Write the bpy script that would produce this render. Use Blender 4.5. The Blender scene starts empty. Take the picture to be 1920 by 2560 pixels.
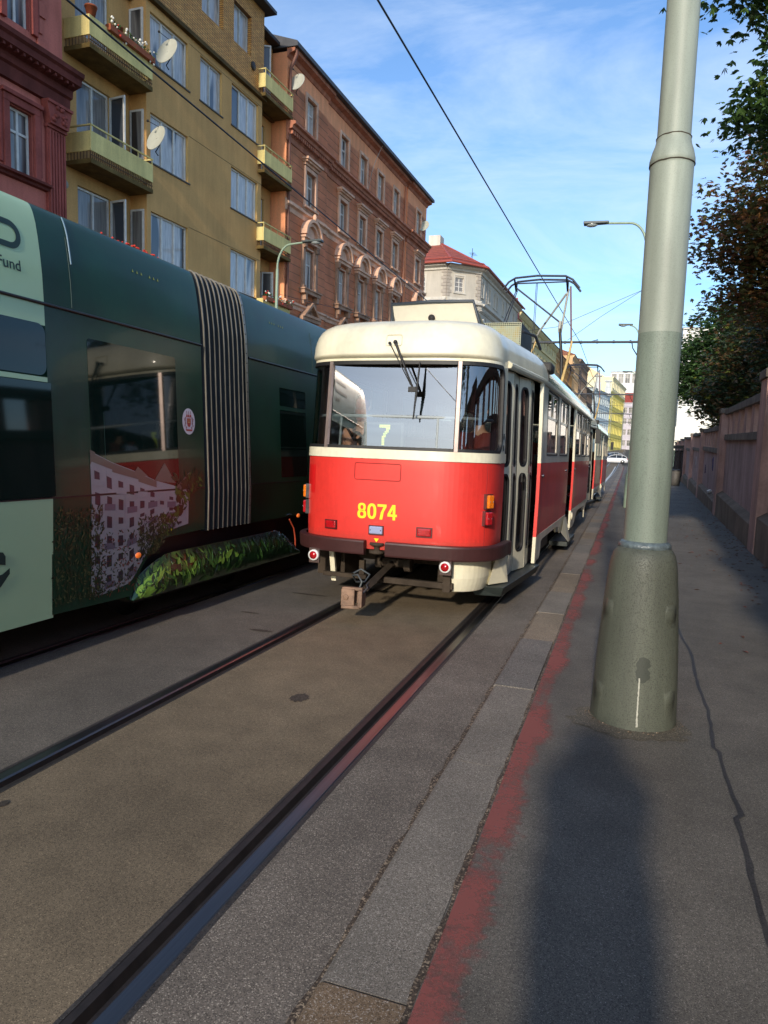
import bpy, bmesh, math, random
from mathutils import Vector, Matrix, Quaternion, noise
R = math.radians
random.seed(11)
SC = bpy.context.scene
COL = SC.collection

# ---------------------------------------------------------------- camera
cam = bpy.data.cameras.new('camera'); camo = bpy.data.objects.new('camera', cam); COL.objects.link(camo)
cam.sensor_fit = 'HORIZONTAL'; cam.sensor_width = 36.0; cam.lens = 1790.0/1920.0*36.0
cam.clip_start = 0.05; cam.clip_end = 2000
RM = Matrix(((0.9461783, -0.0653195, 0.3169857), (0.3212744, 0.0712185, -0.9443043), (0.0391062, 0.9953197, 0.0883709)))
camo.matrix_world = Matrix.Translation((0, 0, 1.70)) @ RM.to_4x4()
SC.camera = camo
SC.render.resolution_x = 768; SC.render.resolution_y = 1024

# ---------------------------------------------------------------- world and sun
SUN_EL = R(20.5); SUN_DX = 0.036
world = bpy.data.worlds.new('World'); SC.world = world; world.use_nodes = True
nt = world.node_tree; nt.nodes.clear()
wo = nt.nodes.new('ShaderNodeOutputWorld'); bg = nt.nodes.new('ShaderNodeBackground')
sky = nt.nodes.new('ShaderNodeTexSky'); sky.sky_type = 'NISHITA'; sky.sun_disc = False
sky.sun_elevation = SUN_EL; sky.sun_rotation = R(180); sky.altitude = 250; sky.air_density = 1.1; sky.dust_density = 1.0; sky.ozone_density = 3.0
tc = nt.nodes.new('ShaderNodeTexCoord'); mp = nt.nodes.new('ShaderNodeMapping'); mp.inputs['Scale'].default_value = (0.9, 1.3, 4.2)
mp.inputs['Rotation'].default_value = (0.15, 0.45, 0.2)
nz = nt.nodes.new('ShaderNodeTexNoise'); nz.inputs['Scale'].default_value = 2.1; nz.inputs['Detail'].default_value = 7; nz.inputs['Roughness'].default_value = 0.62
nz.inputs['Distortion'].default_value = 0.6
cr = nt.nodes.new('ShaderNodeValToRGB'); cr.color_ramp.elements[0].position = 0.43; cr.color_ramp.elements[0].color = (0, 0, 0, 1)
cr.color_ramp.elements[1].position = 0.74; cr.color_ramp.elements[1].color = (0.5, 0.5, 0.5, 1)
mx = nt.nodes.new('ShaderNodeMixRGB'); mx.inputs['Color2'].default_value = (4.4, 5.0, 5.7, 1)
nt.links.new(tc.outputs['Generated'], mp.inputs['Vector']); nt.links.new(mp.outputs[0], nz.inputs['Vector'])
nt.links.new(nz.outputs['Fac'], cr.inputs[0]); nt.links.new(cr.outputs[0], mx.inputs['Fac'])
tn = nt.nodes.new('ShaderNodeMixRGB'); tn.blend_type = 'MULTIPLY'; tn.inputs[0].default_value = 1.0; tn.inputs[2].default_value = (0.82, 0.95, 1.08, 1)
nt.links.new(sky.outputs[0], tn.inputs[1]); nt.links.new(tn.outputs[0], mx.inputs['Color1']); nt.links.new(mx.outputs[0], bg.inputs['Color'])
bg.inputs['Strength'].default_value = 0.138
nt.links.new(bg.outputs[0], wo.inputs['Surface'])

sl = bpy.data.lights.new('sun', 'SUN'); sl.energy = 2.45; sl.angle = R(2.2); sl.color = (1.0, 0.88, 0.72)
so = bpy.data.objects.new('sun', sl); COL.objects.link(so)
sd = Vector((-SUN_DX*math.cos(SUN_EL), math.cos(SUN_EL), -math.sin(SUN_EL)))
so.rotation_euler = sd.to_track_quat('-Z', 'Y').to_euler(); so.location = (3, -30, 30)
SC.view_settings.view_transform = 'Standard'; SC.view_settings.look = 'None'
SC.view_settings.exposure = 0.74; SC.view_settings.gamma = 1.0

# ---------------------------------------------------------------- materials
MATS = {}
def mat(name, col, rough=0.6, metal=0.0, ns=0, na=0.0, bump=0, bs=40, coat=0, col2=None, ns2=0, na2=0.0, stretch=None, emit=0, spec=0.5):
    if name in MATS: return MATS[name]
    m = bpy.data.materials.new(name); m.use_nodes = True; MATS[name] = m
    t = m.node_tree; p = t.nodes['Principled BSDF']
    p.inputs['Base Color'].default_value = (*col, 1); p.inputs['Roughness'].default_value = rough; p.inputs['Metallic'].default_value = metal
    p.inputs['Coat Weight'].default_value = coat; p.inputs['Coat Roughness'].default_value = 0.06; p.inputs['Specular IOR Level'].default_value = spec
    if emit:
        p.inputs['Emission Color'].default_value = (*col, 1); p.inputs['Emission Strength'].default_value = emit
    tc = t.nodes.new('ShaderNodeTexCoord'); vec = tc.outputs['Object']
    if stretch:
        mp = t.nodes.new('ShaderNodeMapping'); mp.inputs['Scale'].default_value = stretch; t.links.new(vec, mp.inputs[0]); vec = mp.outputs[0]
    out = None
    if ns:
        n = t.nodes.new('ShaderNodeTexNoise'); n.inputs['Scale'].default_value = ns; n.inputs['Detail'].default_value = 6; n.inputs['Roughness'].default_value = 0.65
        t.links.new(vec, n.inputs['Vector'])
        r = t.nodes.new('ShaderNodeValToRGB'); c2 = col2 or tuple(c*(1-na) for c in col); c1 = tuple(min(1, c*(1+na*0.6)) for c in col)
        r.color_ramp.elements[0].position = 0.33; r.color_ramp.elements[1].position = 0.67
        r.color_ramp.elements[0].color = (*c2, 1); r.color_ramp.elements[1].color = (*c1, 1)
        t.links.new(n.outputs['Fac'], r.inputs[0]); out = r.outputs[0]
        if ns2:
            n2 = t.nodes.new('ShaderNodeTexNoise'); n2.inputs['Scale'].default_value = ns2; n2.inputs['Detail'].default_value = 3
            t.links.new(tc.outputs['Object'], n2.inputs['Vector'])
            mr = t.nodes.new('ShaderNodeMapRange'); mr.inputs[1].default_value = 0.3; mr.inputs[2].default_value = 0.7
            mr.inputs[3].default_value = 1-na2; mr.inputs[4].default_value = 1+na2
            t.links.new(n2.outputs['Fac'], mr.inputs[0])
            mm = t.nodes.new('ShaderNodeVectorMath'); mm.operation = 'SCALE'
            t.links.new(out, mm.inputs[0]); t.links.new(mr.outputs[0], mm.inputs['Scale']); out = mm.outputs[0]
        t.links.new(out, p.inputs['Base Color'])
    if bump:
        b = t.nodes.new('ShaderNodeBump'); b.inputs['Strength'].default_value = bump; b.inputs['Distance'].default_value = 0.02
        n3 = t.nodes.new('ShaderNodeTexNoise'); n3.inputs['Scale'].default_value = bs; n3.inputs['Detail'].default_value = 5
        t.links.new(tc.outputs['Object'], n3.inputs['Vector']); t.links.new(n3.outputs['Fac'], b.inputs['Height'])
        t.links.new(b.outputs[0], p.inputs['Normal'])
    return m

def brickmat(name, c1, c2, mortar, sx, sz, mort=0.01, bump=0.6, offset=0.5, ns=3, na=0.15, axis='XZ'):
    """coursed surface in local X/Z: bricks or rusticated plaster"""
    if name in MATS: return MATS[name]
    m = bpy.data.materials.new(name); m.use_nodes = True; MATS[name] = m
    t = m.node_tree; p = t.nodes['Principled BSDF']; p.inputs['Roughness'].default_value = 0.75
    tc = t.nodes.new('ShaderNodeTexCoord'); sp = t.nodes.new('ShaderNodeSeparateXYZ'); cb = t.nodes.new('ShaderNodeCombineXYZ')
    t.links.new(tc.outputs['Object'], sp.inputs[0])
    ad = t.nodes.new('ShaderNodeMath'); ad.operation = 'ADD'
    t.links.new(sp.outputs['X'], ad.inputs[0]); t.links.new(sp.outputs['Y'], ad.inputs[1])
    t.links.new(ad.outputs[0], cb.inputs[0]); t.links.new(sp.outputs['Z'], cb.inputs[1])
    b = t.nodes.new('ShaderNodeTexBrick'); b.offset = offset; b.inputs['Scale'].default_value = 1.0
    b.inputs['Brick Width'].default_value = sx; b.inputs['Row Height'].default_value = sz; b.inputs['Mortar Size'].default_value = mort
    b.inputs['Mortar Smooth'].default_value = 0.2
    b.inputs['Color1'].default_value = (*c1, 1); b.inputs['Color2'].default_value = (*c2, 1); b.inputs['Mortar'].default_value = (*mortar, 1)
    t.links.new(cb.outputs[0], b.inputs['Vector'])
    n = t.nodes.new('ShaderNodeTexNoise'); n.inputs['Scale'].default_value = ns; n.inputs['Detail'].default_value = 6; t.links.new(tc.outputs['Object'], n.inputs[0])
    mr = t.nodes.new('ShaderNodeMapRange'); mr.inputs[1].default_value = 0.3; mr.inputs[2].default_value = 0.7; mr.inputs[3].default_value = 1-na; mr.inputs[4].default_value = 1+na
    t.links.new(n.outputs['Fac'], mr.inputs[0]); mm = t.nodes.new('ShaderNodeVectorMath'); mm.operation = 'SCALE'
    t.links.new(b.outputs['Color'], mm.inputs[0]); t.links.new(mr.outputs[0], mm.inputs['Scale']); t.links.new(mm.outputs[0], p.inputs['Base Color'])
    bu = t.nodes.new('ShaderNodeBump'); bu.inputs['Strength'].default_value = bump; bu.inputs['Distance'].default_value = 0.02; bu.invert = True
    t.links.new(b.outputs['Fac'], bu.inputs['Height']); t.links.new(bu.outputs[0], p.inputs['Normal'])
    return m

def plaster(name, col, dark=0.75, ns=0.6, streak=0.5):
    """rendered wall: blotches, fine grain and vertical rain streaks"""
    if name in MATS: return MATS[name]
    m = bpy.data.materials.new(name); m.use_nodes = True; MATS[name] = m
    t = m.node_tree; p = t.nodes['Principled BSDF']; p.inputs['Roughness'].default_value = 0.88; p.inputs['Specular IOR Level'].default_value = 0.2
    tc = t.nodes.new('ShaderNodeTexCoord')
    fs = []
    for sc_, st, lo, hi in ((ns, (1, 1, 1), dark, 1.12), (2.2, (1.6, 1.6, 0.16), 1-0.34*streak, 1.07), (26, (1, 1, 1), 0.90, 1.08)):
        mp = t.nodes.new('ShaderNodeMapping'); mp.inputs['Scale'].default_value = st; t.links.new(tc.outputs['Object'], mp.inputs[0])
        n = t.nodes.new('ShaderNodeTexNoise'); n.inputs['Scale'].default_value = sc_; n.inputs['Detail'].default_value = 6; n.inputs['Roughness'].default_value = 0.6
        t.links.new(mp.outputs[0], n.inputs[0])
        mr = t.nodes.new('ShaderNodeMapRange'); mr.inputs[1].default_value = 0.32; mr.inputs[2].default_value = 0.68; mr.inputs[3].default_value = lo; mr.inputs[4].default_value = hi
        t.links.new(n.outputs['Fac'], mr.inputs[0]); fs.append(mr.outputs[0])
    a = t.nodes.new('ShaderNodeMath'); a.operation = 'MULTIPLY'; t.links.new(fs[0], a.inputs[0]); t.links.new(fs[1], a.inputs[1])
    b = t.nodes.new('ShaderNodeMath'); b.operation = 'MULTIPLY'; t.links.new(a.outputs[0], b.inputs[0]); t.links.new(fs[2], b.inputs[1])
    mm = t.nodes.new('ShaderNodeVectorMath'); mm.operation = 'SCALE'; mm.inputs[0].default_value = col; t.links.new(b.outputs[0], mm.inputs['Scale'])
    t.links.new(mm.outputs[0], p.inputs['Base Color'])
    bu = t.nodes.new('ShaderNodeBump'); bu.inputs['Strength'].default_value = 0.25; bu.inputs['Distance'].default_value = 0.01
    t.links.new(fs[2], bu.inputs['Height']); t.links.new(bu.outputs[0], p.inputs['Normal'])
    return m

def asphalt(name, col, speck=(0.25, 0.22, 0.2), dens=0.1, blotch=0.25, sc=260, rough=0.8, patch=None):
    """stone-speckled asphalt or stone"""
    if name in MATS: return MATS[name]
    m = bpy.data.materials.new(name); m.use_nodes = True; MATS[name] = m
    t = m.node_tree; p = t.nodes['Principled BSDF']; p.inputs['Roughness'].default_value = rough; p.inputs['Specular IOR Level'].default_value = 0.35
    tc = t.nodes.new('ShaderNodeTexCoord')
    v = t.nodes.new('ShaderNodeTexVoronoi'); v.inputs['Scale'].default_value = sc; t.links.new(tc.outputs['Object'], v.inputs[0])
    sx = t.nodes.new('ShaderNodeSeparateColor'); t.links.new(v.outputs['Color'], sx.inputs[0])
    r = t.nodes.new('ShaderNodeValToRGB'); e = r.color_ramp.elements
    e[0].position = 0; e[0].color = (*[c*0.45 for c in col], 1); e[1].position = 1; e[1].color = (*speck, 1)
    x = e.new(0.35); x.color = (*col, 1); x = e.new(1-dens*1.6); x.color = (*[c*1.25 for c in col], 1)
    t.links.new(sx.outputs[0], r.inputs[0])
    fs = []
    for s_, lo, hi in ((0.55, 1-blotch, 1+blotch), (4.5, 1-blotch*0.55, 1+blotch*0.5), (60, 0.86, 1.14)):
        n = t.nodes.new('ShaderNodeTexNoise'); n.inputs['Scale'].default_value = s_; n.inputs['Detail'].default_value = 5; t.links.new(tc.outputs['Object'], n.inputs[0])
        mr = t.nodes.new('ShaderNodeMapRange'); mr.inputs[1].default_value = 0.3; mr.inputs[2].default_value = 0.7; mr.inputs[3].default_value = lo; mr.inputs[4].default_value = hi
        t.links.new(n.outputs['Fac'], mr.inputs[0]); fs.append(mr.outputs[0])
    a = t.nodes.new('ShaderNodeMath'); a.operation = 'MULTIPLY'; t.links.new(fs[0], a.inputs[0]); t.links.new(fs[1], a.inputs[1])
    b = t.nodes.new('ShaderNodeMath'); b.operation = 'MULTIPLY'; t.links.new(a.outputs[0], b.inputs[0]); t.links.new(fs[2], b.inputs[1])
    mm = t.nodes.new('ShaderNodeVectorMath'); mm.operation = 'SCALE'; t.links.new(r.outputs[0], mm.inputs[0]); t.links.new(b.outputs[0], mm.inputs['Scale'])
    t.links.new(mm.outputs[0], p.inputs['Base Color'])
    bu = t.nodes.new('ShaderNodeBump'); bu.inputs['Strength'].default_value = 0.5; bu.inputs['Distance'].default_value = 0.004
    t.links.new(sx.outputs[1], bu.inputs['Height']); t.links.new(bu.outputs[0], p.inputs['Normal'])
    return m

def glassmat(name, tint=(0.9, 0.95, 0.95), refl=0.12, rough=0.0, through=1.0):
    """thin pane: see-through with fresnel reflection"""
    if name in MATS: return MATS[name]
    m = bpy.data.materials.new(name); m.use_nodes = True; MATS[name] = m
    t = m.node_tree; t.nodes.remove(t.nodes['Principled BSDF']); o = t.nodes['Material Output']
    tr = t.nodes.new('ShaderNodeBsdfTransparent'); tr.inputs[0].default_value = (*[c*through for c in tint], 1)
    gl = t.nodes.new('ShaderNodeBsdfGlossy'); gl.inputs['Roughness'].default_value = rough; gl.inputs[0].default_value = (0.98, 0.93, 0.93, 1)
    fr = t.nodes.new('ShaderNodeFresnel'); fr.inputs[0].default_value = 1.5
    ad = t.nodes.new('ShaderNodeMath'); ad.operation = 'ADD'; ad.use_clamp = True; ad.inputs[1].default_value = refl
    mx = t.nodes.new('ShaderNodeMixShader')
    t.links.new(fr.outputs[0], ad.inputs[0]); t.links.new(ad.outputs[0], mx.inputs[0]); t.links.new(tr.outputs[0], mx.inputs[1]); t.links.new(gl.outputs[0], mx.inputs[2])
    t.links.new(mx.outputs[0], o.inputs[0])
    return m

def curtainmat(name, pale=(0.42, 0.46, 0.52), dark=(0.03, 0.035, 0.045), thr=0.25, folds=34):
    """window pane with a net curtain behind it, dark where it is drawn back"""
    if name in MATS: return MATS[name]
    m = bpy.data.materials.new(name); m.use_nodes = True; MATS[name] = m
    t = m.node_tree; p = t.nodes['Principled BSDF']; p.inputs['Roughness'].default_value = 0.35; p.inputs['Coat Weight'].default_value = 1; p.inputs['Coat Roughness'].default_value = 0.03
    p.inputs['Coat IOR'].default_value = 1.4
    tc = t.nodes.new('ShaderNodeTexCoord'); oi = t.nodes.new('ShaderNodeObjectInfo')
    mp = t.nodes.new('ShaderNodeMapping'); mp.inputs['Scale'].default_value = (1, 1, 0.06); t.links.new(tc.outputs['Object'], mp.inputs[0])
    n = t.nodes.new('ShaderNodeTexNoise'); n.noise_dimensions = '4D'; n.inputs['Scale'].default_value = folds; n.inputs['Detail'].default_value = 3
    t.links.new(mp.outputs[0], n.inputs['Vector']); ml = t.nodes.new('ShaderNodeMath'); ml.operation = 'MULTIPLY'; ml.inputs[1].default_value = 50
    t.links.new(oi.outputs['Random'], ml.inputs[0]); t.links.new(ml.outputs[0], n.inputs['W'])
    r = t.nodes.new('ShaderNodeValToRGB'); r.color_ramp.elements[0].position = 0.3; r.color_ramp.elements[1].position = 0.7
    r.color_ramp.elements[0].color = (*[c*0.45 for c in pale], 1); r.color_ramp.elements[1].color = (*pale, 1); t.links.new(n.outputs['Fac'], r.inputs[0])
    n2 = t.nodes.new('ShaderNodeTexNoise'); n2.noise_dimensions = '4D'; n2.inputs['Scale'].default_value = 1.6; n2.inputs['Detail'].default_value = 0
    mp2 = t.nodes.new('ShaderNodeMapping'); mp2.inputs['Scale'].default_value = (1, 1, 0.15); t.links.new(tc.outputs['Object'], mp2.inputs[0]); t.links.new(mp2.outputs[0], n2.inputs['Vector']); t.links.new(ml.outputs[0], n2.inputs['W'])
    r2 = t.nodes.new('ShaderNodeValToRGB'); r2.color_ramp.elements[0].position = thr+0.12; r2.color_ramp.elements[1].position = thr+0.16
    t.links.new(n2.outputs['Fac'], r2.inputs[0])
    mx = t.nodes.new('ShaderNodeMixRGB'); mx.inputs[1].default_value = (*dark, 1); t.links.new(r2.outputs[0], mx.inputs[0]); t.links.new(r.outputs[0], mx.inputs[2])
    t.links.new(mx.outputs[0], p.inputs['Base Color'])
    return m

# ---------------------------------------------------------------- mesh helpers
class MB:
    def __init__(s): s.v = []; s.f = []; s.m = []; s.sm = []
    def add(s, vs, fs, mi=0, smooth=False):
        o = len(s.v); s.v += [tuple(v) for v in vs]
        for f in fs: s.f.append(tuple(i+o for i in f)); s.m.append(mi); s.sm.append(smooth)
    def quad(s, a, b, c, d, mi=0): s.add((a, b, c, d), ((0, 1, 2, 3),), mi)
    def box(s, x0, x1, y0, y1, z0, z1, mi=0, M=None):
        vs = [Vector((x, y, z)) for z in (z0, z1) for y in (y0, y1) for x in (x0, x1)]
        if M: vs = [M @ v for v in vs]
        s.add(vs, ((0, 2, 3, 1), (4, 5, 7, 6), (0, 1, 5, 4), (2, 6, 7, 3), (0, 4, 6, 2), (1, 3, 7, 5)), mi)
    def prism(s, prof, ax, a0, a1, mi=0, smooth=False):
        """polygon prof extruded along axis ax; prof gives the two other coordinates in xyz order"""
        def P(p, a):
            l = list(p); l.insert(ax, a); return tuple(l)
        n = len(prof); vs = [P(p, a0) for p in prof]+[P(p, a1) for p in prof]
        fs = [(i, (i+1) % n, (i+1) % n+n, i+n) for i in range(n)]
        s.add(vs, fs, mi, smooth); s.add(vs, [tuple(range(n-1, -1, -1)), tuple(range(n, 2*n))], mi)
    def tube(s, pts, r, n=8, mi=0, cap=True, smooth=True):
        pts = [Vector(p) for p in pts]; rr = r if isinstance(r, (list, tuple)) else [r]*len(pts)
        rings = []; up = None
        for i, p in enumerate(pts):
            t = (pts[min(i+1, len(pts)-1)]-pts[max(i-1, 0)]).normalized()
            if up is None:
                up = Vector((0, 0, 1)) if abs(t.z) < 0.9 else Vector((1, 0, 0))
            u = (up-t*up.dot(t)).normalized(); w = t.cross(u); up = u
            rings.append([p+(u*math.cos(2*math.pi*k/n)+w*math.sin(2*math.pi*k/n))*rr[i] for k in range(n)])
        vs = [v for g in rings for v in g]; fs = []
        for i in range(len(pts)-1):
            for k in range(n): fs.append((i*n+k, i*n+(k+1) % n, (i+1)*n+(k+1) % n, (i+1)*n+k))
        s.add(vs, fs, mi, smooth)
        if cap: s.add(vs, [tuple(range(n-1, -1, -1)), tuple(range((len(pts)-1)*n, len(pts)*n))], mi)
    def lathe(s, prof, c=(0, 0, 0), n=24, mi=0, axis='Z', smooth=True):
        vs = []; c = Vector(c)
        for r, z in prof:
            for k in range(n):
                a = 2*math.pi*k/n; q = (r*math.cos(a), r*math.sin(a), z)
                if axis == 'Y': q = (q[0], q[2], q[1])
                if axis == 'X': q = (q[2], q[0], q[1])
                vs.append(c+Vector(q))
        fs = [(i*n+k, i*n+(k+1) % n, (i+1)*n+(k+1) % n, (i+1)*n+k) for i in range(len(prof)-1) for k in range(n)]
        s.add(vs, fs, mi, smooth)
    def grid(s, fn, us, vs_, mi=0, smooth=False):
        pts = [fn(u, v) for v in vs_ for u in us]; nu = len(us)
        s.add(pts, [(j*nu+i, j*nu+i+1, (j+1)*nu+i+1, (j+1)*nu+i) for j in range(len(vs_)-1) for i in range(nu-1)], mi, smooth)
    def ball(s, c, r, mi=0, n=12, m=8, sc=(1, 1, 1)):
        c = Vector(c); vs = []; 
        for j in range(m+1):
            t = math.pi*j/m
            for i in range(n):
                a = 2*math.pi*i/n; vs.append(c+Vector((r*sc[0]*math.sin(t)*math.cos(a), r*sc[1]*math.sin(t)*math.sin(a), r*sc[2]*math.cos(t))))
        s.add(vs, [(j*n+i, j*n+(i+1) % n, (j+1)*n+(i+1) % n, (j+1)*n+i) for j in range(m) for i in range(n)], mi, True)
    def mesh(s, name, mats, weld=False):
        me = bpy.data.meshes.new(name); me.from_pydata(s.v, [], s.f)
        for m in (mats if isinstance(mats, (list, tuple)) else [mats]): me.materials.append(m)
        me.polygons.foreach_set('material_index', s.m); me.polygons.foreach_set('use_smooth', s.sm)
        if weld:
            b = bmesh.new(); b.from_mesh(me); bmesh.ops.remove_doubles(b, verts=b.verts, dist=1e-4); bmesh.ops.recalc_face_normals(b, faces=b.faces); b.to_mesh(me); b.free()
        me.update(); return me
    def build(s, name, mats, parent=None, bevel=0, weld=False, **kw):
        o = bpy.data.objects.new(name, s.mesh(name, mats, weld)); COL.objects.link(o)
        if parent: o.parent = parent
        if bevel:
            b = o.modifiers.new('bevel', 'BEVEL'); b.width = bevel; b.segments = 2; b.limit_method = 'ANGLE'; b.angle_limit = R(35)
        tag(o, **kw); return o

def tag(o, label=None, cat=None, group=None, kind=None):
    if label: o['label'] = label
    if cat: o['category'] = cat
    if group: o['group'] = group
    if kind: o['kind'] = kind
    return o
def empty(name, M=None, loc=None, **kw):
    o = bpy.data.objects.new(name, None); o.empty_display_size = 0.1; COL.objects.link(o)
    if M is not None: o.matrix_world = M
    if loc is not None: o.location = loc
    return tag(o, **kw)
def inst(name, me, parent, loc=(0, 0, 0), rot=(0, 0, 0), scale=None, label=None):
    o = bpy.data.objects.new(name, me); COL.objects.link(o); o.parent = parent; o.location = loc; o.rotation_euler = rot
    if scale: o.scale = scale
    if label: o['label'] = label
    return o
def copy_tree(o, parent=None):
    c = o.copy(); COL.objects.link(c); c.parent = parent
    for ch in [x for x in KIDS.get(o.name, [])]: copy_tree(ch, c)
    return c
KIDS = {}
def index_kids():
    KIDS.clear()
    for ob in bpy.data.objects:
        if ob.parent: KIDS.setdefault(ob.parent.name, []).append(ob)
def text_mesh(txt, size, bold=0.0, extrude=0.0):
    c = bpy.data.curves.new('lettering', 'FONT'); c.body = txt; c.size = size; c.offset = bold; c.extrude = extrude; c.resolution_u = 6
    c.align_x = 'CENTER'; o = bpy.data.objects.new('lettering', c); COL.objects.link(o)
    dg = bpy.context.evaluated_depsgraph_get(); dg.update(); me = bpy.data.meshes.new_from_object(o.evaluated_get(dg))
    bpy.data.objects.remove(o); bpy.data.curves.remove(c); return me

def gz(y):
    """street surface height: level, then a gentle rise far ahead"""
    if y < 70: return 0.0
    if y < 130: return 0.0002*(y-70)**2
    return 0.72+0.024*(y-130)

# common materials
def C(r, g, b):  # sRGB 0..255 to linear
    return tuple(((c/255)/12.92 if c/255 <= 0.04045 else ((c/255+0.055)/1.055)**2.4) for c in (r, g, b))
M_black = mat('black_rubber', (0.012, 0.012, 0.013), 0.55)
M_dark = mat('dark_metal', (0.03, 0.028, 0.027), 0.6, 0.3, 9, 0.4)
M_steel = mat('worn_steel', (0.26, 0.26, 0.27), 0.3, 1.0, 14, 0.3)
M_white = mat('white_paint', (0.72, 0.72, 0.70), 0.45)

# ================================================================ GROUND
YS = [-40, -20, -10, -4, 0, 2, 4, 6, 9, 12, 16, 22, 30, 40, 50, 60, 70, 76, 82, 88, 94, 100, 106, 112, 118, 124, 130, 145, 170, 200, 260, 340]
M_road = asphalt('road_asphalt', C(108, 99, 89), speck=C(176, 164, 148), dens=0.09, blotch=0.24, sc=260)
M_bed = asphalt('track_bed_asphalt', C(114, 100, 80), speck=C(160, 142, 114), dens=0.06, blotch=0.24, sc=320)
M_mid = asphalt('middle_asphalt', C(98, 91, 82), speck=C(146, 136, 124), dens=0.05, blotch=0.2, sc=300)
M_walk = asphalt('pavement_asphalt', C(98, 93, 85), speck=C(150, 142, 132), dens=0.05, blotch=0.24, sc=340)
M_bit = asphalt('bitumen_joint', C(58, 54, 51), speck=C(80, 78, 76), dens=0.03, blotch=0.3, sc=200, rough=0.6)
M_kerb = [asphalt('kerb_stone_%s' % n, C(*c), speck=C(176, 166, 154), dens=0.10, blotch=0.2, sc=300) for n, c in (('grey', (122, 114, 103)), ('tan', (132, 117, 97)), ('bluish', (110, 105, 98)), ('ochre', (120, 100, 78)))]
M_soil = mat('ground_soil', C(70, 66, 58), 0.95, ns=0.4, na=0.3)
def sheet(name, x0, x1, dz, m, ys=YS, kind='structure', x0f=None, **kw):
    b = MB(); n = max(1, int(abs(x1-x0)/3)); n = min(n, 12)
    xs = [x0+(x1-x0)*i/n for i in range(n+1)]
    b.grid(lambda u, v: (u, v, gz(v)+dz), xs, ys); return b.build(name, m, kind=kind, **kw)
b = MB(); b.grid(lambda u, v: (u, v, gz(v)-0.10 if v < 400 else 7.1), [-500, -60, -20, 20, 60, 500], [-200]+YS+[420, 900]); b.build('ground', M_soil, kind='structure')
XR = -1.3725; XL = -2.8075
sheet('road', -0.79, -1.275, 0.0, M_road); sheet('road', -1.275, -1.300, 0.001, M_bit)
sheet('track_bed', -1.472, -2.712, 0.0, M_bed); sheet('road', -1.455, -1.472, 0.001, M_bit); sheet('road', -2.712, -2.725, 0.001, M_bit)
sheet('road', -2.880, -2.905, 0.001, M_bit); sheet('road', -2.905, -4.20, 0.0, M_mid)
sheet('road', -4.36, -5.66, 0.0, M_mid); sheet('road', -5.80, -9.6, 0.0, M_road); sheet('road', -4.20, -4.36, -0.02, M_bit); sheet('road', -5.66, -5.80, -0.02, M_bit)
def rail(xr, sgn, lab):
    """grooved rail: polished head outside, flange groove and lip inside"""
    m_head = mat('polished_rail', (0.19, 0.19, 0.20), 0.33, 1.0, 30, 0.25, stretch=(1, 0.02, 1)); m_g = mat('rail_groove', (0.035, 0.027, 0.024), 0.55, 0.3, 20, 0.3)
    prof = [(0.074, -0.03, 0), (0.074, -0.004, 0), (0.066, 0.003, 0), (0.008, 0.004, 0), (0.0, -0.004, 1), (-0.006, -0.036, 1), (-0.040, -0.036, 1), (-0.052, -0.002, 1), (-0.082, -0.001, 1), (-0.084, -0.03, 1)]
    b = MB()
    for i in range(len(prof)-1):
        p, q = prof[i], prof[i+1]
        b.grid(lambda u, v: (xr+sgn*(p[0] if u == 0 else q[0]), v, gz(v)+(p[1] if u == 0 else q[1])), [0, 1], YS, 0 if (i in (1, 2, 3)) else 1, smooth=False)
    return b.build('tram_rail', [m_head, m_g], kind='structure')
for xr, sg, lb in ((XR, 1, ''), (XL, -1, ''), (-4.285, 1, ''), (-5.7175, -1, '')): rail(xr, sg, lb)
# kerb of separate stone blocks
b = MB(); y = -8.0; js = [-8, -5.6, -3.1, -1.0, 0.55, 1.93, 3.66, 5.0, 6.4]; 
while js[-1] < 116: js.append(js[-1]+random.uniform(0.9, 1.5))
for i in range(len(js)-1):
    y0, y1 = js[i]+0.005, js[i+1]-0.005; z0, z1 = gz(y0), gz(y1); dx = random.uniform(-.006, .006); dz = random.uniform(-.003, .003)
    k = [1, 0, 0, 2, 0, 1, 0, 2, 1, 0][i % 10] if i > 5 else [0, 0, 3, 0, 3, 0][i]
    k = 3 if js[i] == 0.55 else k
    xa, xb = -0.80+dx, -0.515+dx; h = 0.05+dz
    vs = [(xa, y0, z0-.1), (xa, y1, z1-.1), (xa, y1, z1+h-.012), (xa, y0, z0+h-.012), (xa+.016, y1, z1+h), (xa+.016, y0, z0+h), (xb, y1, z1+h), (xb, y0, z0+h), (xb, y1, z1-.1), (xb, y0, z0-.1)]
    b.add(vs, ((0, 1, 2, 3), (3, 2, 4, 5), (5, 4, 6, 7), (7, 6, 8, 9), (0, 3, 5, 7, 9), (1, 8, 6, 4, 2)), k)
b.build('kerb', M_kerb, kind='structure')
M_dirt = asphalt('kerb_grit', C(78, 66, 55), speck=C(170, 150, 125), dens=0.2, blotch=0.4, sc=160)
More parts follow.
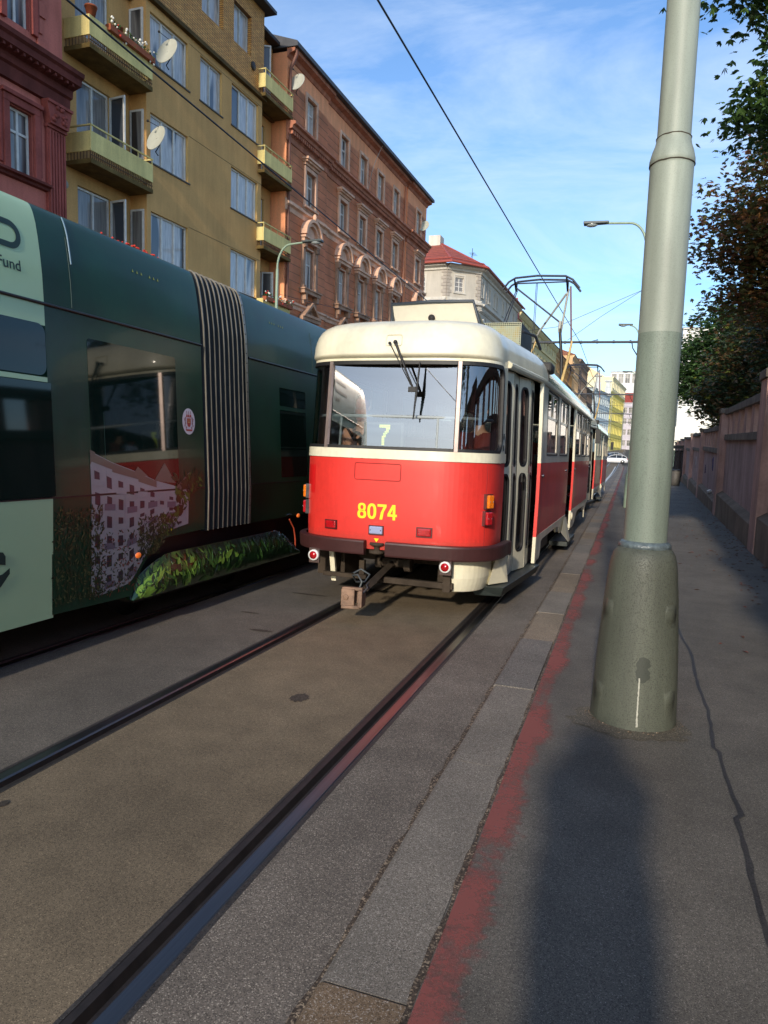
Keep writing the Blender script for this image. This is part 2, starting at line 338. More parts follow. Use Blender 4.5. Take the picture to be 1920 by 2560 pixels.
# ragged grit joint between kerb and pavement, and along the road edge
def ragged(name, xc, w, y0, y1, dz, m, amp=0.008, step=0.05, xf=None, kind='structure'):
    b = MB(); L = []; y = y0
    while y <= y1:
        xx = xc if xf is None else xf(y)
        a = noise.noise(Vector((y*7, xc*3, 1)))*amp; c = noise.noise(Vector((y*9, xc*3, 9)))*amp
        L.append(((xx-w/2+a, y, gz(y)+dz), (xx+w/2+c, y, gz(y)+dz))); y += step*(1+max(0, y)*0.15)
    vs = [p for q in L for p in q]; b.add(vs, [(2*i, 2*i+1, 2*i+3, 2*i+2) for i in range(len(L)-1)])
    return b.build(name, m, kind=kind)
sheet('pavement', -0.513, 14, 0.050, M_walk, ys=[v for v in YS if v <= 112]+[114])
ragged('pavement_joint', -0.505, 0.018, -3, 60, 0.0535, M_dirt, 0.014, 0.03)
ragged('road_edge_grit', -0.815, 0.045, -3, 60, 0.004, M_dirt, 0.02, 0.03)
# worn red paint line along the kerb
mr_ = bpy.data.materials.new('worn_red_paint'); mr_.use_nodes = True; t = mr_.node_tree; p = t.nodes['Principled BSDF']; p.inputs['Base Color'].default_value = (*C(158, 86, 78), 1); p.inputs['Roughness'].default_value = 0.8
tcn = t.nodes.new('ShaderNodeTexCoord'); trn = t.nodes.new('ShaderNodeBsdfTransparent'); mxn = t.nodes.new('ShaderNodeMixShader')
n1 = t.nodes.new('ShaderNodeTexNoise'); n1.inputs['Scale'].default_value = 1.6; n1.inputs['Detail'].default_value = 3
n2 = t.nodes.new('ShaderNodeTexNoise'); n2.inputs['Scale'].default_value = 26; n2.inputs['Detail'].default_value = 8; n2.inputs['Roughness'].default_value = 0.75
sp_ = t.nodes.new('ShaderNodeSeparateXYZ'); ed = t.nodes.new('ShaderNodeMapRange'); ed.inputs[1].default_value = -0.42; ed.inputs[2].default_value = -0.28; ed.inputs[3].default_value = 0.0; ed.inputs[4].default_value = 0.50
t.links.new(tcn.outputs['Object'], n1.inputs[0]); t.links.new(tcn.outputs['Object'], n2.inputs[0]); t.links.new(tcn.outputs['Object'], sp_.inputs[0]); t.links.new(sp_.outputs['X'], ed.inputs[0])
a1 = t.nodes.new('ShaderNodeMath'); a1.operation = 'ADD'; t.links.new(n1.outputs['Fac'], a1.inputs[0]); t.links.new(n2.outputs['Fac'], a1.inputs[1])
a2 = t.nodes.new('ShaderNodeMath'); a2.operation = 'SUBTRACT'; t.links.new(a1.outputs[0], a2.inputs[0]); t.links.new(ed.outputs[0], a2.inputs[1])
rg = t.nodes.new('ShaderNodeMapRange'); rg.inputs[1].default_value = 0.76; rg.inputs[2].default_value = 1.02; rg.inputs[3].default_value = 0.0; rg.inputs[4].default_value = 0.68
t.links.new(a2.outputs[0], rg.inputs[0]); t.links.new(rg.outputs[0], mxn.inputs[0]); t.links.new(trn.outputs[0], mxn.inputs[1]); t.links.new(p.outputs[0], mxn.inputs[2]); t.links.new(mxn.outputs[0], t.nodes['Material Output'].inputs[0])
sheet('red_kerb_line', -0.494, -0.27, 0.054, mr_, ys=[v for v in YS if v <= 112])
# tar-filled seam in the pavement, stains, road marking
def seamx(y): return 0.595+0.02*math.sin(y*1.3)+0.012*math.sin(y*4.1)+(0.03 if 3.6 < y < 4.4 else 0)
ragged('tar_seam', 0.6, 0.022, -2, 40, 0.054, M_bit, 0.010, 0.03, seamx)
def stain(x, y, rx, ry, dz, m, seed=0, name='road_stain'):
    b = MB(); n = 36
    b.add([(x, y, gz(y)+dz)]+[(x+rx*math.cos(2*math.pi*i/n)*(1+.35*noise.noise(Vector((i*.6, seed, 0)))), y+ry*math.sin(2*math.pi*i/n)*(1+.35*noise.noise(Vector((i*.6, seed, 5)))), gz(y)+dz) for i in range(n)], [(0, i+1, (i+1) % n+1) for i in range(n)])
    b.build(name, m, kind='structure')
M_st = asphalt('oil_stain', C(66, 58, 50), speck=C(110, 100, 88), dens=0.04, blotch=0.3, sc=280)
for x, y, rx, ry, s in ((-1.99, 4.29, .06, .08, 1), (-3.06, 5.73, .12, .035, 2), (-3.35, 7.4, .22, .03, 3), (-2.62, 2.45, .025, .035, 4), (-3.5, 6.3, .10, .02, 7)): stain(x, y, rx, ry, 0.004, M_st, s)
for x, y, rx, ry, s in ((0.12, 4.62, .36, .26, 8),): stain(x, y, rx, ry, 0.0545, asphalt('dirt_at_pole', C(92, 86, 74), speck=C(160, 146, 126), dens=0.08, blotch=0.3, sc=240), s, 'pavement_stain')
b = MB(); ys_ = [44+i*4 for i in range(18)]; b.grid(lambda u, v: (-1.42-0.004*(v-60)+u, v, gz(v)+0.006), [-0.07, 0.07], ys_); b.build('road_marking', mat('road_paint', (0.62, 0.62, 0.60), 0.7, ns=8, na=0.3), kind='structure')
# left side of the street
sheet('pavement', -9.6, -16.5, 0.10, M_walk)
b = MB(); b.box(-9.75, -9.55, -40, 260, -0.1, 0.115); b.build('kerb', M_kerb[0], kind='structure')

# ================================================================ FACADE FRAME (street rises slightly against the horizon)
FA = Vector((0.01382167, 0.99961421, 0.02409125)); FG = Vector((0, -0.02409355, 0.99970971)); FN = Vector((-0.99990448, 0.01381766, 0.00033301))
def frame(s0, d0=0.0, h0=0.0):
    P = Vector((0, 0, 1.7))+FA*s0+FG*(h0-1.7)+FN*(15.2+d0)
    return Matrix(((FA.x, FN.x, FG.x, P.x), (FA.y, FN.y, FG.y, P.y), (FA.z, FN.z, FG.z, P.z), (0, 0, 0, 1)))

def wall(b, x0, x1, z0, z1, y, holes=(), mi=0, depth=0.18, rmi=None):
    """facade sheet at local y with real openings; reveals run back by depth"""
    rmi = mi if rmi is None else rmi
    hs = [h for h in holes if h[0] < x1 and h[1] > x0]
    xs = sorted({x0, x1, *[min(max(h[0], x0), x1) for h in hs], *[min(max(h[1], x0), x1) for h in hs]}); zs = sorted({z0, z1, *[h[2] for h in hs], *[h[3] for h in hs]})
    for i in range(len(xs)-1):
        for j in range(len(zs)-1):
            cx, cz = (xs[i]+xs[i+1])/2, (zs[j]+zs[j+1])/2
            if any(h[0] < cx < h[1] and h[2] < cz < h[3] for h in hs): continue
            b.quad((xs[i], y, zs[j]), (xs[i+1], y, zs[j]), (xs[i+1], y, zs[j+1]), (xs[i], y, zs[j+1]), mi)
    for h in hs:
        a0, a1, c0, c1 = h[:4]; e = y+depth
        b.quad((a0, y, c0), (a0, e, c0), (a0, e, c1), (a0, y, c1), rmi); b.quad((a1, y, c0), (a1, y, c1), (a1, e, c1), (a1, e, c0), rmi)
        b.quad((a0, y, c1), (a0, e, c1), (a1, e, c1), (a1, y, c1), rmi); b.quad((a0, y, c0), (a1, y, c0), (a1, e, c0), (a0, e, c0), rmi)

WC = {}
M_wf = mat('window_frame_white', C(215, 212, 205), 0.5, ns=6, na=0.15); M_wfg = mat('window_frame_grey', C(190, 188, 182), 0.6, ns=6, na=0.2)
M_cur = curtainmat('net_curtain_pane', (0.62, 0.57, 0.53)); M_dk = curtainmat('dim_window_pane', (0.30, 0.28, 0.26), (0.03, 0.03, 0.035), 0.30, 20)
def win_mesh(w, h, cols, tr, fm, pm, grid=False):
    k = (round(w, 2), round(h, 2), cols, tr, fm.name, pm.name, grid)
    if k in WC: return WC[k]
    f = 0.06; b = MB(); b.box(0, w, 0, .05, 0, f); b.box(0, w, 0, .05, h-f, h); b.box(0, f, 0, .05, f, h-f); b.box(w-f, w, 0, .05, f, h-f)
    for i in range(1, cols):
        x = w*i/cols; b.box(x-.035, x+.035, -.004, .046, f, h-f)
    for t in (tr if isinstance(tr, tuple) else (tr,)):
        if t: b.box(f, w-f, -.002, .048, h*t-.03, h*t+.03)
    fr = b.mesh('window', fm); g = MB(); g.quad((f*.5, .035, f*.5), (w-f*.5, .035, f*.5), (w-f*.5, .035, h-f*.5), (f*.5, .035, h-f*.5))
    WC[k] = (fr, g.mesh('pane', pm)); return WC[k]
def window(root, x, z, w, h, y, cols=2, tr=None, fm=None, pm=None, rz=0, label=None):
    fr, pn = win_mesh(w, h, cols, tr, fm or M_wf, pm or M_cur); o = inst('window', fr, root, (x, y, z), (0, 0, rz), label=label)
    inst('pane', pn, o); return o
def ring_xz(b, outer, inner, y0, y1, mi=0):
    n = len(outer); vs = [(p[0], y0, p[1]) for p in outer]+[(p[0], y0, p[1]) for p in inner]+[(p[0], y1, p[1]) for p in outer]+[(p[0], y1, p[1]) for p in inner]
    fs = []
    for i in range(n-1): fs += [(i, i+1, n+i+1, n+i), (2*n+i, 3*n+i, 3*n+i+1, 2*n+i+1), (i, 2*n+i, 2*n+i+1, i+1), (n+i, n+i+1, 3*n+i+1, 3*n+i)]
    fs += [(0, n, 3*n, 2*n), (n-1, 3*n-1, 4*n-1, 2*n-1)]
    b.add(vs, fs, mi)
def satdish(root_M, s, h, d, rad=0.40, yaw=0, label=''):
    """dish on a bent arm; faces back down the street"""
    M = root_M @ Matrix.Translation((s, d, h)); e = empty('satellite_dish', M, label=label, cat='satellite dish', group='satellite dishes on the facades')
    b = MB(); prof = [(rad*k/8, -0.10*rad*(1-(k/8)**2)) for k in range(9)]
    b.lathe(prof, n=28); b.lathe([(rad, 0), (rad+.008, -.01), (rad, -.02)]+[(rad*k/8, -0.10*rad*(1-(k/8)**2)-.015) for k in range(7, -1, -1)], n=28)
    o = b.build('dish', mat('dish_paint', C(176, 178, 166), 0.5, ns=5, na=0.08), e)
    rot = Matrix.Rotation(R(yaw), 4, 'Z') @ Matrix.Rotation(R(90), 4, 'Y') @ Matrix.Rotation(R(180), 4, 'Y'); rot = Matrix.Rotation(R(yaw), 4, 'Z') @ Matrix.Rotation(R(-72), 4, 'Y')
    o.matrix_local = rot
    b = MB(); q = [rot @ Vector(v) for v in ((0.0, 0, -.10*rad), (-.28*rad, 0, -.5*rad))]
    b.tube([(0.28, .12, -.42), (0.1, .08, -.38), q[1], q[0]], .018, 6); f = rot @ Vector((rad*.7, 0, rad*1.0)); a = rot @ Vector((rad*.95, 0, 0)); b.tube([a, f], .01, 5)
    b.ball(f, .04); b.build('arm', M_dark, e); return e

# ================================================================ YELLOW APARTMENT HOUSE
def yellow_house():
    S0 = 22.5; root = empty('apartment_house', frame(S0), label='ochre plaster apartment house with cream balconies and a tiled top storey', cat='apartment house')
    X = lambda s: s-S0
    MP = plaster('ochre_plaster', C(204, 158, 100), 0.86, 0.5, 0.28); MPd = plaster('ochre_reveal', C(214, 174, 112), 0.9)
    MT = brickmat('ochre_tiles', C(222, 164, 88), C(200, 140, 72), C(126, 88, 50), 0.30, 0.075, 0.012, 0.7, 0.5)
    zb = -2.0
    rows = [(12.98, 14.45), (9.98, 11.48), (6.98, 8.48), (3.98, 5.48), (0.98, 2.48)]
    H = []; W = []
    for i, (za, zc) in enumerate(rows):
        H.append((X(19.85), X(21.85), za, zc)); H.append((X(24.6), X(26.58), za, zc))
        if i == 0: H.append((X(22.57), X(23.93), za, zc))
    b = MB(); wall(b, X(19.65), X(26.88), zb, 14.72, 0, H, 0, 0.16, 1)
    # bay returns and recessed side parts
    b.quad((X(19.65), 0, zb), (X(19.65), 0, 14.72), (X(19.65), .62, 14.72), (X(19.65), .62, zb)); b.quad((X(26.88), 0, zb), (X(26.88), .62, zb), (X(26.88), .62, 14.72), (X(26.88), 0, 14.72))
    HL = [(X(17.35), X(18.75), za-.25, zc+.05) for za, zc in rows]; HR = [(X(27.15), X(28.2), za-.6, zc-.1) for za, zc in rows]
    wall(b, X(16.2), X(19.65), zb, 14.72, .62, HL, 0, .14, 1); wall(b, X(26.88), X(28.78), zb, 14.72, .62, HR, 0, .14, 1)
    b.box(X(16.2), X(28.78), .80, 13, zb, 18.0, 0)
    b.build('wall', [MP, MPd], root)
    # tiled top storey
    HT = [(X(22.62), X(23.97), 15.93, 17.36), (X(24.69), X(25.95), 15.97, 17.40)]
    HTL = [(X(17.3), X(18.8), 15.2, 17.36)]; HTR = [(X(27.15), X(28.1), 15.3, 17.35)]
    b = MB(); wall(b, X(19.65), X(26.95), 14.86, 18.1, -.02, HT, 0, .22); wall(b, X(16.2), X(19.65), 14.86, 18.1, .6, HTL, 0, .15); wall(b, X(26.95), X(28.78), 14.86, 17.75, .6, HTR, 0, .15)
    b.quad((X(26.95), -.02, 14.86), (X(26.95), .6, 14.86), (X(26.95), .6, 18.1), (X(26.95), -.02, 18.1)); b.quad((X(19.65), -.02, 14.86), (X(19.65), -.02, 18.1), (X(19.65), .6, 18.1), (X(19.65), .6, 14.86))
    b.build('tiled_storey', MT, root)
    MC = plaster('sooty_cornice', C(96, 76, 44), 0.6, 1.5)
    b = MB(); b.box(X(19.6), X(27.0), -.16, .3, 14.72, 14.86); b.box(X(16.2), X(19.6), .46, .9, 14.72, 14.86); b.box(X(27.0), X(28.78), .46, .9, 14.72, 14.86); b.build('cornice', MC, root, bevel=.01)
    b = MB(); b.box(X(16.2), X(27.25), -.42, 13, 18.1, 18.22); b.box(X(27.25), X(28.9), .2, 13, 17.75, 17.87); b.prism([(-.42, 18.22), (6, 19.8), (13, 18.22)], 0, X(16.2), X(27.25)); b.build('roof', mat('dark_roof_edge', C(46, 46, 50), 0.6, ns=3, na=.2), root)
    b = MB()
    for a0, a1, za in [(19.6, 21.95, r[0]) for r in rows]+[(24.55, 26.62, r[0]) for r in rows]+[(22.5, 24.0, 12.98)]: b = MB(); b.box(X(a0), X(a1), -.035, .0, za-.05, za-.005); b.build('window_sill', mat('sill_metal', C(70, 60, 48), .6), root)
    b = MB()
    for z in (14.62-.13, 11.52, 8.52, 5.52): b.box(X(21.9), X(26.85), -.006, .0, z, z+.014)
    b.build('plaster_seam', mat('seam', C(96, 78, 46), .9), root)
    for i, (za, zc) in enumerate(rows[:4]):
        # corner window wraps round the bay edge: narrow light, post, wide lights
        window(root, X(19.87), za, 1.97, zc-za, .09, 3, None, M_wf, M_cur)
        window(root, X(24.62), za, 1.95, zc-za, .09, 3, None, M_wf, M_cur)
        if i == 0: window(root, X(22.59), za, 1.33, zc-za, .09, 2, None, M_wfg, M_cur)
        window(root, X(17.37), za-.24, 1.36, zc-za+.28, .70, 2, None, M_wf, M_dk)
        window(root, X(27.17), za-.59, 1.01, zc-za+.48, .70, 2, None, M_wf, M_dk)
        # small window in the return of the bay (left) facing down the street
        window(root, X(19.645), za, .5, zc-za, .09, 1, None, M_wf, M_dk, rz=R(90))
        if i in (1, 2):   # casement standing open
            window(root, X(18.72), za-.2, .62, zc-za+.2, .64, 1, None, M_wf, M_dk, rz=R(-96))
        if i == 2: window(root, X(28.1), za-.5, .5, zc-za+.4, .62, 1, None, M_wf, M_dk, rz=R(-70))
    for h in HT: window(root, h[0]+.02, h[2], h[1]-h[0]-.04, h[3]-h[2], .14, 2, None, M_wfg, M_cur)
    window(root, X(17.3), 15.2, 1.5, 2.16, .68, 2, None, M_wf, M_dk); window(root, X(27.15), 15.3, .95, 2.05, .68, 1, None, M_wf, M_dk); window(root, X(27.55), 15.3, .5, 2.0, .56, 1, None, M_wf, M_cur, rz=R(-60))
    # balconies
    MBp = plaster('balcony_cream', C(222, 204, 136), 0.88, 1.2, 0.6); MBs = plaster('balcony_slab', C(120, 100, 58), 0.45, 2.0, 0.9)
    def balcony(s0, s1, zt, front, rail, left=True):
        bt = empty('balcony', None); bt.parent = root; bt.location = (X(s0), front, zt-1.04 if rail else zt-.86); L = s1-s0; D = .62-front
        zp = .86
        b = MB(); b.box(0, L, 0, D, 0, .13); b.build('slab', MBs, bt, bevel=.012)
        b = MB(); b.box(0, L, 0, .05, .33, zp); b.box(0, .05, .05, D, .33, zp); b.box(L-.05, L, .05, D, .33, zp); b.build('parapet', MBp, bt, bevel=.01)
        b = MB()
        n = int(L/.075)
        for i in range(n): b.box(.02+L*i/n, .035+L*i/n, .02, .04, .13, .33)
        for i in range(8): b.box(.02, .04, .05+D*i/8, .065+D*i/8, .13, .33)
        b.box(0, L, .015, .045, .22, .24)
        if rail:
            b2 = MB(); b2.box(0, L, -.01, .03, 1.00, 1.04); b2.box(0, .04, .03, D, 1.00, 1.04); b2.box(L-.04, L, .03, D, 1.0, 1.04)
            for k in range(5): x = .02+(L-.06)*k/4; b2.box(x, x+.025, .005, .03, zp, 1.0)
            b2.build('handrail', MBp, bt)
        b.build('railing', mat('rusty_railing', C(104, 76, 46), .8, ns=12, na=.5), bt)
        for k in range(3 if L > 2 else 1): pass
        return bt
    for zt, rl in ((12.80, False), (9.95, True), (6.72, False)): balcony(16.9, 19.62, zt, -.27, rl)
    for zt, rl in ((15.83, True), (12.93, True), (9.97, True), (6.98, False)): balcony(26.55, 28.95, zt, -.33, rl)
    b = MB(); b.lathe([(0, 0), (.16, 0), (.16, .04), (.1, .05)], (X(26.08), -.07, 15.7), 16, axis='Y'); b.build('vent', M_dark, root)
    b = MB(); b.lathe([(0, 0), (.12, 0), (.12, .1), (0, .1)], (X(16.75), .5, 8.35), 12, axis='Y'); b.build('wall_lamp', mat('lamp_white', C(170, 165, 150), .5), root)
    # flowers and planters (things of their own)
    MG = mat('plant_green', C(58, 84, 34), .8, ns=20, na=.5); MRd = mat('flower_red', C(196, 52, 38), .7); MWh = mat('flower_white', C(225, 222, 210), .7); MTc = mat('terracotta', C(150, 78, 46), .8, ns=6, na=.2)
    def flowerbox(s, d, h, L, reds, whites, label, box=True, nleaf=260):
        e = empty('flower_box', frame(s, d, h), label=label, cat='flower box', group='flower boxes on the balconies')
        if box: b = MB(); b.box(0, L, -.09, .09, -.14, .03); b.build('planter', MTc, e, bevel=.01)
        bl = MB(); bf = MB()
        for i in range(nleaf):
            c = Vector((random.uniform(0, L), random.gauss(0, .07), random.uniform(.02, .20) if random.random() < .7 else random.uniform(-.2, .05)))
            q = Quaternion((random.random()-.5, random.random()-.5, random.random()-.5, random.random()-.5)).normalized(); sz = random.uniform(.025, .05)
            pts = [c+q @ Vector(v)*sz for v in ((-1, 0, 0), (0, -.6, .1), (1, 0, 0), (0, .6, .1))]; bl.quad(*pts)
        for i in range(reds+whites):
            c = (random.uniform(0, L), random.gauss(-.05, .06), random.uniform(.05, .26) if random.random() < .7 else random.uniform(-.18, .1))
            bf.ball(c, random.uniform(.025, .045), 0 if i < reds else 1, 6, 4)
        bl.build('foliage', MG, e); bf.build('blossom', [MRd, MWh], e)
    flowerbox(17.0, -.30, 6.80, 2.6, 150, 0, 'long flower box of bright red geraniums just above the green tram roof', nleaf=420)
    flowerbox(26.6, -.36, 7.04, 2.4, 14, 22, 'flower box with red and white blossom on the lowest balcony beside the street lamp')
    flowerbox(17.6, -.30, 12.86, 2.0, 4, 26, 'straggling white flowers along the rail of the topmost left balcony', nleaf=160)
    for s, d, h, lb in ((17.05, -.2, 12.92, 'terracotta flower pot on the corner of the top left balcony'), (19.05, .56, 13.5, 'small terracotta pot hung on the ochre wall above the top left balcony')):
        e = empty('flower_pot', frame(s, d, h), label=lb, cat='flower pot'); b = MB(); b.lathe([(0, -.12), (.11, -.12), (.16, .1), (.17, .1), (.17, .14), (.14, .14), (.13, .05), (0, .05)], n=16); b.build('pot', MTc, e)
    satdish(frame(0), 20.1, 13.35, -.42, .42, -8, 'large grey-white satellite dish on the topmost left balcony of the ochre house')
    satdish(frame(0), 19.55, 10.55, -.42, .40, -14, 'satellite dish with black receiver arm on the middle left balcony of the ochre house')
    satdish(frame(0), 29.15, 16.45, -.38, .38, -8, 'satellite dish at the right end of the topmost right balcony of the ochre house')
yellow_house()

# ================================================================ RED HOUSE (far left)
def red_house():
    S0 = 6.0; root = empty('town_house', frame(S0), label='dark red stucco house with heavy cornice and fluted corner pilaster', cat='town house')
    X = lambda s: s-S0; MP = plaster('red_stucco', C(196, 116, 102), 0.85, 0.6, .6); MD = plaster('red_trim', C(160, 86, 78), .75, 1.2, .8); MDk = plaster('red_trim_sooty', C(116, 62, 56), .6, 1.2, .8)
    cols = [14.35-2.55*i for i in range(8)]; H = []
    for c in cols:
        for z0, z1 in ((7.90, 9.45), (11.45, 13.6), (4.2, 6.0), (15.2, 16.9), (.6, 2.4)): H.append((X(c), X(c+.74) if c > 14 else X(c+.9), z0, z1))
    b = MB(); wall(b, X(-8), X(16.18), -2, 18, 0, H, 0, .2, 1); b.quad((X(16.18), 0, -2), (X(16.18), .8, -2), (X(16.18), .8, 18), (X(16.18), 0, 18)); b.box(X(-8), X(16.18), .5, 12, -2, 18, 0); b.build('wall', [MP, MD], root)
    for h in H:
        if h[3] > 3: window(root, h[0]+.01, h[2], h[1]-h[0]-.02, h[3]-h[2], .1, 2, .64, M_wf, M_dk)
    # surrounds with ears, sill, big cornice, pilaster
    for c in cols:
        for z0, z1 in ((7.90, 9.45), (11.45, 13.6)):
            b = MB(); w = .74 if c > 14 else .9; x0, x1 = X(c), X(c+w)
            b.box(x0-.2, x0-.02, -.10, 0, z0-.05, z1+.02); b.box(x1+.02, x1+.2, -.10, 0, z0-.05, z1+.02); b.box(x0-.2, x1+.2, -.10, 0, z1+.022, z1+.2); b.box(x0-.14, x1+.14, -.14, -.102, z0+.1, z1-.1) if False else None
            b.box(x0-.28, x0-.204, -.06, 0, z0+.1, z1+.28); b.box(x1+.204, x1+.28, -.06, 0, z0+.1, z1+.28); b.box(x0-.26, x1+.26, -.16, 0, z1+.2, z1+.3); b.build('window_surround', MD, root, bevel=.012)
    b = MB(); prof = [(0, 7.70), (-.10, 7.72), (-.12, 7.78), (-.22, 7.80), (-.22, 7.86), (0, 7.88)]; b.prism(prof, 0, X(-8), X(15.55)); b.build('window_sill', MDk, root)
    b = MB(); prof = [(0, 9.98), (-.10, 10.0), (-.12, 10.3), (-.2, 10.34), (-.22, 10.52), (-.50, 10.60), (-.52, 10.75), (-.60, 10.80), (-.62, 10.90), (-.3, 10.98), (0, 11.02)]; b.prism(prof, 0, X(-8), X(16.32))
    for i in range(120): s = 16.1-i*.2; b.box(X(s-.06), X(s), -.46, -.2, 10.52, 10.595)
    b.build('cornice', MDk, root)
    b = MB(); x0, x1 = X(15.52), X(16.14); b.box(x0, x1, -.09, 0, 4, 9.35)
    for i in range(6): xx = x0+.04+i*.1; b.box(xx, xx+.055, -.125, -.09, 4.2, 9.3)
    b.build('pilaster', MD, root)
    b = MB(); b.box(x0-.03, x1+.03, -.14, 0, 9.35, 9.43); b.prism([(x0, 9.43), (x1, 9.43), (x1+.12, 9.92), (x0-.12, 9.92)], 1, -.22, 0) ; b.box(x0-.12, x1+.12, -.27, 0, 9.92, 9.99)
    for i in range(14): b.ball((x0+.02+random.random()*.6, -.22, 9.5+random.random()*.38), .06, 0, 8, 6)
    b.build('capital', MD, root)
    b = MB()
    for k in range(6): b.box(X(15.3), X(15.3)+.3-.12*(k % 2), -.05, 0, 11.15+k*.42, 11.5+k*.42)
    b.build('quoin', MP, root, bevel=.01)
    b = MB(); b.box(X(-8), X(16.2), -.8, 12, 18, 18.3); b.build('roof', M_dark, root)
red_house()

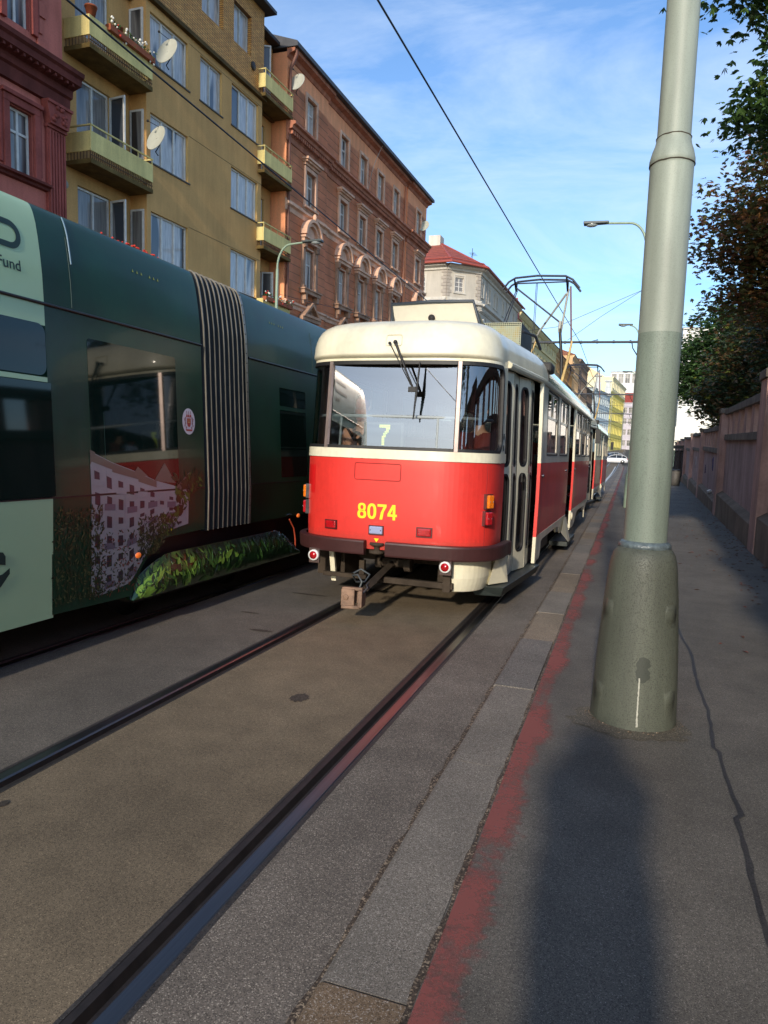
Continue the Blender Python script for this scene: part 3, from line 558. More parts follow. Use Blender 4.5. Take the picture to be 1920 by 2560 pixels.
# ================================================================ ORANGE HOUSE
def orange_house():
    S0 = 39.3; root = empty('town_house', frame(S0), label='salmon orange stucco house with arched window hoods and dentil cornice', cat='town house')
    X = lambda s: s-S0
    base = C(246, 166, 120); MP = plaster('salmon_plaster', base, .86, .5, .5); MR = brickmat('salmon_rustication', base, tuple(c*.94 for c in base), tuple(c*.58 for c in base), 30.0, .36, .018, .7, 0, 1.2, .18)
    MTm = plaster('salmon_trim', C(228, 184, 156), .78, 1.6, .8); MD = plaster('salmon_cornice', C(190, 126, 100), .7, 1.2, .9); MSt = plaster('stone_trim', C(180, 144, 120), .6, 2, .9)
    ctr = [31.18, 35.30, 37.98, 40.72, 43.55, 48.0]
    rows = {'a': (14.98, 16.50), 'b': (11.85, 13.35), 'c': (8.25, 9.95), 'd': (4.7, 6.4), 'e': (1.2, 2.9)}
    H = [(X(c-.47), X(c+.47), z0, z1) for c in ctr for z0, z1 in rows.values()]
    top = 17.55
    b = MB(); SEG = [(28.82, 33.05, -.10), (33.05, 45.6, 0), (45.6, 49.85, -.10)]
    for s0, s1, y in SEG:
        m = 1 if y < 0 else 0
        wall(b, X(s0), X(s1), 14.4, top, y, H, 0, .22, 2); wall(b, X(s0), X(s1), 7.6, 14.4, y, H, m, .22, 2); wall(b, X(s0), X(s1), -2.5, 7.6, y, H, 1, .22, 2)
    b.quad((X(33.05), -.10, -2.5), (X(33.05), 0, -2.5), (X(33.05), 0, top), (X(33.05), -.10, top)); b.quad((X(45.6), -.1, -2.5), (X(45.6), -.1, top), (X(45.6), 0, top), (X(45.6), 0, -2.5))
    b.quad((X(28.82), -.1, -2.5), (X(28.82), -.1, top), (X(28.82), 12, top), (X(28.82), 12, -2.5)); b.quad((X(49.85), -.1, -2.5), (X(49.85), 12, -2.5), (X(49.85), 12, top), (X(49.85), -.1, top))
    b.box(X(28.84), X(49.83), .35, 12, -2.5, top); b.build('wall', [MP, MR, MTm], root)
    for c in ctr:
        for k, (z0, z1) in rows.items():
            if k == 'e': continue
            y = .0 if 33 < c < 45.6 else -.1
            window(root, X(c-.47)+.01, z0, .92, z1-z0, y+.12, 2, .64, M_wf, M_dk if k in 'b' else M_cur)
    def profx(name, prof, s0, s1, m, dy=True, extra=None):
        b = MB()
        for a, e, y in SEG:
            a2, e2 = max(a, s0), min(e, s1)
            if a2 < e2: b.prism([(p[0]+y, p[1]) for p in prof], 0, X(a2)-(.06 if y < 0 else 0), X(e2)+(.06 if y < 0 else 0))
        if extra: extra(b)
        return b.build(name, m, root)
    def dent(b):
        i = 0; s = 28.9
        while s < 49.8:
            y = -.1 if (s < 33.05 or s > 45.6) else 0; b.box(X(s), X(s+.10), y-.26, y-.10, 14.26, 14.42); s += .2
    profx('cornice', [(0, 13.98), (-.05, 14.0), (-.07, 14.2), (-.12, 14.24), (-.12, 14.42), (-.30, 14.44), (-.34, 14.56), (-.46, 14.60), (-.46, 14.70), (0, 14.80)], 28, 50, MD, extra=dent)
    profx('string_course', [(0, 11.12), (-.05, 11.14), (-.08, 11.32), (-.20, 11.38), (-.20, 11.47), (-.04, 11.52), (-.04, 11.62), (0, 11.62)], 28, 50, MTm)
    profx('string_course', [(0, 7.05), (-.06, 7.07), (-.08, 7.2), (-.16, 7.26), (-.16, 7.34), (0, 7.40)], 28, 50, MTm)
    profx('eave', [(0, 17.30), (-.05, 17.32), (-.12, 17.45), (-.36, 17.52), (-.38, 17.66), (0, 17.7)], 28, 50, MD)
    b = MB(); b.box(X(28.7), X(50.0), -.62, 12, 17.66, 17.80); b.prism([(-.62, 17.80), (-.60, 17.86), (4.5, 19.6), (9, 19.6), (12, 17.8)], 0, X(28.7), X(50.0)); b.build('roof', mat('slate_roof', C(62, 62, 66), .6, ns=3, na=.3), root)
    def frame_(b, c, z0, z1, y, w=.16, p=.07):
        x0, x1 = X(c-.49), X(c+.49); b.box(x0-w, x0, y-p, y, z0-.02, z1+.02); b.box(x1, x1+w, y-p, y, z0-.02, z1+.02); b.box(x0-w, x1+w, y-p, y, z1+.022, z1+.02+w); b.box(x0-w-.04, x1+w+.04, y-p-.08, y, z0-.12, z0-.022)
    for c in ctr:
        y = .0 if 33 < c < 45.6 else -.1; x = X(c); bf = MB(); bh = MB(); ba = MB(); bs = MB(); bp = MB(); bst = MB()
        frame_(bf, c, *rows['a'], y); frame_(bf, c, *rows['b'], y, .17, .09)
        # straight hood over row b
        bh.box(x-.70, x+.70, y-.13, y, 13.57, 13.68); bh.box(x-.76, x+.76, y-.24, y, 13.682, 13.76); bh.box(x-.82, x+.82, y-.32, y, 13.762, 13.86)
        bs.box(x-.72, x+.72, y-.06, y, 11.60, 11.82) 
        # row c: pilasters, entablature, segmental arch hood, bracketed sill
        z0, z1 = rows['c']
        for sg in (-1, 1):
            xa = x+sg*.66; bp.box(xa-.11, xa+.11, y-.13, y, z0-.05, z1-.02); bp.box(xa-.14, xa+.14, y-.17, y, z0-.15, z0+.05); bp.prism([(xa-.12, z1-.02), (xa+.12, z1-.02), (xa+.17, z1+.26), (xa-.17, z1+.26)], 1, y-.2, y)
            for k in range(5): bp.ball((xa+random.uniform(-.12, .12), y-.19, z1+random.uniform(.02, .22)), .05, 0, 7, 5)
            for k in range(2): bs.box(x+sg*.62-.09, x+sg*.62+.09, y-.26+.1*k, y, z0-.62+.0+.0-.0*k-.0, z0-.34) if k == 0 else bs.box(x+sg*.62-.07, x+sg*.62+.07, y-.14, y, z0-.80, z0-.62)
        bh.box(x-.86, x+.86, y-.22, y, z1+.26, z1+.40); bh.box(x-.92, x+.92, y-.30, y, z1+.402, z1+.50)
        n = 14; arc = lambda r, zc: [(x+r*math.sin(a), zc+r*math.cos(a)) for a in [(-1+2*i/n)*math.pi/2*.92 for i in range(n+1)]]
        zc = z1+.50-.06; ring_xz(ba, arc(.92, zc), arc(.78, zc), y-.34, y); ring_xz(ba, arc(.76, zc), arc(.62, zc), y-.22, y); ring_xz(ba, arc(.60, zc), arc(.05, zc), y-.08, y)
        if c < 32: ba.ball((x, y-.3, zc+1.0), .12, 0, 8, 6, (1, .8, 1.5))
        frame_(bf, c, z0, z1, y, .08, .05); bs.box(x-.90, x+.90, y-.28, y, z0-.34, z0-.18); bs.box(x-.96, x+.96, y-.34, y, z0-.178, z0-.12)
        # triangular pediments of the floor below
        z0, z1 = rows['d']; tri = [(x-.95, 6.86), (x, 7.58), (x+.95, 6.86)]; tin = [(x-.66, 6.98), (x, 7.42), (x+.66, 6.98)]
        ring_xz(bst, tri+[tri[0]], tin+[tin[0]], y-.32, y); bst.prism([(x-.7, 6.95), (x, 7.45), (x+.7, 6.95)], 1, y-.10, y); bst.box(x-.97, x+.97, y-.26, y, 6.70, 6.86)
        for i in range(12): bst.ball((x+random.uniform(-.35, .35), y-.1, 7.03+random.random()*.14), .045, 0, 6, 5)
        frame_(bf, c, z0, z1, y, .16, .1)
        bf.build('window_surround', MTm, root, bevel=.008); bh.build('window_hood', MTm, root); ba.build('arched_hood', MTm, root); bs.build('window_sill', MSt, root); bp.build('pilaster', MSt, root); bst.build('pediment', MSt, root)
    b = MB(); b.tube([(X(28.95), -.18, -2), (X(28.95), -.18, 16.9), (X(28.98), -.45, 17.45)], .06, 8); b.tube([(X(28.95), -.45, 17.9), (X(28.95), -.45, 17.4), (X(28.95), -.18, 16.9)], .075, 8)
    b.build('downpipe', mat('pipe_rust', C(110, 70, 56), .6), root)
    b = MB(); b.tube([(X(45.2), -.08, -2), (X(45.2), -.08, 17.3)], .05, 8); b.build('downpipe', mat('pipe_salmon', C(186, 124, 92), .6), root)
    b = MB(); pts = [(X(38.6-.5*math.sin(math.pi*t)*.6+.9*(1-t)-.9*t*.2), -.52+.4*t, 17.6-1.0*t-1.9*t) for t in [i/14 for i in range(15)]]; b.tube(pts, .012, 5); b.build('loose_cable', mat('cable_pale', C(190, 180, 165), .6), root)
    satdish(frame(0), 48.5, 15.75, -.35, .38, -8, 'yellowish satellite dish on the far end window of the salmon house')
orange_house()

# ================================================================ GREY CORNER HOUSE
def grey_house():
    root = empty('corner_house', frame(68.6), label='pale grey corner house with red tiled hip roof and quoins', cat='corner house')
    MP = plaster('grey_plaster', C(188, 180, 166), .92, .4, .3); MT = plaster('grey_trim', C(200, 194, 182), .9, 1, .4); MQ = plaster('grey_quoin', C(170, 160, 148), .9, 1, .4)
    # local coordinates: x along street, y into block
    A = Vector((-2.8, 2.55, 0)); B = Vector((0, 0, 0)); Lp = Vector((-2.2, 11.0, 0)); E = Vector((21.5, 0, 0))
    ht = 17.0; rows = ((14.9, 16.15), (10.6, 12.0), (7.2, 8.7), (3.8, 5.3))
    faces = [('front', Lp, A, [(5.85, .98), (2.6, .98)]), ('chamfer', A, B, [(1.42, .98)]), ('street', B, E, [(1.1, .9), (4.3, .85), (6.9, .75), (8.3, .75), (11.9, .85), (15.5, .85), (18.9, .85)])]
    bw = MB(); bq = MB(); bc = MB(); bt = MB()
    for nm, P, Q, wins in faces:
        L = (Q-P).length; u = (Q-P)/L; n = Vector((u.y, -u.x, 0)); M = Matrix(((u.x, -n.x, 0, P.x), (u.y, -n.y, 0, P.y), (0, 0, 1, 0), (0, 0, 0, 1)))
        hs = [(c-w/2, c+w/2, z0, z1) for c, w in wins for z0, z1 in rows]
        t = MB(); wall(t, 0, L, -2.5, ht, 0, hs, 0, .22); bw.add([M @ Vector(v) for v in t.v], t.f)
        for h in hs:
            if h[2] < 5: continue
            fr, pn = win_mesh(h[1]-h[0], h[3]-h[2], 2, (.36, .68) if nm != 'street' else .6, M_wf, M_dk)
            o = inst('window', fr, root); o.matrix_local = M @ Matrix.Translation((h[0], .1, h[2])); inst('pane', pn, o)
            t = MB(); t.box(h[0]-.16, h[0]-.01, -.05, 0, h[2]-.1, h[3]+.16); t.box(h[1]+.01, h[1]+.16, -.05, 0, h[2]-.1, h[3]+.16); t.box(h[0]-.16, h[1]+.16, -.05, 0, h[3]+.162, h[3]+.3); t.box(h[0]-.2, h[1]+.2, -.1, 0, h[2]-.2, h[2]-.102)
            if h[2] < 14 and nm == 'street': t.prism([(h[0]-.3, h[3]+.35), ((h[0]+h[1])/2, h[3]+.8), (h[1]+.3, h[3]+.35)], 1, -.25, 0)
            q_ = MB(); q_.add([M @ Vector(v) for v in t.v], t.f); q_.build('window_surround', MT, root)
        for prof, bb in (([(0, 13.30), (-.1, 13.32), (-.12, 13.5), (-.2, 13.55), (-.24, 13.75), (-.5, 13.85), (-.52, 14.0), (-.2, 14.1), (-.2, 14.3), (0, 14.32)], bc), ([(0, 16.72), (-.15, 16.75), (-.2, 16.95), (-.55, 17.05), (-.58, 17.25), (0, 17.3)], bc), ([(0, 12.55), (-.08, 12.57), (-.08, 12.7), (0, 12.72)], bc)):
            t = MB(); t.prism(prof, 0, -.02, L+.02); bb.add([M @ Vector(v) for v in t.v], t.f)
        t = MB()
        k = 0; 
        while k*.16 < L: t.box(k*.16, k*.16+.08, -.22, -.12, 13.40, 13.50) ; k += 1
        bc.add([M @ Vector(v) for v in t.v], t.f)
        t = MB(); z = 6.0; k = 0
        while z < 16.6:
            w = .52 if k % 2 else .34
            if not 13.2 < z < 14.4:
                if nm != 'street': t.box(0, w, -.05, 0, z, z+.27); 
                t.box(L-w, L, -.05, 0, z, z+.27)
                if nm == 'street': t.box(0, w*.7, -.05, 0, z, z+.27); t.box(2.8, 2.8+w*.7, -.05, 0, z, z+.27); t.box(13.7, 13.7+w*.7, -.05, 0, z, z+.27)
            z += .30; k += 1
        bq.add([M @ Vector(v) for v in t.v], t.f)
    bw.v += []; vs = [Lp, A, B, E, Vector((21.5, 12, 0)), Vector((0, 12, 0))]
    bw.add([(E.x, 0, -2.5), (E.x, 12, -2.5), (E.x, 12, ht), (E.x, 0, ht)], [(0, 1, 2, 3)])
    bw.build('wall', MP, root); bc.build('cornice', MT, root); bq.build('quoin', MQ, root)
    MRf = brickmat('red_roof_tiles', C(170, 84, 62), C(150, 70, 52), C(96, 42, 32), .3, .34, .03, .8, .5, 2, .2)
    o = .75; e = [(-2.2-o, 12, 17.3), (-2.9-o, 2.3-o*.6, 17.3), (-.2, -o, 17.3), (22.3, -o, 17.3), (22.3, 12, 17.3)]; r0 = (4.0, 5.2, 20.9); r1 = (22.3, 5.2, 20.9); rb = (4.0, 12, 20.9)
    b = MB(); b.add([e[0], e[1], r0, rb], [(0, 1, 2, 3)]); b.add([e[1], e[2], r0], [(0, 1, 2)]); b.add([e[2], e[3], r1, r0], [(0, 1, 2, 3)]); b.add([e[3], e[4], r1], [(0, 1, 2)])
    b.build('roof', MRf, root)
    b = MB()
    for p, q in ((e[0], e[1]), (e[1], e[2]), (e[2], e[3])): b.tube([Vector(p)+Vector((0, 0, -.02)), Vector(q)+Vector((0, 0, -.02))], .10, 8); b.tube([Vector(p).lerp(r0, .09)+Vector((0, 0, .14)), Vector(q).lerp(r0 if q != e[3] else r1, .09)+Vector((0, 0, .14))], .05, 6)
    b.tube([e[1], r0], .09, 6); b.tube([e[2], r0], .09, 6); b.build('gutter', mat('red_gutter', C(160, 74, 60), .5), root)
    b = MB(); b.box(3.2, 4.6, 5.0, 6.2, 20.2, 21.5); b.build('chimney', MT, root)
    b = MB(); b.tube([(5.5, 2.2, 18.5), (5.5, 2.2, 20.6)], .03, 5); b.tube([(5.2, 2.0, 20.1), (6.7, 2.6, 20.0)], .02, 5)
    for k in range(5): x = 5.3+k*.3; b.tube([(x, 1.9, 20.1), (x-.06, 2.5, 20.1)], .012, 4)
    b.build('aerial', M_dark, root)
grey_house()

# ================================================================ FAR STREET FRONTS
def far_house(P, Q, zt, label, col, roofc, cols, rowz, storey=3.3, depth=12, roofh=2.5, name='town_house', win=(1.0, 1.7), trim=None, cat='town house', zfloor=None, gable=False, winmat=None, sur=True, rooftilt=True, trimproj=.35, group=None, parapet=False):
    P = Vector((P[0], P[1], 0)); Q = Vector((Q[0], Q[1], 0)); L = (Q-P).length; u = (Q-P)/L; n = Vector((-u.y, u.x, 0)); zb = gz((P.y+Q.y)/2)
    M = Matrix(((u.x, n.x, 0, P.x), (u.y, n.y, 0, P.y), (0, 0, 1, zb), (0, 0, 0, 1))); root = empty(name, M, label=label, cat=cat, group=group)
    H = zt-zb; MP = plaster('front_%d_%d_%d' % col, C(*col), .9, .3, .4); MT = plaster('trim_%d_%d_%d' % (trim or col), C(*(trim or tuple(min(255, c+14) for c in col))), .85, 1, .5)
    hs = []; pitch = L/cols
    for j, z in enumerate(rowz):
        for i in range(cols):
            c = (i+.5)*pitch; w, h = win; hs.append((c-w/2, c+w/2, H-z, H-z+h))
    b = MB(); wall(b, 0, L, -3, H, 0, hs, 0, .25); b.quad((0, 0, -3), (0, 0, H), (0, depth, H), (0, depth, -3)); b.quad((L, 0, -3), (L, depth, -3), (L, depth, H), (L, 0, H)); b.quad((0, depth, -3), (L, depth, -3), (L, depth, H), (0, depth, H))
    if gable: b.add([(0, 0, H), (L, 0, H), (L*.25, 0, H+roofh)], [(0, 1, 2)])
    b.build('wall', MP, root)
    fr, pn = win_mesh(win[0], win[1], 2, .62, M_wf, winmat or M_dk)
    b = MB()
    for h in ([(0, win[0], 0, win[1])] if hs else []): b.box(h[0]-.16, h[1]+.16, -.22, 0, h[3]+.1, h[3]+.26); b.box(h[0]-.16, h[1]+.16, -.14, 0, h[2]-.2, h[2]-.04); b.box(h[0]-.15, h[0]-.02, -.08, 0, h[2]-.04, h[3]+.1); b.box(h[1]+.02, h[1]+.15, -.08, 0, h[2]-.04, h[3]+.1)
    if hs:
        b.v = [(v[0], v[1]-.12, v[2]) for v in b.v]; sm_ = b.mesh('surround', MT)
        for h in hs: o = inst('window', fr, root, (h[0], .12, h[2])); inst('pane', pn, o); inst('surround', sm_, o) if sur else None
    b = MB(); b.prism([(0, H-.6), (-.1, H-.58), (-trimproj, H-.25), (-trimproj-.1, H), (0, H)], 0, -.1, L+.1)
    for z in rowz[1:]: b.box(0, L, -.16, 0, H-z+win[1]+.75, H-z+win[1]+.95)
    b.build('cornice', MT, root)
    if roofh and not gable:
        b = MB(); o = trimproj+.2; b.prism([(-o, H), (-o, H+.12), (depth*.5, H+roofh), (depth, H+.1), (depth, H)], 0, -.2, L+.2); b.build('roof', brickmat('roof_%d_%d_%d' % roofc, C(*roofc), tuple(c*.8 for c in C(*roofc)), tuple(c*.5 for c in C(*roofc)), .5, .4, .04), root)
    return root, H, L
r, H, L = far_house((-14.75, 90.2), (-14.55, 94.5), 18.6, 'narrow house with red gabled dormer past the grey corner house', (196, 176, 140), (168, 72, 58), 2, (3.0, 6.5), roofh=1.0)
b = MB(); b.prism([(0.3, H), (4.0, H), (2.1, H+2.6)], 1, -.3, 4); b.build('dormer', mat('dormer_red', C(166, 74, 62), .8, ns=2, na=.2), r)
far_house((-14.55, 95), (-12.95, 129.5), 20.0, 'long pale yellow house with small attic windows under a dark eave', (192, 178, 130), (70, 66, 62), 12, (1.7, 4.2, 7.7, 11.2, 14.6), win=(.95, 1.0), roofh=2, sur=False)
far_house((-13.6, 131), (-13.35, 146), 20.5, 'tan house with dark red dormer roof beyond the pale yellow one', (176, 140, 96), (110, 60, 50), 6, (3.2, 6.8, 10.4, 14), roofh=4.0)
far_house((-13.35, 146.5), (-13.05, 168), 20.6, 'ochre orange house with a red-brown roof, middle of the far row', (192, 142, 86), (122, 72, 58), 8, (3.4, 7, 10.6, 14.2), roofh=5.5)
far_house((-13.2, 169), (-13.0, 188), 24.4, 'taller peach house with blank side wall facing the street', (206, 170, 128), (140, 88, 66), 6, (3.4, 7, 10.6, 14.2), roofh=2.5)
far_house((-13.0, 189), (-12.2, 212), 26.0, 'brown-grey house with dark cornices behind the second tram pantograph', (132, 112, 96), (96, 74, 62), 7, (3.4, 7, 10.6, 14.2), roofh=1.2)
far_house((-13.0, 205.5), (-11.3, 227), 20.9, 'dark brown ornamented house with black balcony band', (98, 84, 74), (70, 50, 44), 7, (3.4, 7, 10.6, 14.2), roofh=0.8)
far_house((-10.9, 229), (-6.9, 256), 22.4, 'pale blue-grey facade with two turrets at the end of the street', (184, 196, 200), (120, 124, 130), 8, (4.0, 8.2, 12.4, 16.4), win=(1.3, 2.2), roofh=1)
far_house((-7.1, 258), (-2.9, 300), 24.2, 'lemon yellow facade, brightest in the far row', (214, 200, 110), (150, 110, 80), 9, (4.4, 9.2, 14, 18.6), win=(1.7, 2.6), roofh=0)
far_house((-6.6, 262.5), (-2.6, 309), 29.5, 'cream upper facade with balustrade rising behind the lemon yellow house', (222, 214, 178), (170, 90, 70), 9, (3.6, 8), win=(1.7, 2.6), roofh=0)
far_house((-22, 282), (-6.4, 282.5), 29.5, 'cream house with a large blank gable wall under a red roof edge', (224, 200, 160), (160, 76, 60), 1, (), depth=14, roofh=7.0, gable=True)
r, H, L = far_house((-3.2, 322), (9, 321), 25.0, 'lilac-grey house closing the view beside the lemon facade', (196, 190, 198), (168, 74, 58), 6, (4.4, 9, 13.6, 18.2), win=(1.4, 2.3), roofh=4.5)
r, H, L = far_house((-9.6, 345), (8, 344), 40.5, 'white modern block with a glazed top floor behind the old roofs', (214, 216, 214), (150, 150, 150), 6, (5.2,), win=(2.2, 4.0), roofh=0.4)
far_house((17, 300), (40, 300), 52, 'tall white block seen between the pole and the trees', (226, 224, 218), (150, 150, 150), 5, (4, 8, 12), win=(2, 1.6), roofh=.5)
# turrets on the blue-grey front
for (x, y, z) in ((-10.2, 233, 22.4), (-7.6, 250, 22.4)):
    e = empty('roof_turret', loc=(x, y, z), label='pale stone turret on the %s end of the blue-grey facade' % ('near' if y < 240 else 'far'), cat='turret', group='turrets on the blue-grey facade')
    b = MB(); b.box(-1, 1, -1, 1, -.5, 2.2); b.box(-.7, .7, -.7, .7, 2.2, 4.0); b.box(-1.1, 1.1, -1.1, 1.1, 4.0, 4.5); b.build('turret_body', plaster('turret', C(196, 200, 200), .9), e, bevel=.1)
# pale low building with a curved roof past the wall
e = empty('pale_building', loc=(9.5, 120, gz(120)), label='low cream building with a rounded roof edge beyond the balustrade wall', cat='building')
b = MB(); b.box(-3.2, 6, 0, 20, -1, 4.2); b.build('wall', plaster('pale_block', C(226, 220, 204), .95, .3, .2), e); b = MB(); b.prism([(-3.5, 4.2), (-3.4, 5.4), (-2.6, 6.6), (-1, 7.3), (6, 7.5), (6, 4.2)], 1, -.3, 20.3); b.build('roof', mat('pale_roof', C(226, 224, 214), .5), e)
# houses behind the camera: they only show as reflections
far_house((-15.3, -23), (-15.3, -9), 19, 'grey house behind the viewer on the tram side', (150, 138, 120), (70, 60, 56), 9, (3.4, 7, 10.6, 14.2), roofh=2)

# ================================================================ BALUSTRADE WALL (right)
def wall_right():
    a = R(2.2); bx = Vector((math.sin(a)*.99971, math.cos(a)*.99971, 0.0241)).normalized(); up = Vector((0, -0.0241, .9997)); lf = up.cross(bx).normalized(); up = bx.cross(lf)
    P0 = Vector((2.328, 13.29, .05)); b0 = Vector((math.sin(a), math.cos(a), 0)); lat = P0-b0*P0.dot(b0)
    # local x = distance along, y = towards street, z = level height; origin at 18 m
    S0 = 18.0; O = Vector((lat.x, lat.y, 0))+b0*S0+Vector((0, 0, .0241*S0))
    M = Matrix(((bx.x, lf.x, up.x, O.x), (bx.y, lf.y, up.y, O.y), (bx.z, lf.z, up.z, O.z), (0, 0, 0, 1)))
    root = empty('balustrade_wall', M, label='brownish concrete boundary wall with stubby balusters stepping down the pavement', cat='boundary wall')
    X = lambda s: s-S0
    MW = plaster('wall_mauve_concrete', C(176, 150, 146), .72, .8, .9); MPl = plaster('wall_pillar', C(192, 154, 142), .7, 1.0, .9); MCp = plaster('wall_coping', C(126, 116, 106), .6, 1.5, .8); MPn = plaster('wall_plinth', C(132, 116, 100), .6, 1.2, .9)
    secs = [(-20, -10.4, 3.6), (-9.6, -.2, 3.35), (.6, 4.2, 3.2), (5.0, 14.35, 3.0), (15.3, 24.0, 2.70), (25.0, 34.9, 2.26), (35.9, 45.6, 2.15), (46.6, 57, 2.0), (58, 68, 1.9), (69, 80, 1.75), (81, 100, 1.6)]
    pan = MB(); cop = MB(); lr = MB(); pln = MB(); bals = []
    for i, (s0, s1, t) in enumerate(secs):
        g = .05-.0241*(s0+s1)/2; x0, x1 = X(s0), X(s1)
        lowr = t-.93; led = g+.66 if s0 < 20 else g+.55
        pan.box(x0-.1, x1+.1, -.30, -.06, g-.6, lowr); cop.box(x0, x1, -.36, .04, t-.17, t); lr.box(x0, x1, -.34, .02, lowr, lowr+.17)
        pln.prism([(.10, g-.8), (.10, led-.10), (-.06, led), (-.3, led), (-.3, g-.8)], 0, x0-.2, x1+.2)
        n = max(2, int(round((s1-s0)/1.42)))
        for k in range(n):
            xc = x0+(x1-x0)*(k+.5)/n; bals.append((xc, lowr+.17, t-.17))
    pan.build('wall_panel', MW, root); cop.build('coping', MCp, root, bevel=.015); lr.build('bottom_rail', MCp, root, bevel=.012); pln.build('plinth', MPn, root)
    bb = MB(); bb.box(-.27, .27, -.31, -.02, 0, .59); bme = bb.mesh('baluster', MPl)
    for x, z0, z1 in bals: o = inst('baluster', bme, root, (x, 0, z0), scale=(1, 1, (z1-z0)/.59))
    for i in range(len(secs)-1):
        s = (secs[i][1]+secs[i+1][0])/2; t = max(secs[i][2], secs[i+1][2])+.03; g = .05-.0241*s
        b = MB(); b.box(X(s)-.42, X(s)+.42, -.38, .12, g-.7, t-.16); b.build('pillar', MPl, root, bevel=.015); b = MB(); b.box(X(s)-.46, X(s)+.46, -.42, .16, t-.158, t); b.build('pillar_cap', MCp, root, bevel=.012)
    # faded scrawls of paint
    def scrawl(s, h, col, seed, sc=.25, n=9):
        random.seed(seed); b = MB(); p = Vector((X(s), -.052, h)); pts = [p]
        for k in range(n): p = Vector((X(s)+random.uniform(-1, 1)*sc, -.052, h+random.uniform(-1, 1)*sc)); pts.append(p)
        b.tube(pts, .014, 4); b.build('paint_scrawl', mat('spray_%d' % seed, col, .7), root)
    scrawl(14.95, .95, C(70, 76, 120), 3, .12, 6); scrawl(29, .9, C(96, 90, 130), 4, .3); scrawl(33.2, .55, C(60, 56, 90), 5, .22); scrawl(38.5, .8, C(150, 70, 80), 6, .5); scrawl(42, .6, C(190, 186, 190), 7, .35)
    random.seed(5)
    Mp = M @ Matrix.Translation((X(28.6), .02, -.10)); e = empty('crumpled_paper', Mp, label='crumpled white paper lying on the wall ledge', cat='litter')
    b = MB(); b.ball((0, 0, .02), .10, 0, 9, 7, (1.6, .7, .7)); b.v = [tuple(Vector(v)*(1+.5*noise.noise(Vector(v)*14))) for v in b.v]; b.sm = [False]*len(b.sm); b.build('paper', mat('white_paper', (.7, .7, .7), .8), e)
    return M
wall_right()
# fallen leaves (uncountable)
b = MB()
for i in range(420):
    y = 6.5+random.uniform(0, 36)*random.uniform(.3, 1); xw = 1.83+.0384*y; x = xw-.06-abs(random.gauss(0, .45)) if random.random() < .8 else random.uniform(-.2, xw)
    if x < -.45: continue
    a = random.random()*6.28; L = random.uniform(.02, .045); z = gz(y)+.058
    b.add([(x-L*math.cos(a), y-L*math.sin(a), z), (x+L*.4*math.sin(a), y-L*.4*math.cos(a), z+.012), (x+L*math.cos(a), y+L*math.sin(a), z+.004), (x-L*.4*math.sin(a), y+L*.4*math.cos(a), z+.008)], [(0, 1, 2, 3)], random.choice((0, 0, 1)))
b.build('fallen_leaves', [mat('leaf_brown', C(92, 58, 42), .8), mat('leaf_rust', C(122, 66, 50), .8)], label='scattered small brown fallen leaves along the pavement by the wall', cat='fallen leaves', kind='stuff')

# ================================================================ POLES AND LAMPS
M_pole = None
def polemat(name, col, dark, ns=9, bump=.25):
    m = bpy.data.materials.new(name); m.use_nodes = True; t = m.node_tree; p = t.nodes['Principled BSDF']; p.inputs['Roughness'].default_value = .5; p.inputs['Specular IOR Level'].default_value = .4
    tc = t.nodes.new('ShaderNodeTexCoord'); fs = []
    for s_, st, lo, hi, r0, r1 in ((3.0, (1, 1, .35), .84, 1.06, .35, .65), (150, (1, 1, 1), .52, 1.03, .34, .50), (9, (1.5, 1.5, .15), .86, 1.05, .35, .65)):
        mp = t.nodes.new('ShaderNodeMapping'); mp.inputs['Scale'].default_value = st; t.links.new(tc.outputs['Object'], mp.inputs[0]); n = t.nodes.new('ShaderNodeTexNoise'); n.inputs['Scale'].default_value = s_; n.inputs['Detail'].default_value = 6; t.links.new(mp.outputs[0], n.inputs[0])
        mr = t.nodes.new('ShaderNodeMapRange'); mr.inputs[1].default_value = r0; mr.inputs[2].default_value = r1; mr.inputs[3].default_value = lo if s_ != 150 else dark; mr.inputs[4].default_value = hi; t.links.new(n.outputs['Fac'], mr.inputs[0]); fs.append(mr.outputs[0])
    a = t.nodes.new('ShaderNodeMath'); a.operation = 'MULTIPLY'; t.links.new(fs[0], a.inputs[0]); t.links.new(fs[1], a.inputs[1]); c = t.nodes.new('ShaderNodeMath'); c.operation = 'MULTIPLY'; t.links.new(a.outputs[0], c.inputs[0]); t.links.new(fs[2], c.inputs[1])
    mm = t.nodes.new('ShaderNodeVectorMath'); mm.operation = 'SCALE'; mm.inputs[0].default_value = col; t.links.new(c.outputs[0], mm.inputs['Scale']); t.links.new(mm.outputs[0], p.inputs['Base Color'])
    bu = t.nodes.new('ShaderNodeBump'); bu.inputs['Strength'].default_value = bump; bu.inputs['Distance'].default_value = .003; t.links.new(fs[1], bu.inputs['Height']); t.links.new(bu.outputs[0], p.inputs['Normal']); return m
MPU = polemat('pole_paint_smooth', C(150, 158, 146), .92, bump=.08); MPM = polemat('pole_paint_orange_peel', C(126, 138, 126), .74, bump=.5); MPB = polemat('pole_base_paint', C(86, 90, 80), .55, bump=.7)
ML = mat('lamp_pole_green', C(140, 160, 140), .5, ns=5, na=.1)
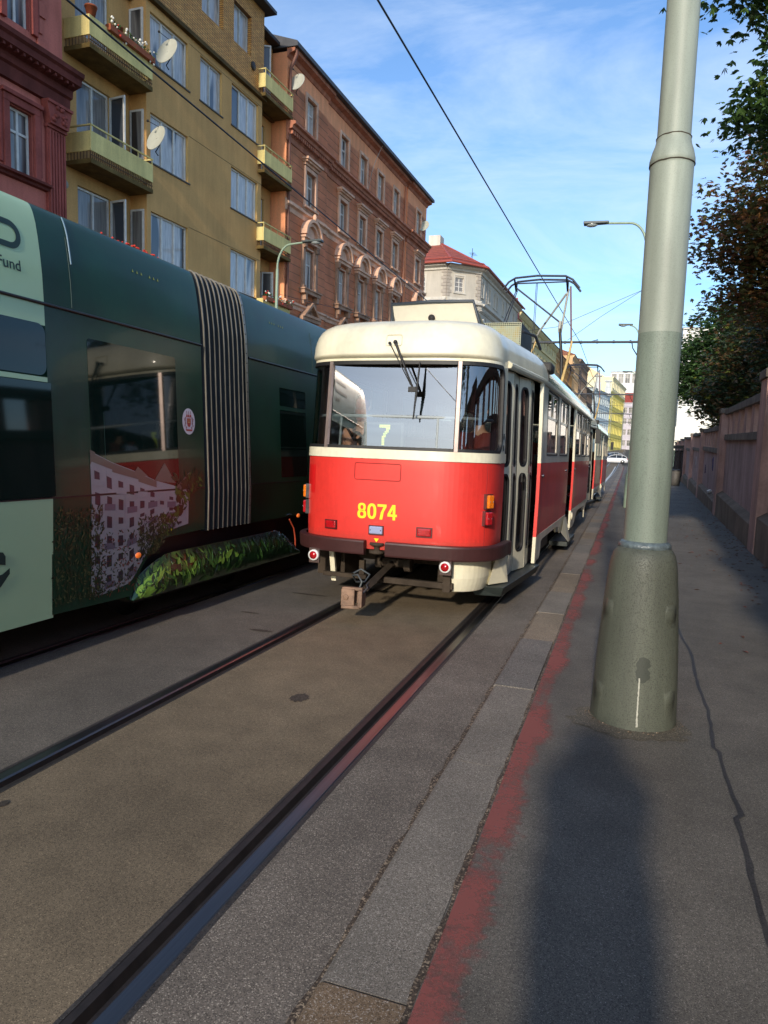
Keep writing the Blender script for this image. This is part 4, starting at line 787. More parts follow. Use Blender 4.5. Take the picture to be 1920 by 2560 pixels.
def main_pole():
    root = empty('tram_pole', loc=(.137, 4.75, .05), label='thick grey-green cast pole in the foreground with sleeved base and drip stain', cat='pole')
    b = MB(); b.lathe([(.262, -.05), (.260, .03), (.252, .25), (.243, .45), (.232, .62), (.2215, .78), (.210, .90), (.205, .96), (.196, 1.02), (.182, 1.065), (.158, 1.098), (.142, 1.108)], n=56)
    o = b.build('base_sleeve', MPB, root)
    # bolt pockets cut into the sleeve; dark brown inside paints in shade and dirt
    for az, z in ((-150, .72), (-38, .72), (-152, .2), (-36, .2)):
        c = MB(); a = R(az); r = .252-.04*z; c.ball((math.cos(a)*r*.99, math.sin(a)*r*.99, z), .052, 0, 14, 10, (1, 1, .85)); co = c.build('pocket_cutter', mat('pocket_shade_dirt', C(58, 48, 40), .9, ns=30, na=.4))
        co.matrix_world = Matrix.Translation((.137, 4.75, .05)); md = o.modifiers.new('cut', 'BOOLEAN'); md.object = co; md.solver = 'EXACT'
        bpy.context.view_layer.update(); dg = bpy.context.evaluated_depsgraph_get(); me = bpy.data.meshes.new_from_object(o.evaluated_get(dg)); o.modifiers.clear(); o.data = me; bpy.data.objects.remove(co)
    b = MB(); b.lathe([(.150, 1.095), (.158, 1.10), (.156, 1.122), (.142, 1.135), (.130, 1.14)], n=48); b.build('sealing_collar', mat('sealant_grey', C(92, 104, 108), .35, ns=30, na=.4, bump=.4, bs=40), root)
    b = MB(); b.lathe([(.1290, 1.10), (.1275, 1.6), (.1262, 2.41)], n=48); b.build('lower_shaft', MPM, root)
    b = MB(); b.lathe([(.1256, 2.408), (.1244, 3.38), (.1255, 3.40), (.130, 3.405), (.129, 3.43), (.117, 3.48), (.104, 3.515), (.0985, 3.545), (.0985, 3.56)], n=48); b.lathe([(.0955, 3.55), (.093, 4.6), (.086, 7.5), (.08, 9)], n=40)
    b.build('upper_shaft', MPU, root)
    b = MB()
    for rr, z in ((.0975, 3.556), (.1272, 3.400)):
        pts = [((rr)*math.cos(t), rr*math.sin(t), z+.004*noise.noise(Vector((t*3, z, 0)))) for t in [2*math.pi*k/60 for k in range(61)]]; b.tube(pts, [.0035+.003*abs(noise.noise(Vector((k*.8, z, 3)))) for k in range(61)], 5)
    b.build('weld_seam', mat('weld', C(74, 66, 56), .9), root)
    # dark patch and white drip as thin skins on the sleeve
    def skin(name, m, az0, f, z0, z1, nz, off):
        b = MB(); L = []
        for k in range(nz+1):
            z = z0+(z1-z0)*k/nz; wl, wr = f(z); r = .2625-.042*z*(1 if z < .5 else 1.18)+off
            zz = [(.03, .260), (.25, .252), (.45, .243), (.62, .232), (.78, .2215), (.9, .210)]
            for q in range(len(zz)-1):
                if zz[q][0] <= z <= zz[q+1][0]: r = zz[q][1]+(zz[q+1][1]-zz[q][1])*(z-zz[q][0])/(zz[q+1][0]-zz[q][0])+off
            L.append([(r*math.cos(az0+(wl+(wr-wl)*j/6)/r), r*math.sin(az0+(wl+(wr-wl)*j/6)/r), z) for j in range(7)])
        vs = [p for q in L for p in q]; b.add(vs, [(7*i+j, 7*i+j+1, 7*i+j+8, 7*i+j+7) for i in range(nz) for j in range(6)]); b.build(name, m, root)
    def fp(z):
        t = (z-.30)/.16; w = .040*math.sqrt(max(0, 1-(2*t-1)**4)); return (-w*(1+.5*noise.noise(Vector((z*40, 1, 0)))), w*(1+.5*noise.noise(Vector((z*40, 7, 0)))))
    skin('dark_patch', polemat('stain_dark', C(60, 64, 58), .8), R(-82), fp, .30, .46, 24, .0012)
    skin('white_drip', mat('drip_white', C(176, 176, 164), .7, ns=60, na=.3), R(-86), lambda z: ((-.004-.004*(.32-z)*6*0-.004*noise.noise(Vector((z*60, 2, 0)))), .004+.007*max(0, (.1-z)/.1)+.004*noise.noise(Vector((z*50, 4, 0)))), .03, .33, 40, .002)
    b = MB()
    for k in range(40):
        a = random.uniform(-3.1, 0); r = .265+abs(random.gauss(0, .02)); b.ball((r*math.cos(a), r*math.sin(a), .003), random.uniform(.003, .010), 0, 6, 4, (1, 1, .6))
    b.build('grit', M_dirt, root)
main_pole()

def street_lamp(x, y, z0, H, arm, label, name='street_lamp', pr=.10, group='street lamps along the street'):
    e = empty(name, loc=(x, y, z0), label=label, cat='street lamp', group=group); h = H-z0; sg = 1 if arm > 0 else -1; A = abs(arm)
    b = MB(); b.lathe([(.17, 0), (.16, 1.1), (.10, 1.2), (.085, 4.2), (.062, 4.35), (.055, h-.9)], n=16); b.build('pole', ML, e)
    b = MB(); pts = [(0, 0, h-.95)]+[(sg*(.55-.55*math.cos(t)), 0, h-.85+.85*math.sin(t)) for t in [math.pi/2*k/10 for k in range(11)]]+[(sg*(A-.75), 0, h+.04)]; b.tube(pts, .04, 8); b.build('arm', ML, e)
    b = MB(); c = A-.42; b.box(-.42, .38, -.15, .15, -.02, .07); b.v = [(v[0], v[1]*(.72 if v[0] < 0 else 1), v[2]*(.75 if v[0] < 0 else 1)) for v in b.v]; b.v = [(sg*(c+v[0]), v[1], v[2]+h+.04) for v in b.v]; b.build('lamp_housing', mat('lamp_grey', C(70, 78, 80), .5), e, bevel=.02)
    b = MB(); b.ball((sg*(c+.12), 0, h+.02), .2, 0, 12, 8, (1.0, .6, .42)); b.build('lamp_shade', mat('lamp_glass', C(150, 158, 160), .15, coat=1), e); return e
street_lamp(-13.3, 25.5, .1, 9.35, 1.9, 'curved street lamp rising between the green tram and the salmon house')
street_lamp(.13, 25.2, .05, 9.30, -2.05, 'curved street lamp reaching left from behind the big pole, the nearer of two')
street_lamp(.20, 45.0, .05, 9.42, -1.25, 'small distant street lamp reaching left, just above the horizontal bracket beam')
street_lamp(.35, 68.0, .05, 9.30, -1.3, 'farthest street lamp, low beside the glazed modern block')
# bracket beam on the second pole
def bracket(y, z, x0, label, r=.04):
    e = empty('bracket_arm', loc=(.1, y, z), label=label, cat='bracket arm', group='overhead wire bracket arms'); b = MB(); b.tube([(0, 0, 0), (x0-.1, 0, .02)], r, 8)
    for k in range(7): xx = (x0-.1)*(k+.5)/7; b.tube([(xx-.03, 0, .01), (xx+.03, 0, .01)], r*1.3, 8)
    b.build('beam', mat('beam_dark', C(58, 62, 70), .5), e); b = MB(); b.tube([(-.02, 0, -.45), (-.18, 0, -.2), (-.22, 0, 0)], .02, 5); b.tube([(-2.3, 0, .45), (-.03, 0, 1.9)], .008, 4) if False else None; b.build('brace', M_dark, e); return e
bracket(25.5, 5.54, -3.6, 'long horizontal bracket beam crossing behind the first pantograph'); bracket(46, 5.5, -3.8, 'thinner second bracket beam behind the second pantograph', .04); bracket(68, 5.6, -3.9, 'third bracket beam low in front of the far facades', .035); bracket(92, 6.0, -3.9, 'fourth bracket beam lowest in front of the lemon facade', .035)
M_wire = mat('wire_dark', C(38, 44, 58), .45, .4)
def wire(pts, r, label, group='overhead tram wires'):
    e = MB(); P = Vector(pts[0]); e.tube([Vector(p)-P for p in pts], r, 6); return e.build('overhead_wire', M_wire, label=label, cat='wire', group=group, parent=None) , P
def W(pts, r, label): o, P = wire(pts, r, label); o.location = P
W([(-2.78, -12, 5.6), (-2.36, 5.0, 5.6), (-1.79, 25.5, 5.56), (-1.9, 46, 5.5), (-1.8, 68, 5.55), (-2.0, 92, 6.0), (-2.0, 130, 6.4)], .0095, 'contact wire running above the red trams from the top of the photo')
W([(-4.75, -12, 5.6), (-5.25, 18.7, 5.6), (-5.0, 46, 5.6)], .011, 'contact wire passing in front of the ochre house above the green tram')
W([(.1, 25.2, 7.15), (-2.6, 25.4, 6.05), (-6.0, 25.5, 5.7), (-13.2, 25.5, 7.5)], .007, 'upper span wire from the hidden pole across the sky')
W([(.1, 25.2, 7.15), (-1.15, 25.3, 6.35), (-2.2, 25.5, 5.62)], .007, 'short slanting stay from the hidden pole to the bracket beam')
W([(-1.79, 25.5, 5.50), (-1.3, 25.5, 5.60), (-1.2, 25.5, 5.64)], .012, 'small steady arm holding the contact wire under the bracket beam')
for k, (y, z) in enumerate(((100, 7.2), (112, 8.8))): W([(3, y, z+gz(y)), (-14, y, z+gz(y)+.6)], .02, ['nearer', 'farther'][k]+' cross-street span wire low over the far road')

# ================================================================ SHELTER, BIN, CARS
e = empty('bus_shelter', loc=(3.55, 62, gz(62)+.05), label='dark glazed tram stop shelter at the far end of the wall', cat='shelter')
b = MB(); b.prism([(-.95, 2.55), (-.9, 2.75), (.85, 2.8), (.9, 2.55)], 1, -1.8, 2.2); b.build('roof', mat('shelter_dark', C(30, 36, 38), .4, coat=.5), e)
for x in (-.8, .8):
    for y in (-1.7, 2.1): b = MB(); b.box(x-.05, x+.05, y-.05, y+.05, 0, 2.56); b.build('post', mat('shelter_dark', C(30, 36, 38), .4), e)
b = MB(); b.box(-.8, .8, -1.7, -1.68, .3, 2.4); b.box(.78, .8, -1.6, 2.1, .3, 2.4); b.build('glass_panel', glassmat('shelter_glass', (.3, .36, .36), .1), e)
b = MB(); b.box(.1, .6, -1.2, 1.6, .42, .48); b.box(.3, .4, -1.1, -1.0, 0, .42); b.box(.3, .4, 1.4, 1.5, 0, .42); b.build('bench', M_dark, e)
e = empty('litter_bin', loc=(3.0, 50, .05), label='round grey litter bin standing by the wall before the shelter', cat='litter bin')
b = MB(); b.lathe([(0, 0), (.27, 0), (.30, .06), (.30, .92), (.27, .93)], n=20); b.build('body', mat('bin_grey', C(88, 84, 78), .6, ns=6, na=.2), e); b = MB(); b.lathe([(.31, .92), (.31, 1.0), (.20, 1.05), (.18, .98)], n=20); b.build('rim', M_black, e)

def car(x, y, rz, body, label, L=4.35, H=1.50, Wd=1.78):
    e = empty('parked_car' if False else 'car', loc=(x, y, gz(y)), label=label, cat='car'); e.rotation_euler.z = rz
    mb_ = mat('car_paint_%d_%d_%d' % body, C(*body), .3, coat=1); mg = mat('car_glass', (.02, .025, .03), .08, coat=1)
    sec = [(-.5, .35, .62, .66), (-.47, .24, .74, .80), (-.40, .20, .84, .86), (-.26, .19, .93, .88), (-.1, .19, .95, .89), (.1, .19, .95, .89), (.3, .19, .96, .88), (.42, .20, .96, .86), (.485, .24, .90, .80), (.5, .36, .74, .7)]
    b = MB(); rings = []
    for t, z0, z1, w in sec: hw = w*Wd/1.78; rings.append([(t*L, -hw*.96, z0), (t*L, -hw, (z0+z1)*.5), (t*L, -hw*.94, z1), (t*L, hw*.94, z1), (t*L, hw, (z0+z1)*.5), (t*L, hw*.96, z0)])
    vs = [p for g in rings for p in g]; b.add(vs, [(i*6+k, i*6+(k+1) % 6, (i+1)*6+(k+1) % 6, (i+1)*6+k) for i in range(len(sec)-1) for k in range(6)], 0, True); b.add(rings[0], [(0, 1, 2, 3, 4, 5)]); b.add(rings[-1], [(5, 4, 3, 2, 1, 0)])
    b.build('body', mb_, e)
    cab = [(-.24, .92, .93, .84), (-.10, .92, 1.36, .66), (.06, .94, H, .62), (.26, .95, H-.03, .62), (.40, .95, 1.28, .64), (.47, .93, .96, .80)]
    b = MB(); R_ = [[(c[0]*L, -.84*Wd/1.78, c[1]), (c[0]*L, -c[3], c[2]), (c[0]*L, c[3], c[2]), (c[0]*L, .84*Wd/1.78, c[1])] for c in cab]
    vs = [p for g in R_ for p in g]; b.add(vs, [(i*4+k, i*4+k+1, (i+1)*4+k+1, (i+1)*4+k) for i in range(5) for k in range(3)], 0, True); b.build('windows', mg, e)
    b = MB(); 
    for i in range(1, 4):
        a, c = cab[i], cab[i+1]; b.quad((a[0]*L, -a[3]-.01, a[2]+.015), (c[0]*L, -c[3]-.01, c[2]+.015), (c[0]*L, c[3]+.01, c[2]+.015), (a[0]*L, a[3]+.01, a[2]+.015))
    for t0, t1 in ((cab[2], .02), (cab[3], .03)):
        for s in (-1, 1): b.tube([(t0[0]*L+.1, s*.85*Wd/1.78, .93), (t0[0]*L+.1, s*(t0[3]+.01), t0[2])], .035, 5)
    for s in (-1, 1): b.tube([(cab[0][0]*L, s*.8, .93), (cab[1][0]*L, s*.67, 1.36), (cab[2][0]*L, s*.63, H), (cab[3][0]*L, s*.63, H-.02), (cab[4][0]*L, s*.65, 1.29), (cab[5][0]*L, s*.8, .97)], .035, 6)
    b.build('roof', mb_, e)
    for tx in (-.31, .31):
        for s in (-1, 1):
            b = MB(); b.lathe([(0, -.11), (.31, -.11), (.33, -.08), (.33, .08), (.31, .11), (0, .11)], (tx*L, s*.78, .33), 20, axis='Y'); w = b.build('wheel', M_black, e); b = MB(); b.lathe([(0, .118*s), (.2, .118*s), (.215, .10*s)], (tx*L, s*.78, .33), 14, axis='Y'); b.build('rim', M_steel, w)
    for s in (-1, 1):
        b = MB(); b.box(-.488*L, -.455*L, s*.62-.14, s*.62+.14, .66, .78); b.build('headlight', mat('headlamp', (.6, .62, .65), .2, coat=1), e, bevel=.02); b = MB(); b.box(.47*L, .497*L, s*.66-.14, s*.66+.14, .72, .90); b.build('tail_light', mat('tail_red', (.4, .02, .02), .2, coat=1), e, bevel=.02)
    return e
car(-2.2, 128.5, 0.04, (232, 234, 238), 'white estate car crossing at the junction ahead', 4.5)
car(-4.6, 137, .5, (96, 120, 160), 'blue car behind the white one at the junction', 4.3)
car(-3.0, 146, .2, (176, 190, 206), 'silver-blue car half hidden behind the white one', 4.3)
car(1.6, 140, 1.5, (60, 62, 66), 'dark car on the far side of the junction beside the pole', 4.3)

# ================================================================ TREES
M_bark = plaster('bark', C(66, 54, 46), .6, 4, 1.0)
def leafm(n, c, tr=.25):
    m = mat(n, C(*c), .55, ns=1.2, na=.3); t = m.node_tree; p = t.nodes['Principled BSDF']; tl = t.nodes.new('ShaderNodeBsdfTranslucent'); mxs = t.nodes.new('ShaderNodeMixShader'); mxs.inputs[0].default_value = tr
    tl.inputs[0].default_value = (*[min(1, v*1.6) for v in C(*c)], 1); t.links.new(p.outputs[0], mxs.inputs[1]); t.links.new(tl.outputs[0], mxs.inputs[2]); t.links.new(mxs.outputs[0], t.nodes['Material Output'].inputs[0]); return m
LG = [leafm('leaf_green_dark', (54, 80, 42)), leafm('leaf_green', (80, 110, 52)), leafm('leaf_green_yellow', (104, 116, 48))]
LR = [leafm('leaf_russet', (122, 84, 58)), leafm('leaf_brown_green', (90, 90, 50)), leafm('leaf_amber', (160, 112, 60))]
LD = [leafm('leaf_deep', (58, 74, 46)), leafm('leaf_deep_brown', (102, 80, 50)), leafm('leaf_lime', (118, 120, 40))]
def tree(label, base, fork, blobs, n, mats, wts, size, clr=.28, seed=1, name='tree', tr=.16, twig=True, leaflets=4):
    random.seed(seed); e = empty(name, loc=base, label=label, cat='tree', group='trees behind the wall'); B = Vector(base); F = Vector(fork)
    tb = MB(); cb = MB(); bb = MB(); mid = (B+F)/2+Vector((random.uniform(-.2, .2), random.uniform(-.2, .2), 0))
    tb.tube([B-B-Vector((0, 0, .6)), mid-B, F-B], [tr*1.5, tr*1.05, tr*.9], 10)
    vol = [r[0]*r[1]*r[2] for c, r in blobs]; tot = sum(v**.8 for v in vol)
    for (c, r), v in zip(blobs, vol):
        c = Vector(c); q = [F-B]; m = F.lerp(c, .5)+Vector((0, 0, .25)); q += [m-B, c-B]; bb.tube(q, [tr*.5, tr*.33, tr*.16], 7)
        nn = int(n*(v**.8)/tot); K = max(6, nn//42); cl = []
        for k in range(K):
            d = Vector((random.gauss(0, 1), random.gauss(0, 1), random.gauss(0, 1))).normalized(); rad = random.random()**.38; p = c+Vector((d.x*r[0], d.y*r[1], d.z*r[2]))*rad
            cl.append((p, d, random.uniform(.6, 1.4)*clr*(min(r)**.3)))
            if twig and k % 2 == 0:
                s = c.lerp(p, .15); h = s.lerp(p, .55)+Vector((random.uniform(-.1, .1), random.uniform(-.1, .1), .08)); bb.tube([s-B, h-B, p-B], [tr*.09, tr*.06, .006], 4, cap=False)
        for i in range(nn):
            p, d, cr_ = cl[i % K]; o = Vector((random.gauss(0, 1), random.gauss(0, 1), random.gauss(0, .75)))*cr_*.62; q = p+o-Vector((0, 0, .12*cr_*random.random())); mi = random.choices((0, 1, 2), wts)[0]
            # a spray of narrow drooping leaflets
            ax = Vector((random.gauss(0, 1), random.gauss(0, 1), random.gauss(-.25, .4))).normalized(); sd_ = ax.cross(Vector((0, 0, 1))).normalized()
            if sd_.length < .1: sd_ = Vector((1, 0, 0))
            for j in range(leaflets):
                a = (j-(leaflets-1)/2)*.62; dr = (ax*math.cos(a)+sd_*math.sin(a)).normalized(); dr.z -= .25; L = size*random.uniform(.75, 1.25); w = (dr.cross(Vector((random.gauss(0, .5), random.gauss(0, .5), 1)))).normalized()*L*.24; s = q-B
                cb.add([s, s+dr*L*.5+w, s+dr*L, s+dr*L*.5-w], [(0, 1, 2, 3)], mi)
    tb.build('trunk', M_bark, e); bb.build('branches', M_bark, e); cb.build('crown', mats, e); return e
tree('russet chestnut bough hanging over the pavement right of the big pole', (5.6, 15.5, .4), (4.6, 15.2, 4.2), [((2.75, 14.6, 6.5), (1.15, 1.5, 1.2)), ((1.75, 14.2, 5.75), (.85, 1.1, .75)), ((2.3, 14.4, 4.75), (1.0, 1.2, .5)), ((3.1, 14.8, 7.6), (.9, 1.3, .7)), ((3.6, 15, 6.2), (1.4, 1.8, 2.2)), ((3.3, 15.2, 4.8), (1.1, 1.4, .9)), ((2.6, 14.6, 5.6), (.9, 1.2, .9))], 30000, LR, (2.6, 6, 1), .080, .45, 3)
tree('dark green boughs entering at the top right corner of the photo', (6.2, 9.2, .4), (4.4, 9.2, 4.6), [((1.25, 9, 7.15), (.8, .9, .30)), ((1.75, 9.1, 6.55), (.55, .8, .28)), ((1.5, 9.2, 5.62), (.62, .8, .36)), ((2.0, 9.3, 5.9), (.8, 1.0, .6)), ((3.2, 9.3, 7.4), (1.2, 1.2, .9))], 16000, LG, (6, 4, .4), .070, .38, 4)
tree('rounded dark green tree standing alone far behind the wall', (6.0, 48, .4), (5.6, 48, 3.0), [((4.7, 48, 8.8), (1.9, 2.4, 2.2)), ((3.9, 47.5, 6.6), (1.6, 2, 1.7)), ((3.35, 47, 7.2), (.9, 1.2, 1.9)), ((6.3, 48, 9.5), (2, 2.4, 2.4)), ((6.6, 48.5, 6.2), (2.2, 2.4, 2.2))], 15000, LG, (8, 2.5, .2), .19, .55, 5, twig=False)
tree('low russet-brown tree with lime leaves leaning over the far wall', (5.6, 27, .4), (5.0, 27, 2.6), [((3.25, 25.8, 4.9), (1.0, 1.4, 1.2)), ((2.75, 25.5, 3.75), (.75, 1.2, .6)), ((2.4, 25.4, 3.7), (.5, .9, .55)), ((4.2, 26.5, 6.1), (1.1, 1.6, 1.2)), ((4.6, 26.8, 4.4), (1.3, 1.6, 1.5)), ((5.8, 27.5, 6.2), (1.5, 1.8, 1.8))], 16000, LD, (6, 4, .8), .12, .42, 6, twig=False)
tree('deep brown-green tree filling the right edge above the wall', (6.0, 19.5, .4), (5.5, 19.5, 2.8), [((3.9, 19, 4.9), (1.2, 1.8, 1.3)), ((3.8, 18.6, 3.75), (1.0, 1.6, .7)), ((4.7, 19.5, 6.4), (1.5, 1.8, 1.4))], 14000, LD, (7, 3, .5), .11, .42, 7, twig=False)
tree('dark tree behind the wall between the russet tree and the round green one', (6.8, 36, .4), (6.4, 36, 3.0), [((5.2, 35, 4.9), (1.6, 2, 1.8)), ((6.4, 36, 7.2), (1.9, 2.2, 1.8)), ((4.6, 35, 3.6), (1.1, 1.6, .9))], 11000, LD, (7, 3, .3), .16, .5, 8, twig=False)
tree('green chestnut behind the viewer whose shade falls on the pavement', (6.4, -6, .4), (5.6, -6, 4.4), [((4.6, -6, 6.2), (1.9, 2.4, 1.4)), ((6.6, -6, 7.6), (2.2, 2.6, 1.8)), ((3.3, -4.6, 5.8), (.9, 1.0, .6))], 4200, LG, (6, 4, 1), .16, .42, 9, twig=False)
tree('broad green tree well behind the viewer on the park side', (7.0, -22, .4), (6.6, -22, 4.4), [((5.4, -22, 8.2), (3.0, 3.6, 3)), ((7.6, -20, 9.6), (3, 3, 2.6)), ((6.8, -25, 5.6), (3, 3, 1.6))], 4200, LG, (6, 4, 1), .26, .8, 10, twig=False)

# ================================================================ RED TRAM
random.seed(21)
TH = R(0.8)
RX0, RY0, TL = 1.06, .78, 14.0
def plan_points():
    P = []; n = 26
    for i in range(n+1):
        a = math.pi/2*(i/n)**1.25; P.append((RX0*abs(math.sin(a))**.588, RY0-RY0*abs(math.cos(a))**.588))
    P += [(1.225, 2.45), (1.225, 12.1), (1.12, 13.2)]
    for i in range(1, n+1):
        a = math.pi/2*(1-i/n); P.append((1.12*abs(math.sin(a))**(2/3), TL-.8+.8*abs(math.cos(a))**(2/3)))
    return [Vector((x, y)) for x, y in P]
PL = plan_points(); SL = [0.0]
for i in range(1, len(PL)): SL.append(SL[-1]+(PL[i]-PL[i-1]).length)
STOT = SL[-1]
def s_of(y=None, x=None):
    """path length on the right half at given y (sides) or x (rear end)"""
    for i in range(len(PL)-1):
        if x is not None and PL[i].x <= x <= PL[i+1].x: return SL[i]+(x-PL[i].x)/(PL[i+1].x-PL[i].x)*(SL[i+1]-SL[i])
        if x is None and PL[i].y <= y <= PL[i+1].y and PL[i+1].y > PL[i].y: return SL[i]+(y-PL[i].y)/(PL[i+1].y-PL[i].y)*(SL[i+1]-SL[i])
EP = [(.3, .05), (.62, .035), (.8, .012), (1.1, 0), (1.6, .004), (2.62, .085), (2.63, .02), (2.66, .018), (2.76, .028), (2.84, .048), (2.90, .08), (2.95, .13), (2.99, .20), (3.025, .32), (3.055, .48), (3.08, .7), (3.10, .95), (3.118, 1.25)]
def einset(z):
    for i in range(len(EP)-1):
        if EP[i][0] <= z <= EP[i+1][0]: return EP[i][1]+(z-EP[i][0])/(EP[i+1][0]-EP[i][0])*(EP[i+1][1]-EP[i][1])
    return EP[0][1] if z < EP[0][0] else EP[-1][1]
def TP(s, z, o=0.0):
    sg = 1 if s >= 0 else -1; a = min(abs(s), STOT)
    i = 0
    while i < len(SL)-2 and SL[i+1] < a: i += 1
    t = (a-SL[i])/(SL[i+1]-SL[i]); p = PL[i].lerp(PL[i+1], t); d = 1e-3
    def at(u):
        u = max(0, min(STOT, u)); k = 0
        while k < len(SL)-2 and SL[k+1] < u: k += 1
        return PL[k].lerp(PL[k+1], (u-SL[k])/(SL[k+1]-SL[k]))
    tg = (at(a+.02)-at(a-.02)); 
    if tg.length < 1e-6: tg = Vector((1, 0))
    tg.normalize(); n = Vector((tg.y, -tg.x))
    if a < 1e-6: n = Vector((0, -1))
    e = einset(z); wy = max(0, 1-p.y/1.0)-max(0, 1-(TL-p.y)/1.0)
    x = max(0, p.x*(1-(e*.25 if z < 2.625 else e)/1.25)); y = p.y+e*wy
    x += n.x*o; y += n.y*o
    return Vector((sg*x, y, z))
def rr(s0, s1, z0, z1, r, e=0, n=6):
    s0 -= e; s1 += e; z0 -= e; z1 += e; r = max(.002, r+e); P = []
    for cx, cz, a0 in ((s1-r, z0+r, -90), (s1-r, z1-r, 0), (s0+r, z1-r, 90), (s0+r, z0+r, 180)):
        for k in range(n+1): a = R(a0+90*k/n); P.append((cx+r*math.cos(a), cz+r*math.sin(a)))
    return P
def dens(P, step=.06):
    Q = []
    for i in range(len(P)):
        a, b_ = P[i], P[(i+1) % len(P)]; d = math.hypot(b_[0]-a[0], b_[1]-a[1]); k = max(1, int(d/step))
        for j in range(k): Q.append((a[0]+(b_[0]-a[0])*j/k, a[1]+(b_[1]-a[1])*j/k))
    return Q
def colpanel(b, fn, s0, s1, z0, z1, holes=(), mi=0, step=.06, rim=.03, rmi=None, zs=None, smooth=True):
    """curved skin fn(s,z,o) over a rectangle with rounded openings, built column by column"""
    S = {round(s0, 5), round(s1, 5)}; k = max(1, int(round((s1-s0)/step)))
    for i in range(k+1): S.add(round(s0+(s1-s0)*i/k, 5))
    for h in holes:
        for q in rr(*h): 
            if s0 < q[0] < s1: S.add(round(q[0], 5))
    S = sorted(S)
    def iv(h, s):
        a, c, za, zb, r = h; d = 0
        if s < a+r: t = max(0, a+r-s); d = r-math.sqrt(max(0, r*r-min(t, r)**2))
        elif s > c-r: t = max(0, s-(c-r)); d = r-math.sqrt(max(0, r*r-min(t, r)**2))
        return za+d, zb-d
    zl = [z0]+[z for z in (zs or []) if z0 < z < z1]+[z1]
    for i in range(len(S)-1):
        a, c = S[i], S[i+1]
        if c-a < 1e-5: continue
        m = (a+c)/2; act = sorted([h for h in holes if h[0] < m < h[1]], key=lambda h: h[2]); lo_a = lo_c = z0
        segs = []
        for h in act: (ha, hb), (hc, hd) = iv(h, a), iv(h, c); segs.append((lo_a, ha, lo_c, hc)); lo_a, lo_c = hb, hd
        segs.append((lo_a, z1, lo_c, z1))
        for (pa, qa, pc, qc) in segs:
            kk = max(1, int((max(qa-pa, qc-pc))/.12)) if max(qa-pa, qc-pc) > .2 else 1
            if zs is not None: 
                lv = [0]+[(z-pa)/(qa-pa) for z in zs if pa+.001 < z < qa-.001]+[1]
            else: lv = [j/kk for j in range(kk+1)]
            vs = [fn(a, pa+(qa-pa)*t) for t in lv]+[fn(c, pc+(qc-pc)*t) for t in lv]; n = len(lv)
            b.add(vs, [(j, n+j, n+j+1, j+1) for j in range(n-1)], mi, smooth)
    for h in holes:
        P = dens(rr(*h)); n = len(P); vs = [fn(q[0], q[1]) for q in P]+[fn(q[0], q[1], -rim) for q in P]
        b.add(vs, [(j, (j+1) % n, n+(j+1) % n, n+j) for j in range(n)], mi if rmi is None else rmi)
def gasket(b, fn, h, w_out=.014, w_in=.016, o=.006, mi=0):
    base = rr(*h, n=6); O = dens(rr(*h, e=w_out, n=6)); 
    A = rr(*h, e=w_out, n=6); B_ = rr(*h, e=-w_in, n=6); QA = []; QB = []
    for i in range(len(A)):
        a, a2 = A[i], A[(i+1) % len(A)]; c, c2 = B_[i], B_[(i+1) % len(B_)]; k = max(1, int(math.hypot(a2[0]-a[0], a2[1]-a[1])/.06))
        for j in range(k): t = j/k; QA.append((a[0]+(a2[0]-a[0])*t, a[1]+(a2[1]-a[1])*t)); QB.append((c[0]+(c2[0]-c[0])*t, c[1]+(c2[1]-c[1])*t))
    n = len(QA); vs = [fn(*q, 0) for q in QA]+[fn(*q, o) for q in QA]+[fn(*q, o) for q in QB]+[fn(*q, -.03) for q in QB]
    b.add(vs, [(r*n+j, r*n+(j+1) % n, (r+1)*n+(j+1) % n, (r+1)*n+j) for r in range(3) for j in range(n)], mi, False)
def pane(b, fn, h, o=-.014, mi=0, step=.08, e=.01):
    ks = max(1, int((h[1]-h[0])/step)); b.grid(lambda u, v: fn(h[0]-e+(h[1]-h[0]+2*e)*u/ks, h[2]-e+(h[3]-h[2]+2*e)*v/6, o), list(range(ks+1)), list(range(7)), mi, True)

T_red = mat('tram_red_paint', C(222, 54, 46), .46, ns=1.6, na=.16, coat=.35, ns2=14, na2=.05, stretch=(1, 1, .35)); T_cream = mat('tram_cream_paint', C(226, 220, 194), .42, ns=2.2, na=.16, coat=.4, ns2=18, na2=.04, stretch=(1, 1, .4)); T_side = mat('tram_window_frame_cream', C(206, 200, 182), .4, ns=3, na=.12, coat=.4)
T_roof = mat('tram_roof_grey', C(150, 156, 146), .22, ns=3, na=.3, coat=1); T_glass = glassmat('tram_glass', (.62, .68, .66), .16); T_wsc = glassmat('rear_screen_glass', (.64, .68, .68), .20); T_glass2 = glassmat('tram_door_glass', (.42, .46, .46), .10)
T_bump = mat('bumper_brown', C(62, 34, 34), .45, ns=5, na=.2); T_orange = mat('lens_amber', C(226, 116, 18), .18, coat=1, emit=.08, ns=60, na=.4); T_redl = mat('lens_red', C(176, 22, 30), .18, coat=1, ns=60, na=.35); T_white = mat('lens_clear', C(150, 160, 196), .12, coat=1)
T_dust = plaster('underframe_dust', C(74, 64, 54), .5, 3, .8); T_alu = mat('aluminium_strip', C(196, 176, 168), .35, .7, 8, .15); T_yel = mat('yellow_lettering', C(238, 222, 40), .45)
T_grey = mat('grey_rail', C(150, 158, 160), .45); T_int = mat('tram_interior', C(120, 112, 98), .7, ns=4, na=.1); T_seat = mat('seat_red', C(150, 46, 34), .6); T_floor = mat('tram_floor', C(60, 58, 54), .8)

